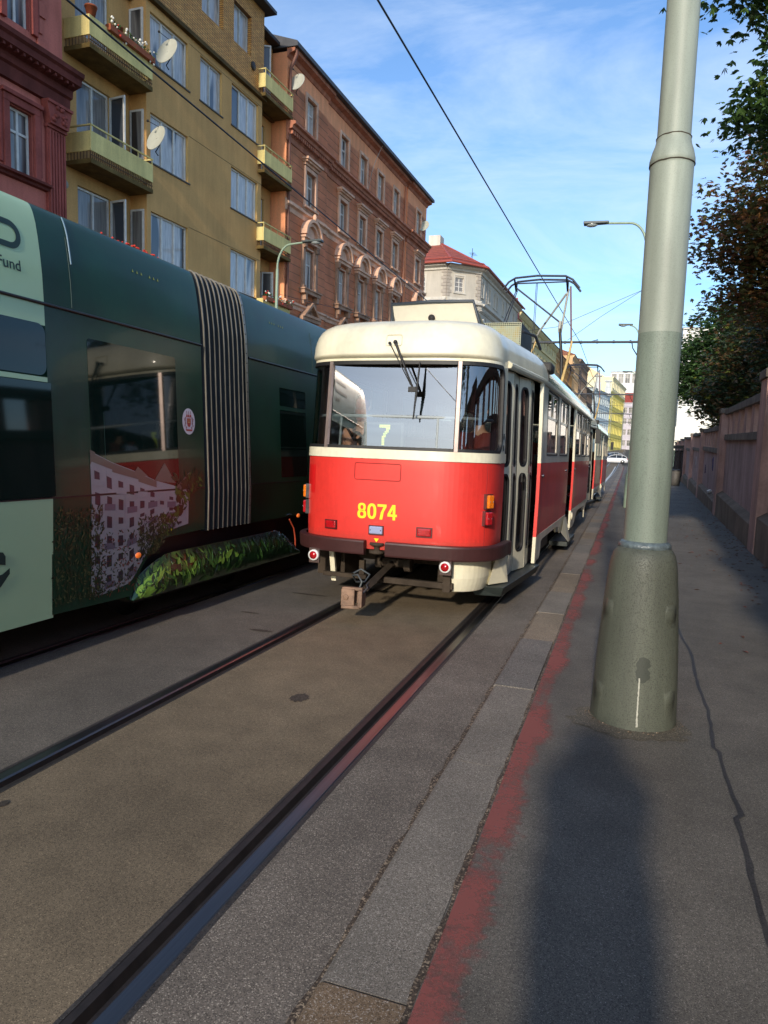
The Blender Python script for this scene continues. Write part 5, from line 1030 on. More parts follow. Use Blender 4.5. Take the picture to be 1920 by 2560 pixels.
def dustfilm():
    if 'dust_film' in MATS: return MATS['dust_film']
    m = bpy.data.materials.new('dust_film'); m.use_nodes = True; MATS['dust_film'] = m; t = m.node_tree; p = t.nodes['Principled BSDF']; p.inputs['Base Color'].default_value = (*C(120, 88, 72), 1); p.inputs['Roughness'].default_value = .9
    tc = t.nodes.new('ShaderNodeTexCoord'); n = t.nodes.new('ShaderNodeTexNoise'); n.inputs['Scale'].default_value = 7; n.inputs['Detail'].default_value = 8; n.inputs['Roughness'].default_value = .7; mp = t.nodes.new('ShaderNodeMapping'); mp.inputs['Scale'].default_value = (1, 1, .4); t.links.new(tc.outputs['Object'], mp.inputs[0]); t.links.new(mp.outputs[0], n.inputs[0])
    sp = t.nodes.new('ShaderNodeSeparateXYZ'); t.links.new(tc.outputs['Object'], sp.inputs[0]); a = t.nodes.new('ShaderNodeMapRange'); a.inputs[1].default_value = .66; a.inputs[2].default_value = .84; a.inputs[3].default_value = .62; a.inputs[4].default_value = 0; t.links.new(sp.outputs['Z'], a.inputs[0])
    ml = t.nodes.new('ShaderNodeMath'); ml.operation = 'MULTIPLY'; t.links.new(a.outputs[0], ml.inputs[0]); t.links.new(n.outputs['Fac'], ml.inputs[1]); tr = t.nodes.new('ShaderNodeBsdfTransparent'); mx = t.nodes.new('ShaderNodeMixShader'); t.links.new(ml.outputs[0], mx.inputs[0]); t.links.new(tr.outputs[0], mx.inputs[1]); t.links.new(p.outputs[0], mx.inputs[2]); t.links.new(mx.outputs[0], t.nodes['Material Output'].inputs[0]); return m
def build_tram(M, label, first=True, number='8074'):
    root = empty('tram', M, label=label, cat='tram', group='red and cream trams coupled in a train')
    sc_ = s_of(y=.80); sd0 = s_of(y=.85); sd1 = s_of(y=2.42); sp = s_of(y=2.50); s2a, s2b = s_of(y=6.42), s_of(y=7.42); s3a = s_of(y=12.25); s3b = s_of(y=13.2)
    s2c = s_of(y=7.5)
    # --- rear end
    b = MB(); colpanel(b, TP, -sc_, sc_, .66, 1.59, (), 0, .05, zs=[.8, .95, 1.1, 1.35]); 
    rear_red = b.build('rear_panel', T_red, root)
    he = s_of(x=1.045)+.13; rw = (-he, he, 1.70, 2.575, .11)
    b = MB(); colpanel(b, TP, -sc_, sc_, 1.592, 2.62, (rw,), 0, .05, rim=.06); b.add([TP(s, 1.594, 0) for s in [(-sc_+2*sc_*k/60) for k in range(61)]]+[TP(s, 1.594, .012) for s in [(-sc_+2*sc_*k/60) for k in range(61)]]+[TP(s, 1.69, .012) for s in [(-sc_+2*sc_*k/60) for k in range(61)]]+[TP(s, 1.69, 0) for s in [(-sc_+2*sc_*k/60) for k in range(61)]], [(r*61+j, r*61+j+1, (r+1)*61+j+1, (r+1)*61+j) for r in range(3) for j in range(60)], 0, False)
    b.build('rear_frame', T_cream, root)
    b = MB(); gasket(b, TP, rw, .016, .022, .008); wgl = MB(); sdv = s_of(x=.70)
    for h in ((-sdv+.012, sdv-.012, rw[2], rw[3], .01), (sdv-.012, he, rw[2], rw[3], .01), (-he, -sdv+.012, rw[2], rw[3], .01)):
        w = MB()
        if h[0] < 0 < h[1]:
            y_ = TP(sdv, 1.7).y+.012; y2_ = TP(sdv, 2.575).y+.012; w.add([(TP(-sdv, 1.69).x, y_, 1.69), (TP(sdv, 1.69).x, y_+.045, 1.69), (TP(sdv, 2.585).x, y2_+.045, 2.585), (TP(-sdv, 2.585).x, y2_, 2.585)], [(0, 1, 2, 3)])
        else: pane(w, TP, h, -.016, e=.0)
        o = w.build('rear_window', T_wsc, root)
    b.build('window_rubber', M_black, root)
    for sg in (-1, 1):
        b = MB(); b.grid(lambda u, v: TP(sg*sdv+u, v, .016 if abs(u) < .02 else -.01), [-.026, -.018, .018, .026], [1.69, 2.0, 2.3, 2.585]); b.build('window_divider', T_alu, root)
    b = MB(); S5 = [-sc_+2*sc_*k/50 for k in range(51)]; b.grid(lambda u, v: TP(u, v, .0012), S5, [.665, .72, .78, .84], 0, True); b.build('dust_film', dustfilm(), root)
    # --- hatch outline in the red panel
    b = MB(); q = dens(rr(s_of(x=.02)-.36, .16, 1.375, 1.545, .02), .05); n = len(q); w = [Vector(TP(x, z, .0035)) for x, z in q]; b.tube(w+[w[0]], .0035, 4); b.build('panel_seam', mat('seam_red', C(150, 30, 32), .5), root)
    for sx in (-s_of(x=.97), s_of(x=.985)): b = MB(); b.tube([TP(sx, z, .001) for z in (.67, .9, 1.2, 1.4, 1.58)], .0028, 4); b.build('panel_seam', mat('seam_red', C(150, 30, 32), .5), root)
    b = MB(); b.grid(lambda u, v: TP(u, v, .0015), [-s_of(x=.93)-.06+.02*i for i in range(10)], [1.20, 1.3, 1.4, 1.5]); b.build('repaint_patch', mat('tram_red_fresh', C(212, 30, 32), .35, coat=.6), root) if first else None
    # --- number
    if number:
        nb = MB(); W_, H_, ST = .098, .158, .027
        def sup(cx, cz, a, c, n=2.5, N=28): return [(cx+a*math.copysign(abs(math.cos(t))**(2/n), math.cos(t)), cz+c*math.copysign(abs(math.sin(t))**(2/n), math.sin(t))) for t in [2*math.pi*k/N for k in range(N)]]
        def ringd(x0, cx, cz, a, c, wx, wz):
            O, I = sup(cx, cz, a, c), sup(cx, cz, a-wx, c-wz); n = len(O); nb.add([TP(x0+p[0], .975+p[1], .004) for p in O+I], [(k, (k+1) % n, n+(k+1) % n, n+k) for k in range(n)])
        def polyd(x0, pts): nb.add([TP(x0+p[0], .975+p[1], .004) for p in pts], [tuple(range(len(pts)))])
        xs0 = [-.293+i*.110 for i in range(4)]
        for x0, ch in zip(xs0, number):
            if ch == '8': ringd(x0, W_/2, .1155, .043, .0425, .026, .021); ringd(x0, W_/2, .0440, .049, .0450, .029, .023)
            if ch == '0': ringd(x0, W_/2, .079, .049, .080, .029, .026)
            if ch == '7': polyd(x0, [(0, .156), (.098, .156), (.098, .131), (.066, .131), (0, .131)]); polyd(x0, [(.066, .131), (.098, .131), (.070, .080), (.055, 0), (.024, 0), (.038, .072)])
            if ch == '4': polyd(x0, [(.056, 0), (.084, 0), (.084, .157), (.056, .157)]); polyd(x0, [(0, .036), (.102, .036), (.102, .060), (0, .060)]); polyd(x0, [(0, .060), (.030, .060), (.056, .112), (.056, .157), (.050, .157)])
        nb.build('fleet_number', T_yel, root)
    b = MB(); b.add([TP(-.105, .775, .004), TP(-.05, .775, .004), TP(-.078, .735, .004)], [(0, 1, 2)]); b.build('yellow_triangle', T_yel, root)
    # --- lamps
    def lamp(name, s, z, w, h, m, dep=.03, rot=0):
        c = TP(s, z); n = (TP(s, z, .1)-c).normalized(); u = Vector((0, 0, 1)).cross(n).normalized(); up = n.cross(u)
        Mx = Matrix(((u.x, n.x, up.x, c.x), (u.y, n.y, up.y, c.y), (u.z, n.z, up.z, c.z), (0, 0, 0, 1))); b = MB(); b.box(-w/2, w/2, -.03, dep, -h/2, h/2, 0, Mx); o = b.build(name, m, root, bevel=.012); f = MB(); f.box(-w/2-.009, w/2+.009, -.03, dep*.55, -h/2-.009, h/2+.009, 0, Mx)
        for q in (-1, 1): f.ball(Mx @ Vector((q*(w/2-.016), dep, h*.0)), .006, 0, 6, 4)
        f.build('lamp_rim', M_steel if 'turn' in name or 'brake' in name else mat('rim_dark', C(70, 20, 22), .5), o); return o
    lamp('tail_light', -s_of(x=.60), .885, .130, .078, T_redl); lamp('tail_light', s_of(x=.43), .875, .145, .082, T_redl); lamp('reversing_light', -.080, .862, .145, .080, T_white)
    for sg in (-1, 1):
        st = s_of(y=.30); lamp('turn_signal', sg*st, 1.205, .085, .135, T_orange, .06); lamp('brake_light', sg*(st-.01), 1.035, .085, .135, T_redl, .06)
    # --- bumper in two lengths with a gap
    sb = s_of(y=.92)
    def bump(a, c, name='bumper'):
        k = max(6, int((c-a)/.05)); ss = [a+(c-a)*i/k for i in range(k+1)]; prof = [(.0, .60), (.055, .605), (.062, .62), (.062, .735), (.055, .75), (-.01, .755)]; vs = [TP(s, z, o+.035) for s in ss for o, z in prof]; n = len(prof)
        b = MB(); b.add(vs, [(i*n+j, (i+1)*n+j, (i+1)*n+j+1, i*n+j+1) for i in range(k) for j in range(n-1)]+[tuple(range(n)), tuple(range(k*n+n-1, k*n-1, -1))]); b.build(name, T_bump, root)
    bump(-sb, -.185); bump(.045, sb)
    b = MB(); b.lathe([(0, 0), (.075, 0), (.08, .02), (.03, .035), (.03, .075), (.08, .09), (.075, .11), (0, .11)], (-.07, .02, .62), 14); b.box(-.17, .03, .06, .2, .61, .75); b.build('coupling_hook', T_dust, root)
    # --- right rear skirt (cream), step wedge, step plank; left skirt edge
    b = MB(); sk0, sk1 = s_of(x=.655), s_of(y=.66)
    b.grid(lambda u, v: TP(sk0+(sk1-sk0)*u, v, -.06-.05*max(0, (.45-v)/.19)**1.5)+Vector((0, 0, .0)), [i/12 for i in range(13)], [.265, .29, .34, .41, .5, .60]); o = b.build('skirt', T_cream, root); m_ = o.modifiers.new('thick', 'SOLIDIFY'); m_.thickness = .03; m_.offset = 0; m2 = o.modifiers.new('b', 'BEVEL'); m2.width = .012; m2.segments = 2; m2.limit_method = 'ANGLE'
    b = MB(); P = TP(s_of(y=.66), .5); b.add([(1.06, .62, .60), (1.115, .86, .60), (.99, .60, .30), (1.15, .90, .30), (.90, .9, .60), (.90, .9, .30)], [(0, 2, 3, 1), (1, 3, 5, 4), (0, 4, 5, 2), (0, 1, 4), (2, 5, 3)]); b.build('step_fairing', T_cream, root)
    b = MB(); b.add([(.80, .56, .285), (1.16, .60, .285), (1.30, 2.46, .285), (.95, 2.5, .285), (.84, .62, .17), (1.12, .68, .17), (1.25, 2.46, .17), (.95, 2.5, .17)], [(0, 1, 2, 3), (4, 7, 6, 5), (0, 4, 5, 1), (1, 5, 6, 2), (2, 6, 7, 3), (3, 7, 4, 0)]); b.build('step', mat('step_green_black', C(44, 52, 50), .55, ns=8, na=.3), root, bevel=.01)
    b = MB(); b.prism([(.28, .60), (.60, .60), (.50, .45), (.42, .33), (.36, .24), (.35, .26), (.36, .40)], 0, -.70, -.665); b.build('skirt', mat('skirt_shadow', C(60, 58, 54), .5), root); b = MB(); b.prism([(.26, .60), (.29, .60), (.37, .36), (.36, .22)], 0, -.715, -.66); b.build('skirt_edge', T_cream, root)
    # --- reflectors on brackets
    for sx in (-.775, .665):
        b = MB(); b.box(sx-.06, sx+.06, .015, .045, .46, .62); o = b.build('reflector_bracket', mat('bracket_brown', C(70, 52, 48), .6), root, bevel=.004); b = MB(); b.lathe([(0, -.008), (.042, -.004), (.046, .02)], (sx, -.005, .545), 20, axis='Y'); b.build('reflector', T_redl, o); b = MB(); b.lathe([(.043, -.008), (.058, -.006), (.058, .02)], (sx, -.005, .545), 20, axis='Y'); b.build('reflector_rim', T_white if False else M_white, o)
    # --- underframe, coupler, bogies
    b = MB(); b.box(-.95, -.62, .5, 1.1, .26, .62); b.box(-.62, .62, .95, 1.1, .40, .66); b.box(.5, .72, .35, .9, .26, .62); b.box(-.1, .72, .12, .18, .30, .36); b.box(-.75, -.25, .2, .26, .30, .345); b.box(-.34, -.28, .22, .28, .3, .5); b.box(.62, .70, .10, .2, .27, .60); b.box(-.9, .9, 1.1, 13, .50, .62); b.build('underframe', T_dust, root, bevel=.006)
    if first:
        b = MB(); b.tube([(-.02, 1.0, .46), (-.05, .35, .44), (-.06, -.35, .30)], [.045, .042, .048], 4, smooth=False); b.tube([(.12, .5, .46), (-.18, .5, .46)], .05, 8); b.tube([(.17, .48, .45), (.10, .48, .45)], .075, 10); b.tube([(-.17, .5, .46), (-.24, .5, .46)], .07, 10)
        o = b.build('coupler_shaft', T_dust, root)
        Mh = Matrix.Translation((-.075, -.46, .26)) @ Matrix.Rotation(R(12), 4, 'Z') @ Matrix.Rotation(R(-6), 4, 'X'); b = MB()
        b.box(-.15, -.02, -.09, -.06, -.09, .07, 0, Mh); b.box(.02, .06, -.13, .12, -.10, .06, 0, Mh); b.box(-.15, .05, -.06, .02, .055, .085, 0, Mh); b.box(-.14, .04, -.12, .02, -.115, -.085, 0, Mh); b.box(-.05, .05, .0, .18, -.07, .05, 0, Mh); b.prism([(-.13, -.02), (-.03, -.1), (.0, .0)], 2, -.085, .055) if False else None
        b.lathe([(0, -.1), (.03, -.1), (.03, -.06), (0, -.06)], Mh @ Vector((-.085, 0, 0)), 10, axis='Y'); b.build('coupler_head', mat('coupler_rust', C(132, 104, 84), .7, ns=9, na=.5), root, bevel=.006)
        b = MB(); pts = [Mh @ Vector(v) for v in ((.0, .05, .06), (.03, .02, .14), (-.02, .06, .20), (-.08, .12, .19), (-.06, .2, .12), (.02, .26, .12), (.06, .32, .19), (-.04, .36, .24), (-.10, .3, .2))]; b.tube(pts, .010, 6); b.tube([Mh @ Vector(v) for v in ((.05, -.08, .03), (.09, 0, .08), (.06, .12, .1), (.08, .3, .14))], .009, 6); b.build('coupler_cable', mat('cable_grey', C(74, 80, 82), .5), root)
    for yb in (3.8, 10.2):
        b = MB(); b.box(-1.05, 1.05, yb-1.25, yb+1.25, .30, .52); b.box(.90, 1.08, yb-1.3, yb+1.3, .24, .44); b.box(-1.08, -.90, yb-1.3, yb+1.3, .24, .44); o = b.build('bogie', M_dark, root, bevel=.02)
        for yy in (-.95, .95):
            for sx in (-1, 1): b = MB(); b.lathe([(0, -.05), (.30, -.05), (.33, -.06), (.35, -.06), (.35, .05), (.28, .055), (.1, .06), (0, .07)], (sx*.74, yb+yy, .35), 24, axis='X'); b.build('wheel', M_dark, o)
    # --- right side: red panels, window bands, posts
    def side(a, c, holes, z0=.635, skirt=True, sg=1):
        f = (lambda s, z, o=0: TP(s*sg, z, o))
        b = MB(); colpanel(b, f, a, c, z0, 1.59, (), 0, .4); b.build('side_panel', T_red, root)
        b = MB(); colpanel(b, f, a, c, 1.592, 2.62, holes, 0, .3); b.build('window_band', T_side, root)
        for h in holes:
            w = MB(); colpanel(w, lambda s, z, o=0: f(s, z, o-.012), h[0]-.01, h[1]+.01, h[2]-.01, h[3]+.01, ((h[0]+.03, h[1]-.03, h[2]+.03, h[2]+.50, .04), (h[0]+.03, h[1]-.03, h[2]+.535, h[3]-.03, .03)), 0, .3, rim=.02); w.build('window_frame', T_side, root)
            w = MB(); pane(w, f, h, -.02); o = w.build('window', T_glass, root); gk = MB(); gasket(gk, f, h, .010, .008, .004); gk.build('window_rubber', M_black, o)
            w = MB(); w.tube([f((h[0]+h[1])/2, h[2]+.54, -.012), f((h[0]+h[1])/2, h[3]-.02, -.012)], .012, 4); w.build('glazing_bar', T_side, o)
    wz = (1.70, 2.575, .05)
    side(sp, s2a, ((s_of(y=3.10), s_of(y=4.46), *wz), (s_of(y=4.80), s_of(y=6.10), *wz)))
    side(s2c, s3a, ((s_of(y=7.85), s_of(y=9.15), *wz), (s_of(y=9.4), s_of(y=10.7), *wz), (s_of(y=10.95), s_of(y=12.1), *wz)))
    # protruding posts beside the doors: red below, cream above
    for yy, w in ((2.46, .05), (7.47, .045)):
        s = s_of(y=yy)
        for z0, z1, m in ((.30, .64, T_cream), (.64, 1.59, T_red), (1.59, 2.62, T_cream)):
            b = MB(); b.grid(lambda u, v: TP(s+u, v, .02 if abs(u) < w else -.02), [-w-.006, -w+.004, w-.004, w+.006], [z0, (z0+z1)/2, z1]); b.build('door_post', m, root)
        if yy < 3: b = MB(); b.grid(lambda u, v: TP(s+.09+u, v, .014 if abs(u) < .02 else -.01), [-.024, -.016, .016, .024], [.75, 1.0, 1.2, 1.36]); b.build('guide_strip', T_red, root)
    # cream skirts with wheel cut-outs
    def skirt(pts):
        b = MB(); n = len(pts); b.add([TP(s_of(y=p[0]), p[1], .004) for p in pts], [tuple(range(n))]); o = b.build('skirt', T_cream, root); m = o.modifiers.new('thick', 'SOLIDIFY'); m.thickness = .02
    skirt([(2.5, .30), (2.95, .30), (3.05, .40), (3.05, .52), (3.2, .54), (5.0, .54), (5.35, .50), (5.6, .38), (6.42, .38), (6.42, .636), (2.5, .636)])
    skirt([(7.48, .26), (8.2, .26), (8.6, .32), (8.9, .46), (9.1, .52), (11.2, .50), (11.35, .40), (11.45, .20), (11.60, .20), (11.66, .40), (12.24, .55), (12.24, .636), (7.48, .636)])
    b = MB(); b.add([(1.24, 5.65, .38), (1.24, 6.35, .38), (1.33, 6.1, .18), (1.33, 6.42, .18), (1.24, 6.42, .60), (1.24, 6.0, .60)], [(0, 2, 3, 1), (5, 0, 1, 4), (5, 2, 0), (4, 1, 3), (5, 4, 3, 2)]); b.build('step_fairing', T_cream, root)
    b = MB(); b.box(1.0, 1.32, 6.05, 7.5, .10, .18); b.build('step', mat('step_green_black', C(44, 52, 50), .55), root, bevel=.01)
    # --- folding doors: leaf = panel + two stacked panes
    def door(y0, y1, n, rec, fold, name):
        d = MB(); od = d.mesh('door', M_black); dr = bpy.data.objects.new(name, None); COL.objects.link(dr); dr.parent = root; dr.empty_display_size = .1
        def base(t):
            y = y0+(y1-y0)*t; s = s_of(y=y); return TP(s, 1.2, -rec)
        for k in range(n):
            t0, t1 = k/n, (k+1)/n; A, B_ = base(t0), base(t1); 
            if k % 2 == 1: B_ = B_+Vector((-fold, 0, 0))
            else: A = A+Vector((-fold, 0, 0))
            dirv = (B_-A); L = math.hypot(dirv.x, dirv.y)-.03; u = Vector((dirv.x, dirv.y, 0)).normalized(); nn = Vector((u.y, -u.x, 0)); A0 = Vector((A.x, A.y, 0))+u*.015
            f = lambda s, z, o=0: A0+u*s+nn*o+Vector((-.03*max(0, z-1.2)/1.4, 0, z))
            hs = ((.07, L-.07, 1.56, 2.48, .085), (.07, L-.07, .53, 1.46, .085)) if L > .2 else ((.05, L-.05, 1.56, 2.48, .05), (.05, L-.05, .53, 1.46, .05))
            b = MB(); colpanel(b, f, 0, L, .30, 2.60, hs, 0, .1, rim=.03); b.box(0, 0, 0, 0, 0, 0) if False else None
            for e in (0, L): b.add([f(e, .3), f(e, 2.6), f(e, 2.6, -.03), f(e, .3, -.03)], [(0, 1, 2, 3)])
            o = b.build('door_leaf', T_cream if name == 'door' else T_side, dr)
            g = MB(); 
            for h in hs: gasket(g, f, h, .012, .012, .005)
            g.build('window_rubber', M_black, dr); w = MB()
            for h in hs: pane(w, f, h, -.015)
            w.build('door_glass', T_glass2, dr)
            r = MB(); r.add([f(L, .3, -.01), f(L+.03, .3, -.01), f(L+.03, 2.6, -.01), f(L, 2.6, -.01)], [(0, 1, 2, 3)]); r.build('rubber_edge', M_black, dr)
        hd = MB(); hd.tube([base(.5)+Vector((.015, 0, .17)), base(.5)+Vector((.015, 0, .27))], .012, 6); hd.build('handle', M_dark, dr)
        return dr
    door(.86, 2.40, 4, .03, .05, 'door'); door(6.44, 7.42, 3, .10, .06, 'door'); door(12.28, 13.15, 2, .06, .03, 'door')
    # door surround shadow boxes and canopy lip
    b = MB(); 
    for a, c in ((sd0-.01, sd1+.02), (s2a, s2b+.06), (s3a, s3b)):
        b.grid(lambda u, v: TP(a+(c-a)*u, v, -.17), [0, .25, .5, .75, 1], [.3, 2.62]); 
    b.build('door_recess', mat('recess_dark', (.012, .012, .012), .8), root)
    b = MB(); ss = [s_of(y=.80)+(s_of(y=12.2)-s_of(y=.80))*k/40 for k in range(41)]; prof = [(-.02, 2.60), (.03, 2.60), (.045, 2.62), (.045, 2.645), (.0, 2.675)]; n = len(prof)
    b.add([TP(s, z, o) for s in ss for o, z in prof], [(i*n+j, (i+1)*n+j, (i+1)*n+j+1, i*n+j+1) for i in range(40) for j in range(n-1)]+[tuple(range(n))], 0, False); b.build('gutter', T_cream, root)
    # --- roof
    zs = [2.62, 2.64, 2.66, 2.71, 2.76, 2.81, 2.86, 2.91, 2.95, 2.99, 3.02, 3.05, 3.07, 3.09, 3.10, 3.11, 3.118]
    b = MB(); sr = s_of(y=3.0); S_ = [-sr+2*sr*k/110 for k in range(111)]; b.grid(lambda u, v: TP(u, v), S_, zs, 0, True); o = b.build('roof', T_cream, root, weld=True)
    for sg in (1, -1):
        b = MB(); S_ = [sg*(sr+(STOT-sr)*k/60) for k in range(61)]; b.grid(lambda u, v: TP(u, v), S_, zs, 0, True); b.build('roof_side', T_roof, root)
    b = MB(); b.box(-.45, .45, 2.6, 12.6, 3.095, 3.13); b.build('roof_walkway', mat('roof_mat', C(70, 72, 70), .8), root)
    b = MB(); b.tube([TP(sr, z, .004) for z in zs], .012, 5); b.build('roof_seam', M_dark, root)
    b = MB(); q = TP(sr+.05, 2.78, 0); b.box(q.x-.16, q.x+.05, q.y-.1, q.y+.28, 2.80, 2.93); b.build('roof_vent', M_dark, root, bevel=.03)
    # --- left side closed simply, front end
    lf = (lambda s, z, o=0: TP(-s, z, o))
    side(sc_, s3a, tuple((s_of(y=y0), s_of(y=y0+1.35), *wz) for y0 in (2.0, 4.0, 6.0, 8.0, 10.0)), sg=-1)
    b = MB(); colpanel(b, TP, s3b, STOT, .635, 1.59, (), 0, .1); colpanel(b, lf, s3a, STOT, .635, 1.59, (), 0, .1); b.build('front_panel', T_red, root)
    fh = (STOT-.95, STOT-.02, 1.72, 2.55, .1); b = MB(); colpanel(b, TP, s3b, STOT, 1.592, 2.62, (fh,), 0, .1); colpanel(b, lf, s3a, STOT, 1.592, 2.62, (fh,), 0, .1); b.build('front_frame', T_cream, root)
    for f in (TP, lf): b = MB(); pane(b, f, fh, -.015); b.build('windscreen', T_glass, root)
    # --- wiper
    if first:
        A = TP(.05, 2.76, .03); Pm = TP(.26, 2.30, .06); b = MB(); b.tube([A, A.lerp(Pm, .6)+Vector((0, -.02, 0)), Pm], [.014, .011, .008], 6); A2 = TP(-.01, 2.75, .03); b.tube([A2, Pm+Vector((-.02, 0, .02))], .006, 5); b.ball(A, .022); b.ball(A2, .016); b.box(Pm.x-.05, Pm.x+.03, Pm.y-.02, Pm.y+.02, 2.27, 2.32)
        o = b.build('wiper', M_black, root); b = MB(); U, L_ = TP(.30, 2.57, .03), TP(.265, 2.0, .03); mid = TP(.29, 2.28, .05); b.tube([U, mid, L_], [.006, .014, .006], 6); b.tube([TP(.30, 2.55, .018), TP(.266, 2.02, .018)], .007, 4); b.build('wiper_blade', M_black, o)
        b = MB(); q = [TP(-.06+x, 2.79+z, .004) for x, z in rr(0, .17, -.06, .05, .02)]; b.tube(q+[q[0]], .004, 4); b.build('wiper_plate', T_cream, root)
    # --- roof hatch tilted open at the rear
    b = MB(); tl = [(-.335, .95, 3.315), (.60, .95, 3.325), (.65, 1.02, 3.09), (-.30, 1.02, 3.10)]
    hp = [Vector(v) for v in tl]; b.add([*hp, *[v+Vector((0, .03, 0)) for v in hp]], [(3, 2, 1, 0), (4, 5, 6, 7), (0, 1, 5, 4), (1, 2, 6, 5), (2, 3, 7, 6), (3, 0, 4, 7)]); o = b.build('roof_hatch', T_side, root)
    b = MB(); b.tube([hp[3]+Vector((-.03, 0, -.02)), hp[0]+Vector((0, 0, .01)), (hp[0]+hp[1])/2+Vector((0, -.01, .02)), hp[1]+Vector((0, 0, .01)), hp[2]+Vector((.03, 0, -.02))], .020, 6); b.build('hatch_frame', mat('hatch_frame_dark', C(52, 60, 68), .45), o)
    b = MB(); b.add([hp[0]+Vector((0, .03, 0)), hp[1]+Vector((0, .03, 0)), (.6, 1.9, 3.13), (-.33, 1.9, 3.13)], [(0, 1, 2, 3)]); b.build('hatch_lid', T_side, o); b = MB(); c = Vector((.13, .97, 3.17)); b.lathe([(0, -.02), (.038, -.01), (.038, .01), (0, .02)], c, 12, axis='Y'); b.tube([c, c-Vector((0, 0, .07))], .018, 6); b.build('hatch_latch', M_dark, o)
    # --- resistor cage
    b = MB(); x0, x1, y0, y1, z0, z1 = -.80, .80, 3.0, 4.0, 3.12, 3.46
    for i in range(57): x = x0+(x1-x0)*i/56; b.box(x-.003, x+.003, y0-.003, y0+.003, z0, z1)
    for i in range(15): z = z0+(z1-z0)*i/14; b.box(x0, x1, y0-.007, y0-.0035, z-.003, z+.003)
    o = b.build('resistor_cage', mat('mesh_wire', C(176, 178, 150), .5), root)
    b = MB(); b.box(x0+.02, x1-.02, y0+.08, y1, z0, z1-.02); b.build('resistor_bank', mat('resistor', C(120, 150, 150), .7, ns=9, na=.9, col2=C(170, 150, 90)), o); b = MB(); b.box(x1-.015, x1, y0, y1, z0, z1+.005); b.box(x0, x1, y0, y1, z1-.005, z1+.005); b.box(x0, x0+.015, y0, y1, z0, z1); b.tube([(x1+.01, y0+.1, z1-.1), (x1+.14, y0+.4, z1-.12), (x1+.18, y0+.7, z1-.26)], .02, 6); b.build('cage_cover', mat('cage_dark', C(44, 46, 54), .5), o)
    # --- pantograph
    pr = bpy.data.objects.new('pantograph', None); COL.objects.link(pr); pr.parent = root; pr.location = (0, 9.2, 3.12); pr.empty_display_size = .1
    def pt(nm, paths, m, r=.016):
        b = MB()
        for p in paths: b.tube([(x, y-9.2, z-3.12) for x, y, z in p[0]], p[1] if len(p) > 1 else r, 6)
        return b.build(nm, m, pr)
    Mp = mat('panto_dark', C(44, 48, 60), .45, .3); My = mat('panto_yellow', C(200, 170, 110), .5, ns=6, na=.3); Mg_ = mat('panto_grey', C(176, 176, 168), .5); zt = 5.50
    for dy in (0, .35):
        pt('contact_shoe', [([(-.62, 9.0+dy, zt-.25), (-.5, 9.0+dy, zt-.10), (-.36, 9.0+dy, zt-.02), (.1, 9.0+dy, zt+.01), (.70, 9.0+dy, zt-.02), (.85, 9.0+dy, zt-.10), (1.0, 9.0+dy, zt-.28)], .022)], Mp)
    pt('head_bar', [([(-.4, 9.17, zt-.10), (.74, 9.17, zt-.10)], .015), ([(-.38, 9.0, zt-.04), (-.36, 9.17, zt-.26), (-.38, 9.35, zt-.04)], .02), ([(.72, 9.0, zt-.04), (.74, 9.17, zt-.30), (.72, 9.35, zt-.04)], .02)], Mp)
    pt('upper_arm', [([(-.35, 9.17, zt-.2), (.62, 9.2, 4.55)], .018), ([(-.36, 9.17, zt-.25), (-.62, 8.3, 3.9)], .010), ([(-.33, 9.17, zt-.25), (-.54, 8.3, 3.9)], .010)], Mp); pt('upper_arm', [([(.72, 9.17, zt-.35), (.10, 9.9, 4.5), (-.05, 10.0, 4.25)], .022), ([(.76, 9.17, zt-.25), (.62, 9.4, 4.35)], .022)], Mg_)
    pt('upper_arm', [([(.80, 9.17, zt-.2), (.88, 9.2, 4.1)], .018)], mat('panto_brown', C(120, 84, 80), .5))
    pt('lower_arm', [([(.62, 9.2, 4.58), (.61, 9.2, 4.35)], .03)], Mg_); pt('lower_arm', [([(.62, 9.2, 4.42), (.69, 9.2, 3.8), (.72, 9.2, 3.12)], .032)], mat('insulator_black', (.012, .012, .014), .4)); pt('lower_arm', [([(.89, 9.2, 4.15), (.86, 9.0, 3.8), (.76, 8.7, 3.15)], [.022, .028, .035])], My)
    pt('lower_arm', [([(.02, 10.0, 4.3), (-.1, 9.9, 3.9), (-.3, 9.6, 3.14)], .022)], My); pt('spring_wire', [([(.07, 9.17, zt-.1), (.05, 9.2, 4.5), (.0, 9.2, 3.2)], .006), ([(.095, 9.17, zt-.1), (.08, 9.2, 4.5), (.04, 9.2, 3.2)], .006)], Mp)
    b = MB(); b.box(-.7, .9, -.6, .7, -.02, .06); b.build('base_frame', M_dark, pr)
    # --- interior
    b = MB(); b.box(-.98, .98, .5, 13.4, .86, .90); b.build('floor', T_floor, root); b = MB(); b.box(-.95, .95, .55, 13.3, 2.56, 2.585); b.build('ceiling', T_int, root)
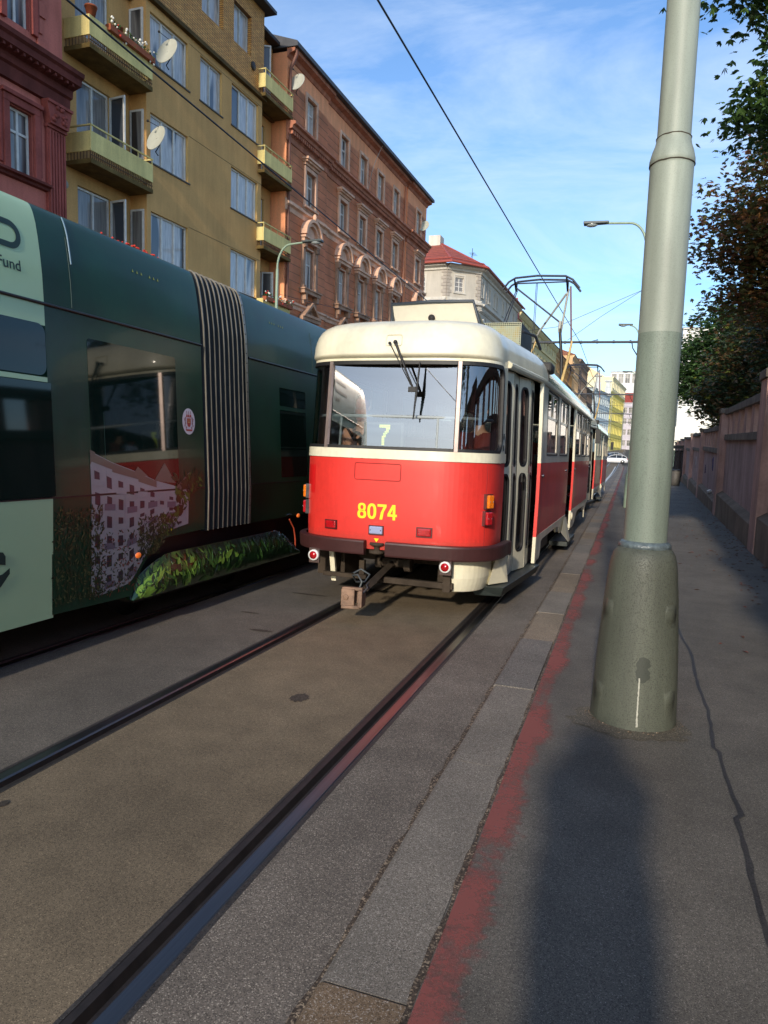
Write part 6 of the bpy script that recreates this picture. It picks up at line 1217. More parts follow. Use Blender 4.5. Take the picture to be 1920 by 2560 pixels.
    if first:
        b = MB(); b.tube([TP(s, 2.03, -.10) for s in [-he+.04+(2*he-.08)*k/30 for k in range(31)]], .018, 8)
        for s in (-s_of(x=.60), s_of(x=.50)): b.tube([TP(s, 2.03, -.10), TP(s, 1.60, -.10)], .015, 8)
        b.build('grab_rail', T_grey, root)
        b = MB(); b.tube([(.62, .42, .9), (.62, .5, 2.56)], .017, 8); b.tube([(-.62, 1.6, .9), (-.62, 1.6, 2.56)], .017, 8); b.box(.58, .66, .46, .5, 2.0, 2.14); b.build('grab_pole', T_grey, root)
        # route display: dark screen with dot-matrix 7
        b = MB(); b.box(-.49, -.02, .60, .68, 1.64, 1.99); o = b.build('route_display', mat('display_case', C(88, 92, 90), .5), root, bevel=.01); b = MB(); b.box(-.46, -.05, .595, .598, 1.67, 1.96); b.build('display_screen', mat('display_black', C(34, 34, 36), .4), o); b = MB()
        seven = ('11111111', '11111111', '00000111', '00000110', '00001110', '00011100', '00011000', '00111000', '00110000', '00110000', '00110000', '00110000', '00110000')
        for j, row in enumerate(seven):
            for i, ch in enumerate(row):
                if ch == '1': b.box(-.300+i*.0158, -.300+i*.0158+.0125, .588, .594, 1.945-j*.0175, 1.945-j*.0175+.0145)
        b.build('display_digit', mat('led_yellow_green', C(206, 220, 70), .5, emit=.8), o)
    st = MB(); st.box(-.22, .22, -.22, .22, .42, .48); st.box(-.22, .22, .18, .24, .48, .98); st.box(-.05, .05, -.05, .05, 0, .42); sme = st.mesh('seat', T_seat)
    for y in (2.9, 3.7, 4.5, 5.3, 6.1, 7.9, 8.7, 9.5, 10.3, 11.1):
        for x in (-.72, .72):
            if x > 0 and 5.9 < y < 8: continue
            inst('seat', sme, root, (x, y, .90), (0, 0, 0))
    b = MB(); b.box(.88, .92, 4.0, 6.3, .9, 1.7); b.build('partition', T_int, root)
    # small pictogram stickers beside the door, roundels, side bolts
    s = s_of(y=.70)
    for z0, z1 in ((1.82, 1.92), (1.70, 1.80)):
        b = MB(); b.grid(lambda u, v: TP(s-.03+.05*u, z0+(z1-z0)*v, .003), [0, 1], [0, 1]); o = b.build('sticker', mat('sticker_white', C(200, 196, 186), .5), root); b = MB(); q = [TP(s-.005+.018*math.cos(t), (z0+z1)/2+.03*math.sin(t), .005) for t in [2*math.pi*k/14 for k in range(15)]]; b.tube(q, .004, 4); b.tube([TP(s-.018, z0+.02, .005), TP(s+.012, z1-.02, .005)], .004, 4); b.build('pictogram', M_black, o)
    for y, z in ((2.75, 1.42), (5.9, 1.44), (7.8, 1.44), (12.0, 1.44)): b = MB(); b.ball(TP(s_of(y=y), z, .01), .022, 0, 8, 6); b.build('side_knob', M_steel, root)
    b = MB(); b.tube([TP(s_of(y=12.1), 2.50, .02), TP(s_of(y=12.3), 2.48, .18), TP(s_of(y=12.35), 2.40, .20)], .012, 5); q = TP(s_of(y=12.35), 2.2, .20); b.box(q.x-.06, q.x+.06, q.y-.04, q.y+.04, 2.04, 2.40); b.build('mirror', M_black, root)
    b = MB(); 
    for q in (8.75,): b.lathe([(0, 0), (.07, .005), (.08, .03), (.03, .05), (0, .05)], TP(s_of(y=7.6), .52, 0), 12, axis='X')
    b.build('filler_cap', T_cream, root)
    return root
TM = Matrix.Translation((-2.315, 6.9, 0)) @ Matrix.Rotation(-TH, 4, 'Z')
tram1 = build_tram(TM, 'nearest red and cream tram, rear end numbered 8074 with open coupler')
TM2 = Matrix.Translation((-2.27, 22.15, 0)) @ Matrix.Rotation(-TH, 4, 'Z')
tram2 = build_tram(TM2, 'second red and cream tram coupled ahead of the nearest one', first=False, number=None)

# ================================================================ GREEN TRAM (alongside, on the other track)
random.seed(33)
def green_tram():
    OX, OY = -5.25, 6.5
    root = empty('tram', loc=(OX, OY, 0), label='dark green articulated tram with printed leaves and pale green advertising panels', cat='tram')
    IN = [(.2, .0), (1.24, 0), (2.65, .08), (2.85, .095), (3.0, .115), (3.12, .135), (3.22, .155), (3.30, .18), (3.35, .205), (3.38, .24), (3.395, .3), (3.41, .4), (3.43, .6), (3.45, 1.25)]
    def ins(z):
        for i in range(len(IN)-1):
            if IN[i][0] <= z <= IN[i+1][0]: return IN[i][1]+(z-IN[i][0])/(IN[i+1][0]-IN[i][0])*(IN[i+1][1]-IN[i][1])
        return 0
    def G(y, z, o=0.0):
        n = Vector((1, 0, 0)); 
        if z > 2.66: d = (ins(min(3.449, z+.01))-ins(z-.01))/.02; n = Vector((1, 0, d)).normalized()
        return Vector((-4.0-ins(z)-OX, y-OY, z))+n*o
    Mdg = mat('tram_dark_green', C(14, 60, 40), .36, ns=.8, na=.35, coat=.16, col2=C(9, 42, 28), spec=.35); Mlg = mat('advert_pale_green', C(170, 198, 156), .42, ns=1.2, na=.05, coat=.35); Mfilm = mat('window_film_black', (.004, .012, .009), .045, coat=0, spec=.45)
    Mink = mat('advert_ink', C(22, 50, 46), .5); Mseam = mat('seam_black', (.008, .01, .012), .4)
    ZU = [2.65, 2.75, 2.85, 2.93, 3.0, 3.06, 3.12, 3.17, 3.22, 3.26, 3.30, 3.325, 3.35, 3.365, 3.38, 3.388, 3.395, 3.41, 3.43]
    yb = lambda z: 4.22
    def strip(name, y0, y1, zs, m, o=0.0, parent=None, smooth=True, step=.5):
        b = MB(); f0 = y0 if callable(y0) else (lambda z: y0); f1 = y1 if callable(y1) else (lambda z: y1); k = 8
        b.grid(lambda u, z: G(f0(z)+(f1(z)-f0(z))*u, z, o), [i/k for i in range(k+1)], zs, 0, smooth); return b.build(name, m, parent or root)
    Z1 = [.34, .6, .9, 1.235]; Z2 = [1.245, 1.6, 2.1, 2.645]
    # near section: pale advert panels, then dark wrap up to the bellows
    strip('advert_panel', 2.75, yb, Z1, Mlg); strip('advert_panel', 2.75, yb, [z+.005 for z in ZU[:-1]]+[3.45], Mlg); strip('advert_panel', 2.75, lambda z: yb(z)-.0, [2.49, 2.56, 2.645], Mlg); strip('advert_panel', 2.75, lambda z: yb(z), [2.085, 2.12], Mlg)
    strip('side_panel', yb, 6.24, [z+.005 for z in ZU[:-1]]+[3.45], Mdg); strip('side_panel', yb, 6.24, [1.245, 1.6, 2.1, 2.645], Mdg)
    strip('side_panel', yb, 6.24, [.82, 1.0, 1.235], Mdg); b = MB(); pts = [(4.21, .82), (4.21, .36), (5.12, .34), (5.17, .45), (5.28, .60), (5.42, .74), (5.6, .80), (6.24, .82)]; b.add([G(*p) for p in pts], [tuple(range(len(pts)))]); b.build('side_panel', Mdg, root)
    # side windows: glossy film set a little into the skin
    def pan(name, y0, y1, z0, z1, m, o, r=.04, parent=None):
        b = MB(); P = rr(y0, y1, z0, z1, r); b.add([G(p[0], p[1], o) for p in P], [tuple(range(len(P)))]); b.add([G(p[0], p[1], o) for p in P]+[G(p[0], p[1], 0) for p in P], [(i, (i+1) % len(P), len(P)+(i+1) % len(P), len(P)+i) for i in range(len(P))]); return b.build(name, m, parent or root)
    pan('window', 3.0, 4.215, 2.13, 2.50, Mfilm, .002, .07); strip('window', 3.0, lambda z: yb(z)+.03, [1.25, 1.6, 2.08], Mfilm, .001)
    pass
    pan('window', 4.64, 5.80, 1.26, 2.47, Mfilm, .002, .03); pan('window', 7.92, 8.66, 1.30, 2.12, Mfilm, .002, .02); pan('window', 7.92, 8.66, 2.17, 2.39, Mfilm, .002, .02)
    pan('window', 9.2, 11.2, 1.3, 2.4, Mfilm, .002, .03); pan('window', 12, 14.5, 1.3, 2.4, Mfilm, .002, .03)
    # drip rail and seams
    for y0, y1 in ((2.75, 6.24), (7.18, 24)): 
        b = MB(); b.tube([G(y0, 2.648, .006), G(y1, 2.648, .006)], .012, 6); b.build('drip_rail', Mseam, root)
        b = MB(); b.box(-4.0-OX-.02, -4.0-OX+.0015, y0-OY, y1-OY, 1.2355, 1.2445); b.build('panel_seam', Mseam, root)
    b = MB()
    for y, z0, z1 in ((4.50, 2.67, 3.2), (5.02, .4, 1.23), (4.80, 1.25, 1.9), (5.80, .85, 1.23), (8.92, 2.67, 3.2), (9.05, .9, 2.6)): b.tube([G(y, z0+(z1-z0)*t/6, .0005) for t in range(7)], .003, 4)
    b.build('panel_joint', mat('joint_line', C(34, 60, 54), .5), root)
    b = MB(); b.tube([G(4.52, z, .006) for z in (3.0, 3.08, 3.16, 3.22, 3.27, 3.31, 3.35)], .007, 5); b.build('roof_clip', mat('clip_blue', C(90, 120, 140), .4), root)
    zz_ = [.34, .9, 1.24, 2.08]; b = MB(); b.grid(lambda t, z: Vector((1.25*math.cos(t)**.6-(ins(z)*math.cos(t)), 2.75-OY-1.15*math.sin(t)**.8*(1-.12*max(0, z-1.2)), z)), [math.pi/2*k/12 for k in range(13)], [.34, .9, 1.24, 1.6, 2.0, 2.4, 2.65, 2.9, 3.1, 3.25, 3.35, 3.40, 3.43], 0, True); b.grid(lambda t, z: Vector((-1.25*math.cos(t)**.6+(ins(z)*math.cos(t)), 2.75-OY-1.15*math.sin(t)**.8*(1-.12*max(0, z-1.2)), z)), [math.pi/2*k/12 for k in range(13)], [.34, .9, 1.24, 1.6, 2.0, 2.4, 2.65, 2.9, 3.1, 3.25, 3.35, 3.40, 3.43], 0, True); b.build('tram_end', Mlg, root)
    # bellows: pale ribs over black folds
    BL = MB(); zz = [.80, 1.2, 1.6, 2.0, 2.4, 2.65]+ZU[1:-3]; nr = 10; y0, y1 = 6.25, 7.17
    ys = []; 
    for i in range(nr): ys += [(y0+(y1-y0)*i/nr, -.06), (y0+(y1-y0)*(i+.5)/nr, .0)]
    ys.append((y1, -.06)); BL.add([G(y, z, o) for y, o in ys for z in zz], [(i*len(zz)+j, (i+1)*len(zz)+j, (i+1)*len(zz)+j+1, i*len(zz)+j+1) for i in range(len(ys)-1) for j in range(len(zz)-1)], 0, False); bel = BL.build('bellows', mat('bellows_fabric', (.012, .012, .012), .7), root)
    Mrib = mat('bellows_rib_metal', C(142, 137, 126), .38, .55, 20, .35, stretch=(1, 1, .15))
    for i in range(nr):
        y = y0+(y1-y0)*(i+.5)/nr; w = .005 if i < nr-1 else .024; R2 = MB(); o = .014; R2.add([G(y+dy, z, oo) for z in zz for dy, oo in ((-w, 0), (-w, o), (w, o), (w, 0))], [(j*4+k, j*4+k+1, j*4+k+5, j*4+k+4) for j in range(len(zz)-1) for k in range(3)]+[(0, 1, 2, 3)], 0, False); R2.build('rib', Mrib, bel)
    b = MB()
    for k in range(24): b.ball(G(y1-.05, .9+k*.105, .014), .008, 0, 6, 4)
    b.build('rivets', M_dark, bel)
    for yy in (6.23, 7.185): b = MB(); b.add([G(yy, .8, -.3), G(yy, .8, 0)]+[G(yy, z, 0) for z in zz]+[G(yy, 3.4, -.5)], [tuple(range(len(zz)+3))]); b.build('bulkhead', Mseam, root)
    # section beyond the bellows
    strip('side_panel', 7.18, 24, [z+.005 for z in ZU[:-1]]+[3.45], Mdg); strip('side_panel', 7.18, 24, [1.245, 1.6, 2.1, 2.645], Mdg); strip('side_panel', 7.18, 24, [.80, 1.0, 1.235], Mdg); strip('side_panel', 9.0, 24, [.36, .6, .80], Mdg)
    b = MB(); b.add([G(24, .36), G(24, 2.65), G(24, 3.44), Vector((-1.3, 24-OY, 3.44)), Vector((-1.3, 24-OY, .36))], [(0, 1, 2, 3, 4)]); b.box(-1.3, -1.25, -3.75, 17.5, .34, 3.43); b.build('far_side', Mdg, root)
    b = MB(); b.box(-1.2, 1.1, -3.7, 17.4, .42, .80); b.build('underframe', Mseam, root)
    # bogie fairing bulging below the bellows, with printed leaves
    top = lambda y: .30+.34*min(1, max(0, (y-5.12)/.55))**.5 if y < 7.9 else .64-.30*max(0, (y-7.9)/.55)**1.6
    FY = [5.12, 5.16, 5.22, 5.3, 5.4, 5.55, 5.8, 6.2, 6.7, 7.2, 7.6, 7.9, 8.15, 8.42]
    def Fp(y, t, o=0):
        zt = top(y); z = .30+(zt-.30)*t; bul = .035*math.sin(math.pi*min(1, .18+.82*t*.95))*min(1, (y-5.08)/.35); return Vector((-3.98-OX+bul-.08*t*t+o, y-OY, z))
    b = MB(); b.grid(lambda y, t: Fp(y, t), FY, [0, .15, .3, .5, .7, .85, 1], 0, True); b.build('bogie_fairing', mat('fairing_green', C(30, 62, 26), .3, ns=4, na=.5, coat=1), root)
    LM = [mat('print_leaf_bright', C(110, 148, 54), .4, coat=.15, ns=9, na=.3), mat('print_leaf_mid', C(56, 94, 36), .4, coat=.15, ns=9, na=.3), mat('print_leaf_dark', C(24, 48, 24), .4, coat=.15, ns=9, na=.4), mat('print_leaf_russet', C(120, 56, 40), .4, coat=.15, ns=9, na=.3), mat('print_leaf_olive', C(70, 78, 44), .4, coat=.15, ns=9, na=.4)]
    b = MB()
    def leaf2(b, P, y, z, a, L, w, mi, k):
        pts = [(0, 0), (.3, .5), (.65, .38), (1, 0), (.65, -.38), (.3, -.5)]; q = []
        for u, v in pts: yy = y+L*u*math.cos(a)-w*v*math.sin(a); z_ = z+L*u*math.sin(a)+w*v*math.cos(a); q.append(P(yy, z_, k))
        b.add(q, [tuple(range(6))], mi)
    for i in range(420):
        y = 5.18+3.1*random.random()**1.35; t = random.uniform(.02, .92)
        def P(yy, zz_, k):
            yy = min(8.4, max(5.14, yy)); zt = top(yy); tt = min(.99, max(.01, (zz_-.30)/max(.02, zt-.30))); return Fp(yy, tt, .003+k)
        leaf2(b, P, y, .30+(top(y)-.30)*t, random.gauss(1.2, .7), random.uniform(.07, .22), random.uniform(.02, .06), random.choices((0, 1, 2), (5, 5, 3) if y < 6.1 else ((1, 4, 6) if y < 6.9 else (0, 1, 9)))[0], i*.00002)
    b.build('printed_leaves', LM, root)
    # printed apartment house on the side
    k0 = .004
    def poly(b, pts, mi, o):
        zs_ = [p[1] for p in pts]
        if len(pts) == 4 and min(zs_) < 1.23 and max(zs_) > 1.25 and mi > 0:   # cut at the panel seam
            (a, c, d, e) = pts; b.add([G(a[0], max(a[1], 1.245), o), G(c[0], max(c[1], 1.245), o), G(d[0], 1.245, o), G(e[0], 1.245, o)], [(0, 1, 2, 3)], mi); pts = [(a[0], 1.24), (c[0], 1.24), d, e]
        b.add([G(p[0], p[1], o) for p in pts], [tuple(range(len(pts)))], mi)
    PM = [mat('print_white_wall', C(150, 150, 152), .4, coat=.12, ns=3, na=.12), mat('print_roof_tan', C(104, 92, 82), .4, coat=.12), mat('print_window', C(44, 44, 54), .4, coat=.12), mat('print_shadow', C(96, 92, 104), .4, coat=.12)]
    rt = [(4.62, 1.59), (4.87, 1.50), (5.2, 1.41), (5.45, 1.33), (5.70, 1.28), (5.95, 1.20)]
    def rz(y):
        for i in range(len(rt)-1):
            if rt[i][0] <= y <= rt[i+1][0]: return rt[i][1]+(y-rt[i][0])/(rt[i+1][0]-rt[i][0])*(rt[i+1][1]-rt[i][1])
        return rt[-1][1]
    b = MB(); bz = lambda y: .42 if y < 4.8 else (.42+.04*(y-4.8)/.3 if y < 5.1 else (.46+.38*(y-5.1)/.36 if y < 5.46 else .84+.06*(y-5.46)/.49))
    for i in range(26): ya, yc = 4.62+1.33*i/26, 4.62+1.33*(i+1)/26; poly(b, [(ya, bz(ya)), (yc, bz(yc)), (yc, 1.232), (ya, 1.232)], 0, .003); (poly(b, [(ya, 1.248), (yc, 1.248), (yc, rz(yc)), (ya, rz(ya))], 0, .003) if rz(yc) > 1.25 else None)
    for (pa, pb, pc) in (((5.42, 1.33), (5.58, 1.49), (5.74, 1.30)), ((5.74, 1.26), (5.97, 1.40), (5.97, 1.18)), ((4.62, 1.60), (4.68, 1.58), (4.62, 1.48)), ((5.14, 1.40), (5.2, 1.46), (5.34, 1.37))): poly(b, [pa, pb, pc], 1, .0035)
    nc = 9; nrw = 6
    for i in range(nc):
        ya = 4.66+1.26*i/nc; yc = ya+1.26/nc*.42; yd = ya+1.26/nc*.5
        for j in range(nrw):
            f = (j+.22)/nrw; f2 = (j+.80)/nrw; bot = bz
            za, zb_ = rz(ya)-.10, bot(ya)+.02; A_ = za-(za-zb_)*f; B_ = za-(za-zb_)*f2; zc_, zd_ = rz(yc)-.10, bot(yc)+.02; C_ = zc_-(zc_-zd_)*f; D_ = zc_-(zc_-zd_)*f2
            poly(b, [(ya, A_), (yc, C_), (yc, D_), (ya, B_)], 2, .0036)
            if (i+j) % 2 == 0: poly(b, [(ya-.03, B_+.035), (yd+.03, D_+.035), (yd+.03, D_-.015), (ya-.03, B_-.02)], 3 if j % 2 else 0, .004)
    for (ya, yc) in ((4.62, 4.87), (4.87, 5.2), (5.2, 5.45)): poly(b, [(ya, rz(ya)-.005), (yc, rz(yc)-.005), (yc, rz(yc)-.06), (ya, rz(ya)-.08)], 1, .0042)
    b.build('printed_building', PM, root)
    b = MB()
    zones = [((4.23, 4.75), (.42, 1.14), (4, 2, 2), 900, (.015, .05)), ((4.6, 5.2), (.40, .92), (3, 4, 2), 420, (.015, .04)), ((5.2, 5.55), (.66, 1.0), (4, 2, 2), 500, (.015, .05)), ((5.75, 6.22), (.86, 1.36), (1, 2, 2), 300, (.04, .13)), ((5.5, 6.22), (.82, 1.0), (1, 2, 2), 260, (.03, .08)), ((7.18, 7.9), (.84, 1.16), (2, 1, 2), 120, (.05, .14))]
    for (a, c), (z0, z1), ms, n, (l0, l1) in zones:
        for i in range(n):
            y = random.uniform(a, c); z = z0+(z1-z0)*random.random()**1.3; L = random.uniform(l0, l1); y = min(y, (6.22 if y < 6.3 else c)-L); 
            if z < .36+max(0, (y-5.12))*.9: continue
            leaf2(b, lambda yy, z_, k: G(yy, z_, .0045+k), y, z, random.gauss(1.4, 1.2), L, L*random.uniform(.25, .45), random.choices((ms[0], ms[1], ms[2]), (3, 3, 4))[0], i*.000004)
    b.build('printed_foliage', LM, root)
    # lettering and logo
    me = text_mesh('Fund', .105, bold=.0012)
    for v in me.vertices: y_, z_ = v.co.x+3.925, v.co.y+2.83; v.co = G(y_, z_, .004)
    me.materials.clear(); me.materials.append(Mink); inst('lettering', me, root)
    b = MB()
    def arcp(cy, cz, ro, ri, a0, a1, n=16):
        for i in range(n):
            t0, t1 = R(a0+(a1-a0)*i/n), R(a0+(a1-a0)*(i+1)/n); poly(b, [(cy+ro*math.cos(t0), cz+ro*math.sin(t0)), (cy+ro*math.cos(t1), cz+ro*math.sin(t1)), (cy+ri*math.cos(t1), cz+ri*math.sin(t1)), (cy+ri*math.cos(t0), cz+ri*math.sin(t0))], 0, .004)
    arcp(3.955, 3.07, .098, .057, -90, 90); poly(b, [(3.5, 3.168), (3.955, 3.168), (3.955, 3.127), (3.5, 3.127)], 0, .004); poly(b, [(3.5, 3.013), (3.955, 3.013), (3.955, 2.972), (3.5, 2.972)], 0, .004)
    poly(b, [(3.60, .92), (3.765, .89), (3.785, .86), (3.785, .80), (3.60, .84)], 0, .004); poly(b, [(3.60, .60), (3.745, .655), (3.82, .735), (3.82, .775), (3.76, .74), (3.60, .72)], 0, .004)
    b.build('logo', Mink, root)
    # crest: white oval with a red-brown coat of arms
    cy, cz = 5.985, 1.885; a_, c_ = .105, .125
    b = MB(); P = [(cy+a_*math.cos(t), cz+c_*math.sin(t)) for t in [2*math.pi*k/40 for k in range(40)]]; poly(b, P, 0, .004)
    br = lambda pts, mi, o=.006: poly(b, [(cy+p[0], cz+p[1]) for p in pts], mi, o)
    br([(-.032, .03), (.032, .03), (.032, -.02), (.02, -.045), (0, -.055), (-.02, -.045), (-.032, -.02)], 1); br([(-.022, -.002), (.022, -.002), (.022, -.012), (-.022, -.012)], 2, .007); br([(-.02, .022), (-.012, .022), (-.012, .004), (-.02, .004)], 2, .007); br([(.012, .022), (.02, .022), (.02, .004), (.012, .004)], 2, .007)
    for k in (-1, 0, 1): br([(k*.03-.014, .04), (k*.03+.014, .04), (k*.03+.010, .062), (k*.03, .072), (k*.03-.010, .062)], 1); br([(k*.03-.006, .073), (k*.03+.006, .073), (k*.034+.004, .10), (k*.034-.004, .10)], 3)
    for sg in (-1, 1):
        for (x, z, r) in ((.055, .03, .014), (.062, .008, .016), (.058, -.018, .015), (.066, -.04, .012), (.045, -.06, .014), (.074, .022, .008)): br([(sg*x+r*math.cos(t)*.8, z+r*math.sin(t)) for t in [2*math.pi*k/7 for k in range(7)]], 3)
    br([(-.06, -.075), (.06, -.075), (.045, -.092), (-.045, -.092)], 1)
    b.build('crest', [mat('crest_white', C(214, 208, 214), .4, coat=.6), mat('crest_red', C(168, 60, 52), .4), mat('crest_gold', C(196, 160, 90), .4), mat('crest_brown', C(150, 110, 116), .4)], root)
    # small yellow triangles and markings
    b = MB()
    for y0, n in ((5.27, 3), (5.50, 3), (7.76, 3), (7.99, 3)):
        for k in range(n): y = y0+k*.058; b.add([G(y-.012, 3.125, .004), G(y+.012, 3.125, .004), G(y, 3.152, .004)], [(0, 1, 2)])
    b.build('warning_triangles', mat('marking_yellow', C(150, 150, 50), .5), root)
    b = MB(); b.box(-4.0-OX, -4.0-OX+.0035, 5.60-OY, 5.71-OY, .845, .885); 
    o = b.build('marking_plate', Mseam, root); b = MB()
    for yy in (5.635, 5.675): b.add([G(yy-.012, .875, .0045), G(yy+.012, .875, .0045), G(yy, .852, .0045)], [(0, 1, 2)])
    b.build('marking', T_yel, o)
    for y, z in ((5.20, .685), (8.42, .79)): b = MB(); c = G(y, z, 0); b.ball(c, .034, 0, 12, 8, (.55, 1.2, .8)); b.build('side_marker_light', mat('marker_orange', C(226, 110, 40), .2, coat=1, emit=.25), root)
    b = MB(); b.tube([G(8.15, .76, .01), G(8.28, .64, .01), G(8.33, .5, .01), G(8.34, .38, .01)], .010, 5); b.build('cable_red', mat('cable_redorange', C(170, 70, 44), .5), root)
    b = MB(); b.tube([G(8.06, .82, .01), G(8.12, .83, .012), G(8.2, .82, .01)], .006, 5); b.build('edge_trim', M_steel, root)
    for yb_ in (6.6, 13.5):
        b = MB(); b.box(-1.0, 1.05, yb_-OY-1.2, yb_-OY+1.2, .2, .42); o = b.build('bogie', M_dark, root)
        for yy in (-.9, .9): b = MB(); b.lathe([(0, -.05), (.30, -.05), (.32, .05), (0, .07)], (.72, yb_-OY+yy, .32), 20, axis='X'); b.build('wheel', M_dark, o)
    return root
green_tram()

# ================================================================ PEOPLE
def skinned(name, V, E_, rad, m, parent, sub=2, root_i=0):
    me = bpy.data.meshes.new(name); me.from_pydata([tuple(v) for v in V], E_, []); o = bpy.data.objects.new(name, me); COL.objects.link(o); o.parent = parent
    md = o.modifiers.new('skin', 'SKIN'); 
    for i, r in enumerate(rad):
        sv = me.skin_vertices[0].data[i]; sv.radius = r if isinstance(r, tuple) else (r, r); sv.use_root = (i == root_i)
    s = o.modifiers.new('sub', 'SUBSURF'); s.levels = sub; s.render_levels = sub
    bpy.context.view_layer.update(); dg = bpy.context.evaluated_depsgraph_get(); me2 = bpy.data.meshes.new_from_object(o.evaluated_get(dg)); o.modifiers.clear(); o.data = me2; me2.materials.clear(); me2.materials.append(m); me2.polygons.foreach_set('use_smooth', [True]*len(me2.polygons)); return o
SKIN = mat('skin', C(206, 156, 130), .6)
def head_parts(root, c, hairm, fwd=(0, 1, 0), long=False):
    """nose, ears, eyes, mouth and hair round a head centre"""
    c = Vector(c); f = Vector(fwd).normalized(); s = Vector((0, 0, 1)).cross(f); 
    b = MB(); b.ball(c-f*.018+Vector((0, 0, .025)), .098, 0, 16, 12, (.86, .98, 1.12) if abs(f.y) > .5 else (.98, .86, 1.12))
    if long: b.ball(c-f*.05+Vector((0, 0, -.07)), .085, 0, 14, 10, (.95, .6, 1.3))
    b.v = [tuple(Vector(v)+Vector(v).normalized()*.006*noise.noise(Vector(v)*40)) if (Vector(v)-c).dot(f) < .045 or v[2] > c.z+.075 else tuple(c+(Vector(v)-c)*.80) for v in b.v]; b.build('hair', hairm, root)
    b = MB(); b.ball(c+f*.102+Vector((0, 0, -.012)), .014, 0, 8, 6, (1, 1, 1.7))
    for k in (-1, 1): b.ball(c+s*k*.078+Vector((0, 0, -.01)), .022, 0, 8, 6, (.5, 1, 1.4))
    b.build('nose_and_ears', SKIN, root)
    b = MB()
    for k in (-1, 1): b.ball(c+f*.083+s*k*.032+Vector((0, 0, .012)), .012, 0, 8, 6)
    b.ball(c+f*.090+Vector((0, 0, -.052)), .016, 0, 8, 6, (1.3, .5, .35)); b.build('eyes_and_mouth', mat('face_dark', C(86, 48, 44), .6), root)
def body(root, hip, sh_z, head_z, facing, legs, arms, skinm, lean=0.0):
    """continuous figure: legs and arms are joint lists for left and right (local coordinates)"""
    hx, hy, hz = hip; V = [(hx, hy, hz), (hx, hy+lean*.3, hz+.20), (hx, hy+lean*.7, sh_z-.10), (hx, hy+lean, sh_z+.03), (hx, hy+lean*1.05, sh_z+.10), (hx, hy+lean*1.1+facing*.01, head_z-.05), (hx, hy+lean*1.1+facing*.012, head_z+.05)]
    E_ = [(i, i+1) for i in range(6)]; rad = [(.155, .11), (.135, .10), (.165, .11), (.06, .06), (.052, .055), (.070, .085), (.070, .085)]
    for sgn, J in legs:
        p = 0
        for k, (q, r) in enumerate(J): V.append(q); rad.append(r); E_.append((p, len(V)-1)); p = len(V)-1
    for sgn, J in arms:
        p = 2
        for k, (q, r) in enumerate(J): V.append(q); rad.append(r); E_.append((p, len(V)-1)); p = len(V)-1
        # palm end: five fingers
        q = Vector(V[p]); q0 = Vector(V[p-1]); d = (q-q0).normalized(); w = d.cross(Vector((0, 0, 1))).normalized()
        for j, (off, L) in enumerate(((-.030, .062), (-.010, .075), (.011, .070), (.030, .055))):
            a = q+w*off+d*.02; V += [a, a+d*L*.6+Vector((0, 0, -.008)), a+d*L*.95+Vector((0, 0, -.026))]; rad += [.0105, .009, .008]; n = len(V); E_ += [(p, n-3), (n-3, n-2), (n-2, n-1)]
        V += [q+w*sgn*.045-d*.01, q+w*sgn*.062+d*.03]; rad += [.012, .010]; n = len(V); E_ += [(p, n-2), (n-2, n-1)]
    return skinned('body', V, E_, rad, skinm, root)
def garment(root, name, V, E_, rad, m): return skinned(name, V, E_, rad, m, root, 2)
def passenger(x, y, label, top, hair, emblem=False, skin_=SKIN):
    e = empty('person', TM @ Matrix.Translation((x, y, .90)), label=label, cat='person', group='passengers inside the nearest tram')
    legs = [(sg, [((sg*.10, .06, .50), .085), ((sg*.11, .44, .50), .062), ((sg*.11, .46, .10), .042), ((sg*.11, .56, .04), .035)]) for sg in (-1, 1)]
    arms = [(sg, [((sg*.19, 0, .97), .052), ((sg*.24, .05, .72), .042), ((sg*.16, .28, .60), .030), ((sg*.13, .36, .58), .030)]) for sg in (-1, 1)]
    body(e, (0, 0, .52), 1.0, 1.24, 1, legs, arms, skin_)
    V = [(0, 0, .50), (0, 0, .72), (0, 0, .90), (0, 0, 1.0), (.19, 0, .975), (.235, .04, .78), (-.19, 0, .975), (-.235, .04, .78)]; garment(e, 'top', V, [(0, 1), (1, 2), (2, 3), (2, 4), (4, 5), (2, 6), (6, 7)], [(.175, .13), (.155, .12), (.18, .125), (.09, .08), .066, .052, .066, .052], top)
    V = [(0, 0, .50), (.10, .08, .50), (.11, .44, .50), (.11, .46, .14), (-.10, .08, .50), (-.11, .44, .50), (-.11, .46, .14)]; garment(e, 'trousers', V, [(0, 1), (1, 2), (2, 3), (0, 4), (4, 5), (5, 6)], [(.17, .13), .10, .078, .058, .10, .078, .058], mat('denim', C(40, 46, 66), .8))
    head_parts(e, (0, .012, 1.27), hair, (0, 1, 0), True)
    if emblem:
        b = MB(); b.lathe([(.05, 0), (.058, -.006), (.04, -.008), (.03, -.004)], (-.0, -.135, .93), 24, axis='Y'); b.tube([(-.14, -.10, 1.02), (-.02, -.14, .86), (-.06, -.14, .66)], .016, 5); b.tube([(.12, -.11, 1.02), (.03, -.14, .86), (.07, -.14, .66)], .016, 5); b.build('straps', mat('strap_dark', C(84, 62, 58), .7), e)
    return e
passenger(-.66, .98, 'passenger with auburn hair in a peach top with dark straps, back to the rear window', mat('top_peach', C(232, 172, 142), .7, ns=6, na=.08), mat('hair_auburn', C(150, 66, 36), .6, ns=30, na=.3), True)
passenger(.70, 1.15, 'dark haired passenger in a dark red top behind the right rear pane', mat('top_darkred', C(120, 40, 34), .8), mat('hair_black', C(26, 22, 22), .5))
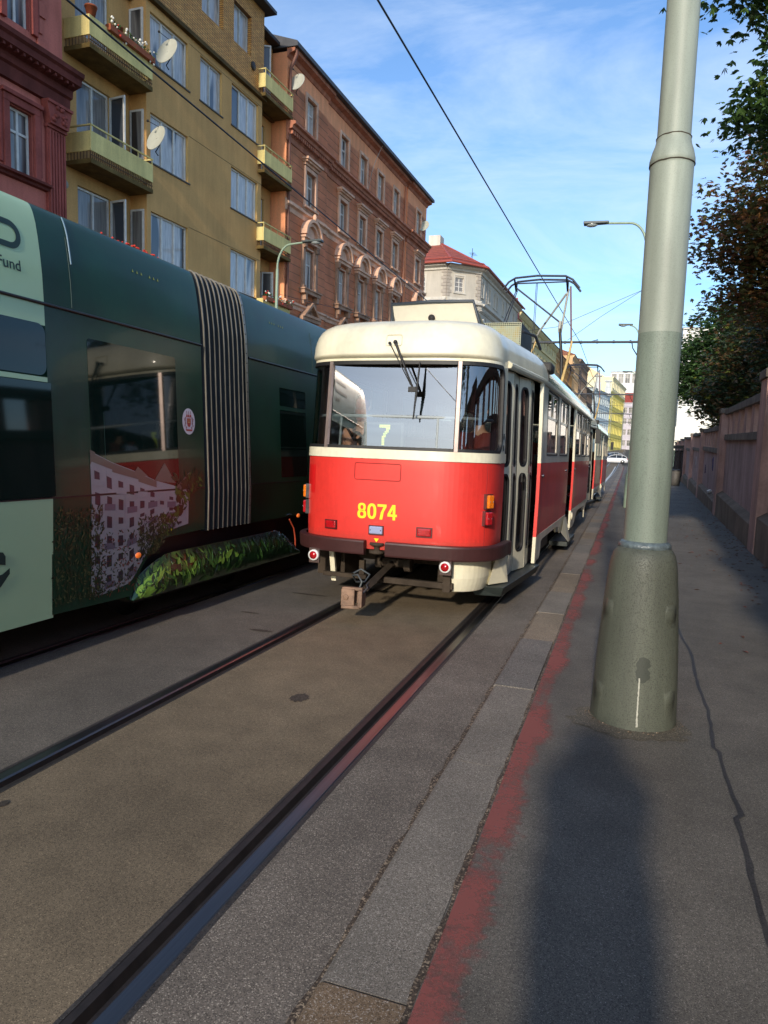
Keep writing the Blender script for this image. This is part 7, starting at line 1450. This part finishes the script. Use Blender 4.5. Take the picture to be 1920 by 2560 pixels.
# the photographer, standing where the picture is taken from; casts the long shadow up the pavement
e = empty('person', loc=(.10, -.46, .05), label='photographer in dark jacket standing at the viewpoint, casting the long shadow', cat='person')
legs = [(sg, [((sg*.10, 0, .86), .095), ((sg*.115, .02, .48), .066), ((sg*.12, -.01, .10), .045), ((sg*.12, .13, .04), .04)]) for sg in (-1, 1)]
arms = [(-1, [((-.19, 0, 1.43), .055), ((-.23, .13, 1.44), .045), ((-.14, .27, 1.55), .035), ((-.09, .33, 1.61), .034)]), (1, [((.19, 0, 1.43), .055), ((.23, .13, 1.44), .045), ((.12, .27, 1.55), .035), ((.07, .33, 1.61), .034)])]
body(e, (0, 0, .92), 1.45, 1.68, 1, legs, arms, SKIN)
J = mat('jacket_navy', C(34, 38, 50), .8, ns=8, na=.2)
garment(e, 'jacket', [(0, 0, .88), (0, 0, 1.1), (0, .02, 1.42), (0, .04, 1.58), (.17, 0, 1.42), (.22, .13, 1.45), (.15, .24, 1.55), (-.17, 0, 1.42), (-.22, .13, 1.45), (-.16, .24, 1.55)], [(0, 1), (1, 2), (2, 3), (2, 4), (4, 5), (5, 6), (2, 7), (7, 8), (8, 9)], [(.245, .16), (.245, .15), (.25, .15), (.19, .15), .10, .09, .075, .10, .09, .075], J); hd_ = MB(); hd_.ball((0, -.02, 1.70), .15, 0, 16, 12, (1.15, 1, 1.1)); hd_.v = [v for v in hd_.v]; hd_.build('hood', J, e)  # hood added and jacket broadened, out of view, to fill out the cast shadow
garment(e, 'trousers', [(0, 0, .92), (.10, 0, .84), (.115, .02, .48), (.12, -.01, .10), (-.10, 0, .84), (-.115, .02, .48), (-.12, -.01, .10)], [(0, 1), (1, 2), (2, 3), (0, 4), (4, 5), (5, 6)], [(.18, .135), .115, .085, .068, .115, .085, .068], mat('trousers_grey', C(60, 60, 64), .85))
head_parts(e, (0, .012, 1.70), mat('hair_brown', C(60, 44, 34), .6, ns=30, na=.3))
for sg in (-1, 1): b = MB(); b.box(sg*.12-.05, sg*.12+.05, -.09, .20, -.0, .085); b.build('shoe', M_black, e, bevel=.025)
ph = empty('phone', loc=(.03, -.075, 1.60), label='black phone held up by the photographer', cat='phone'); b = MB(); b.box(-.078, .078, -.005, .005, -.036, .036); b.build('case', M_black, ph, bevel=.004)
index_kids()
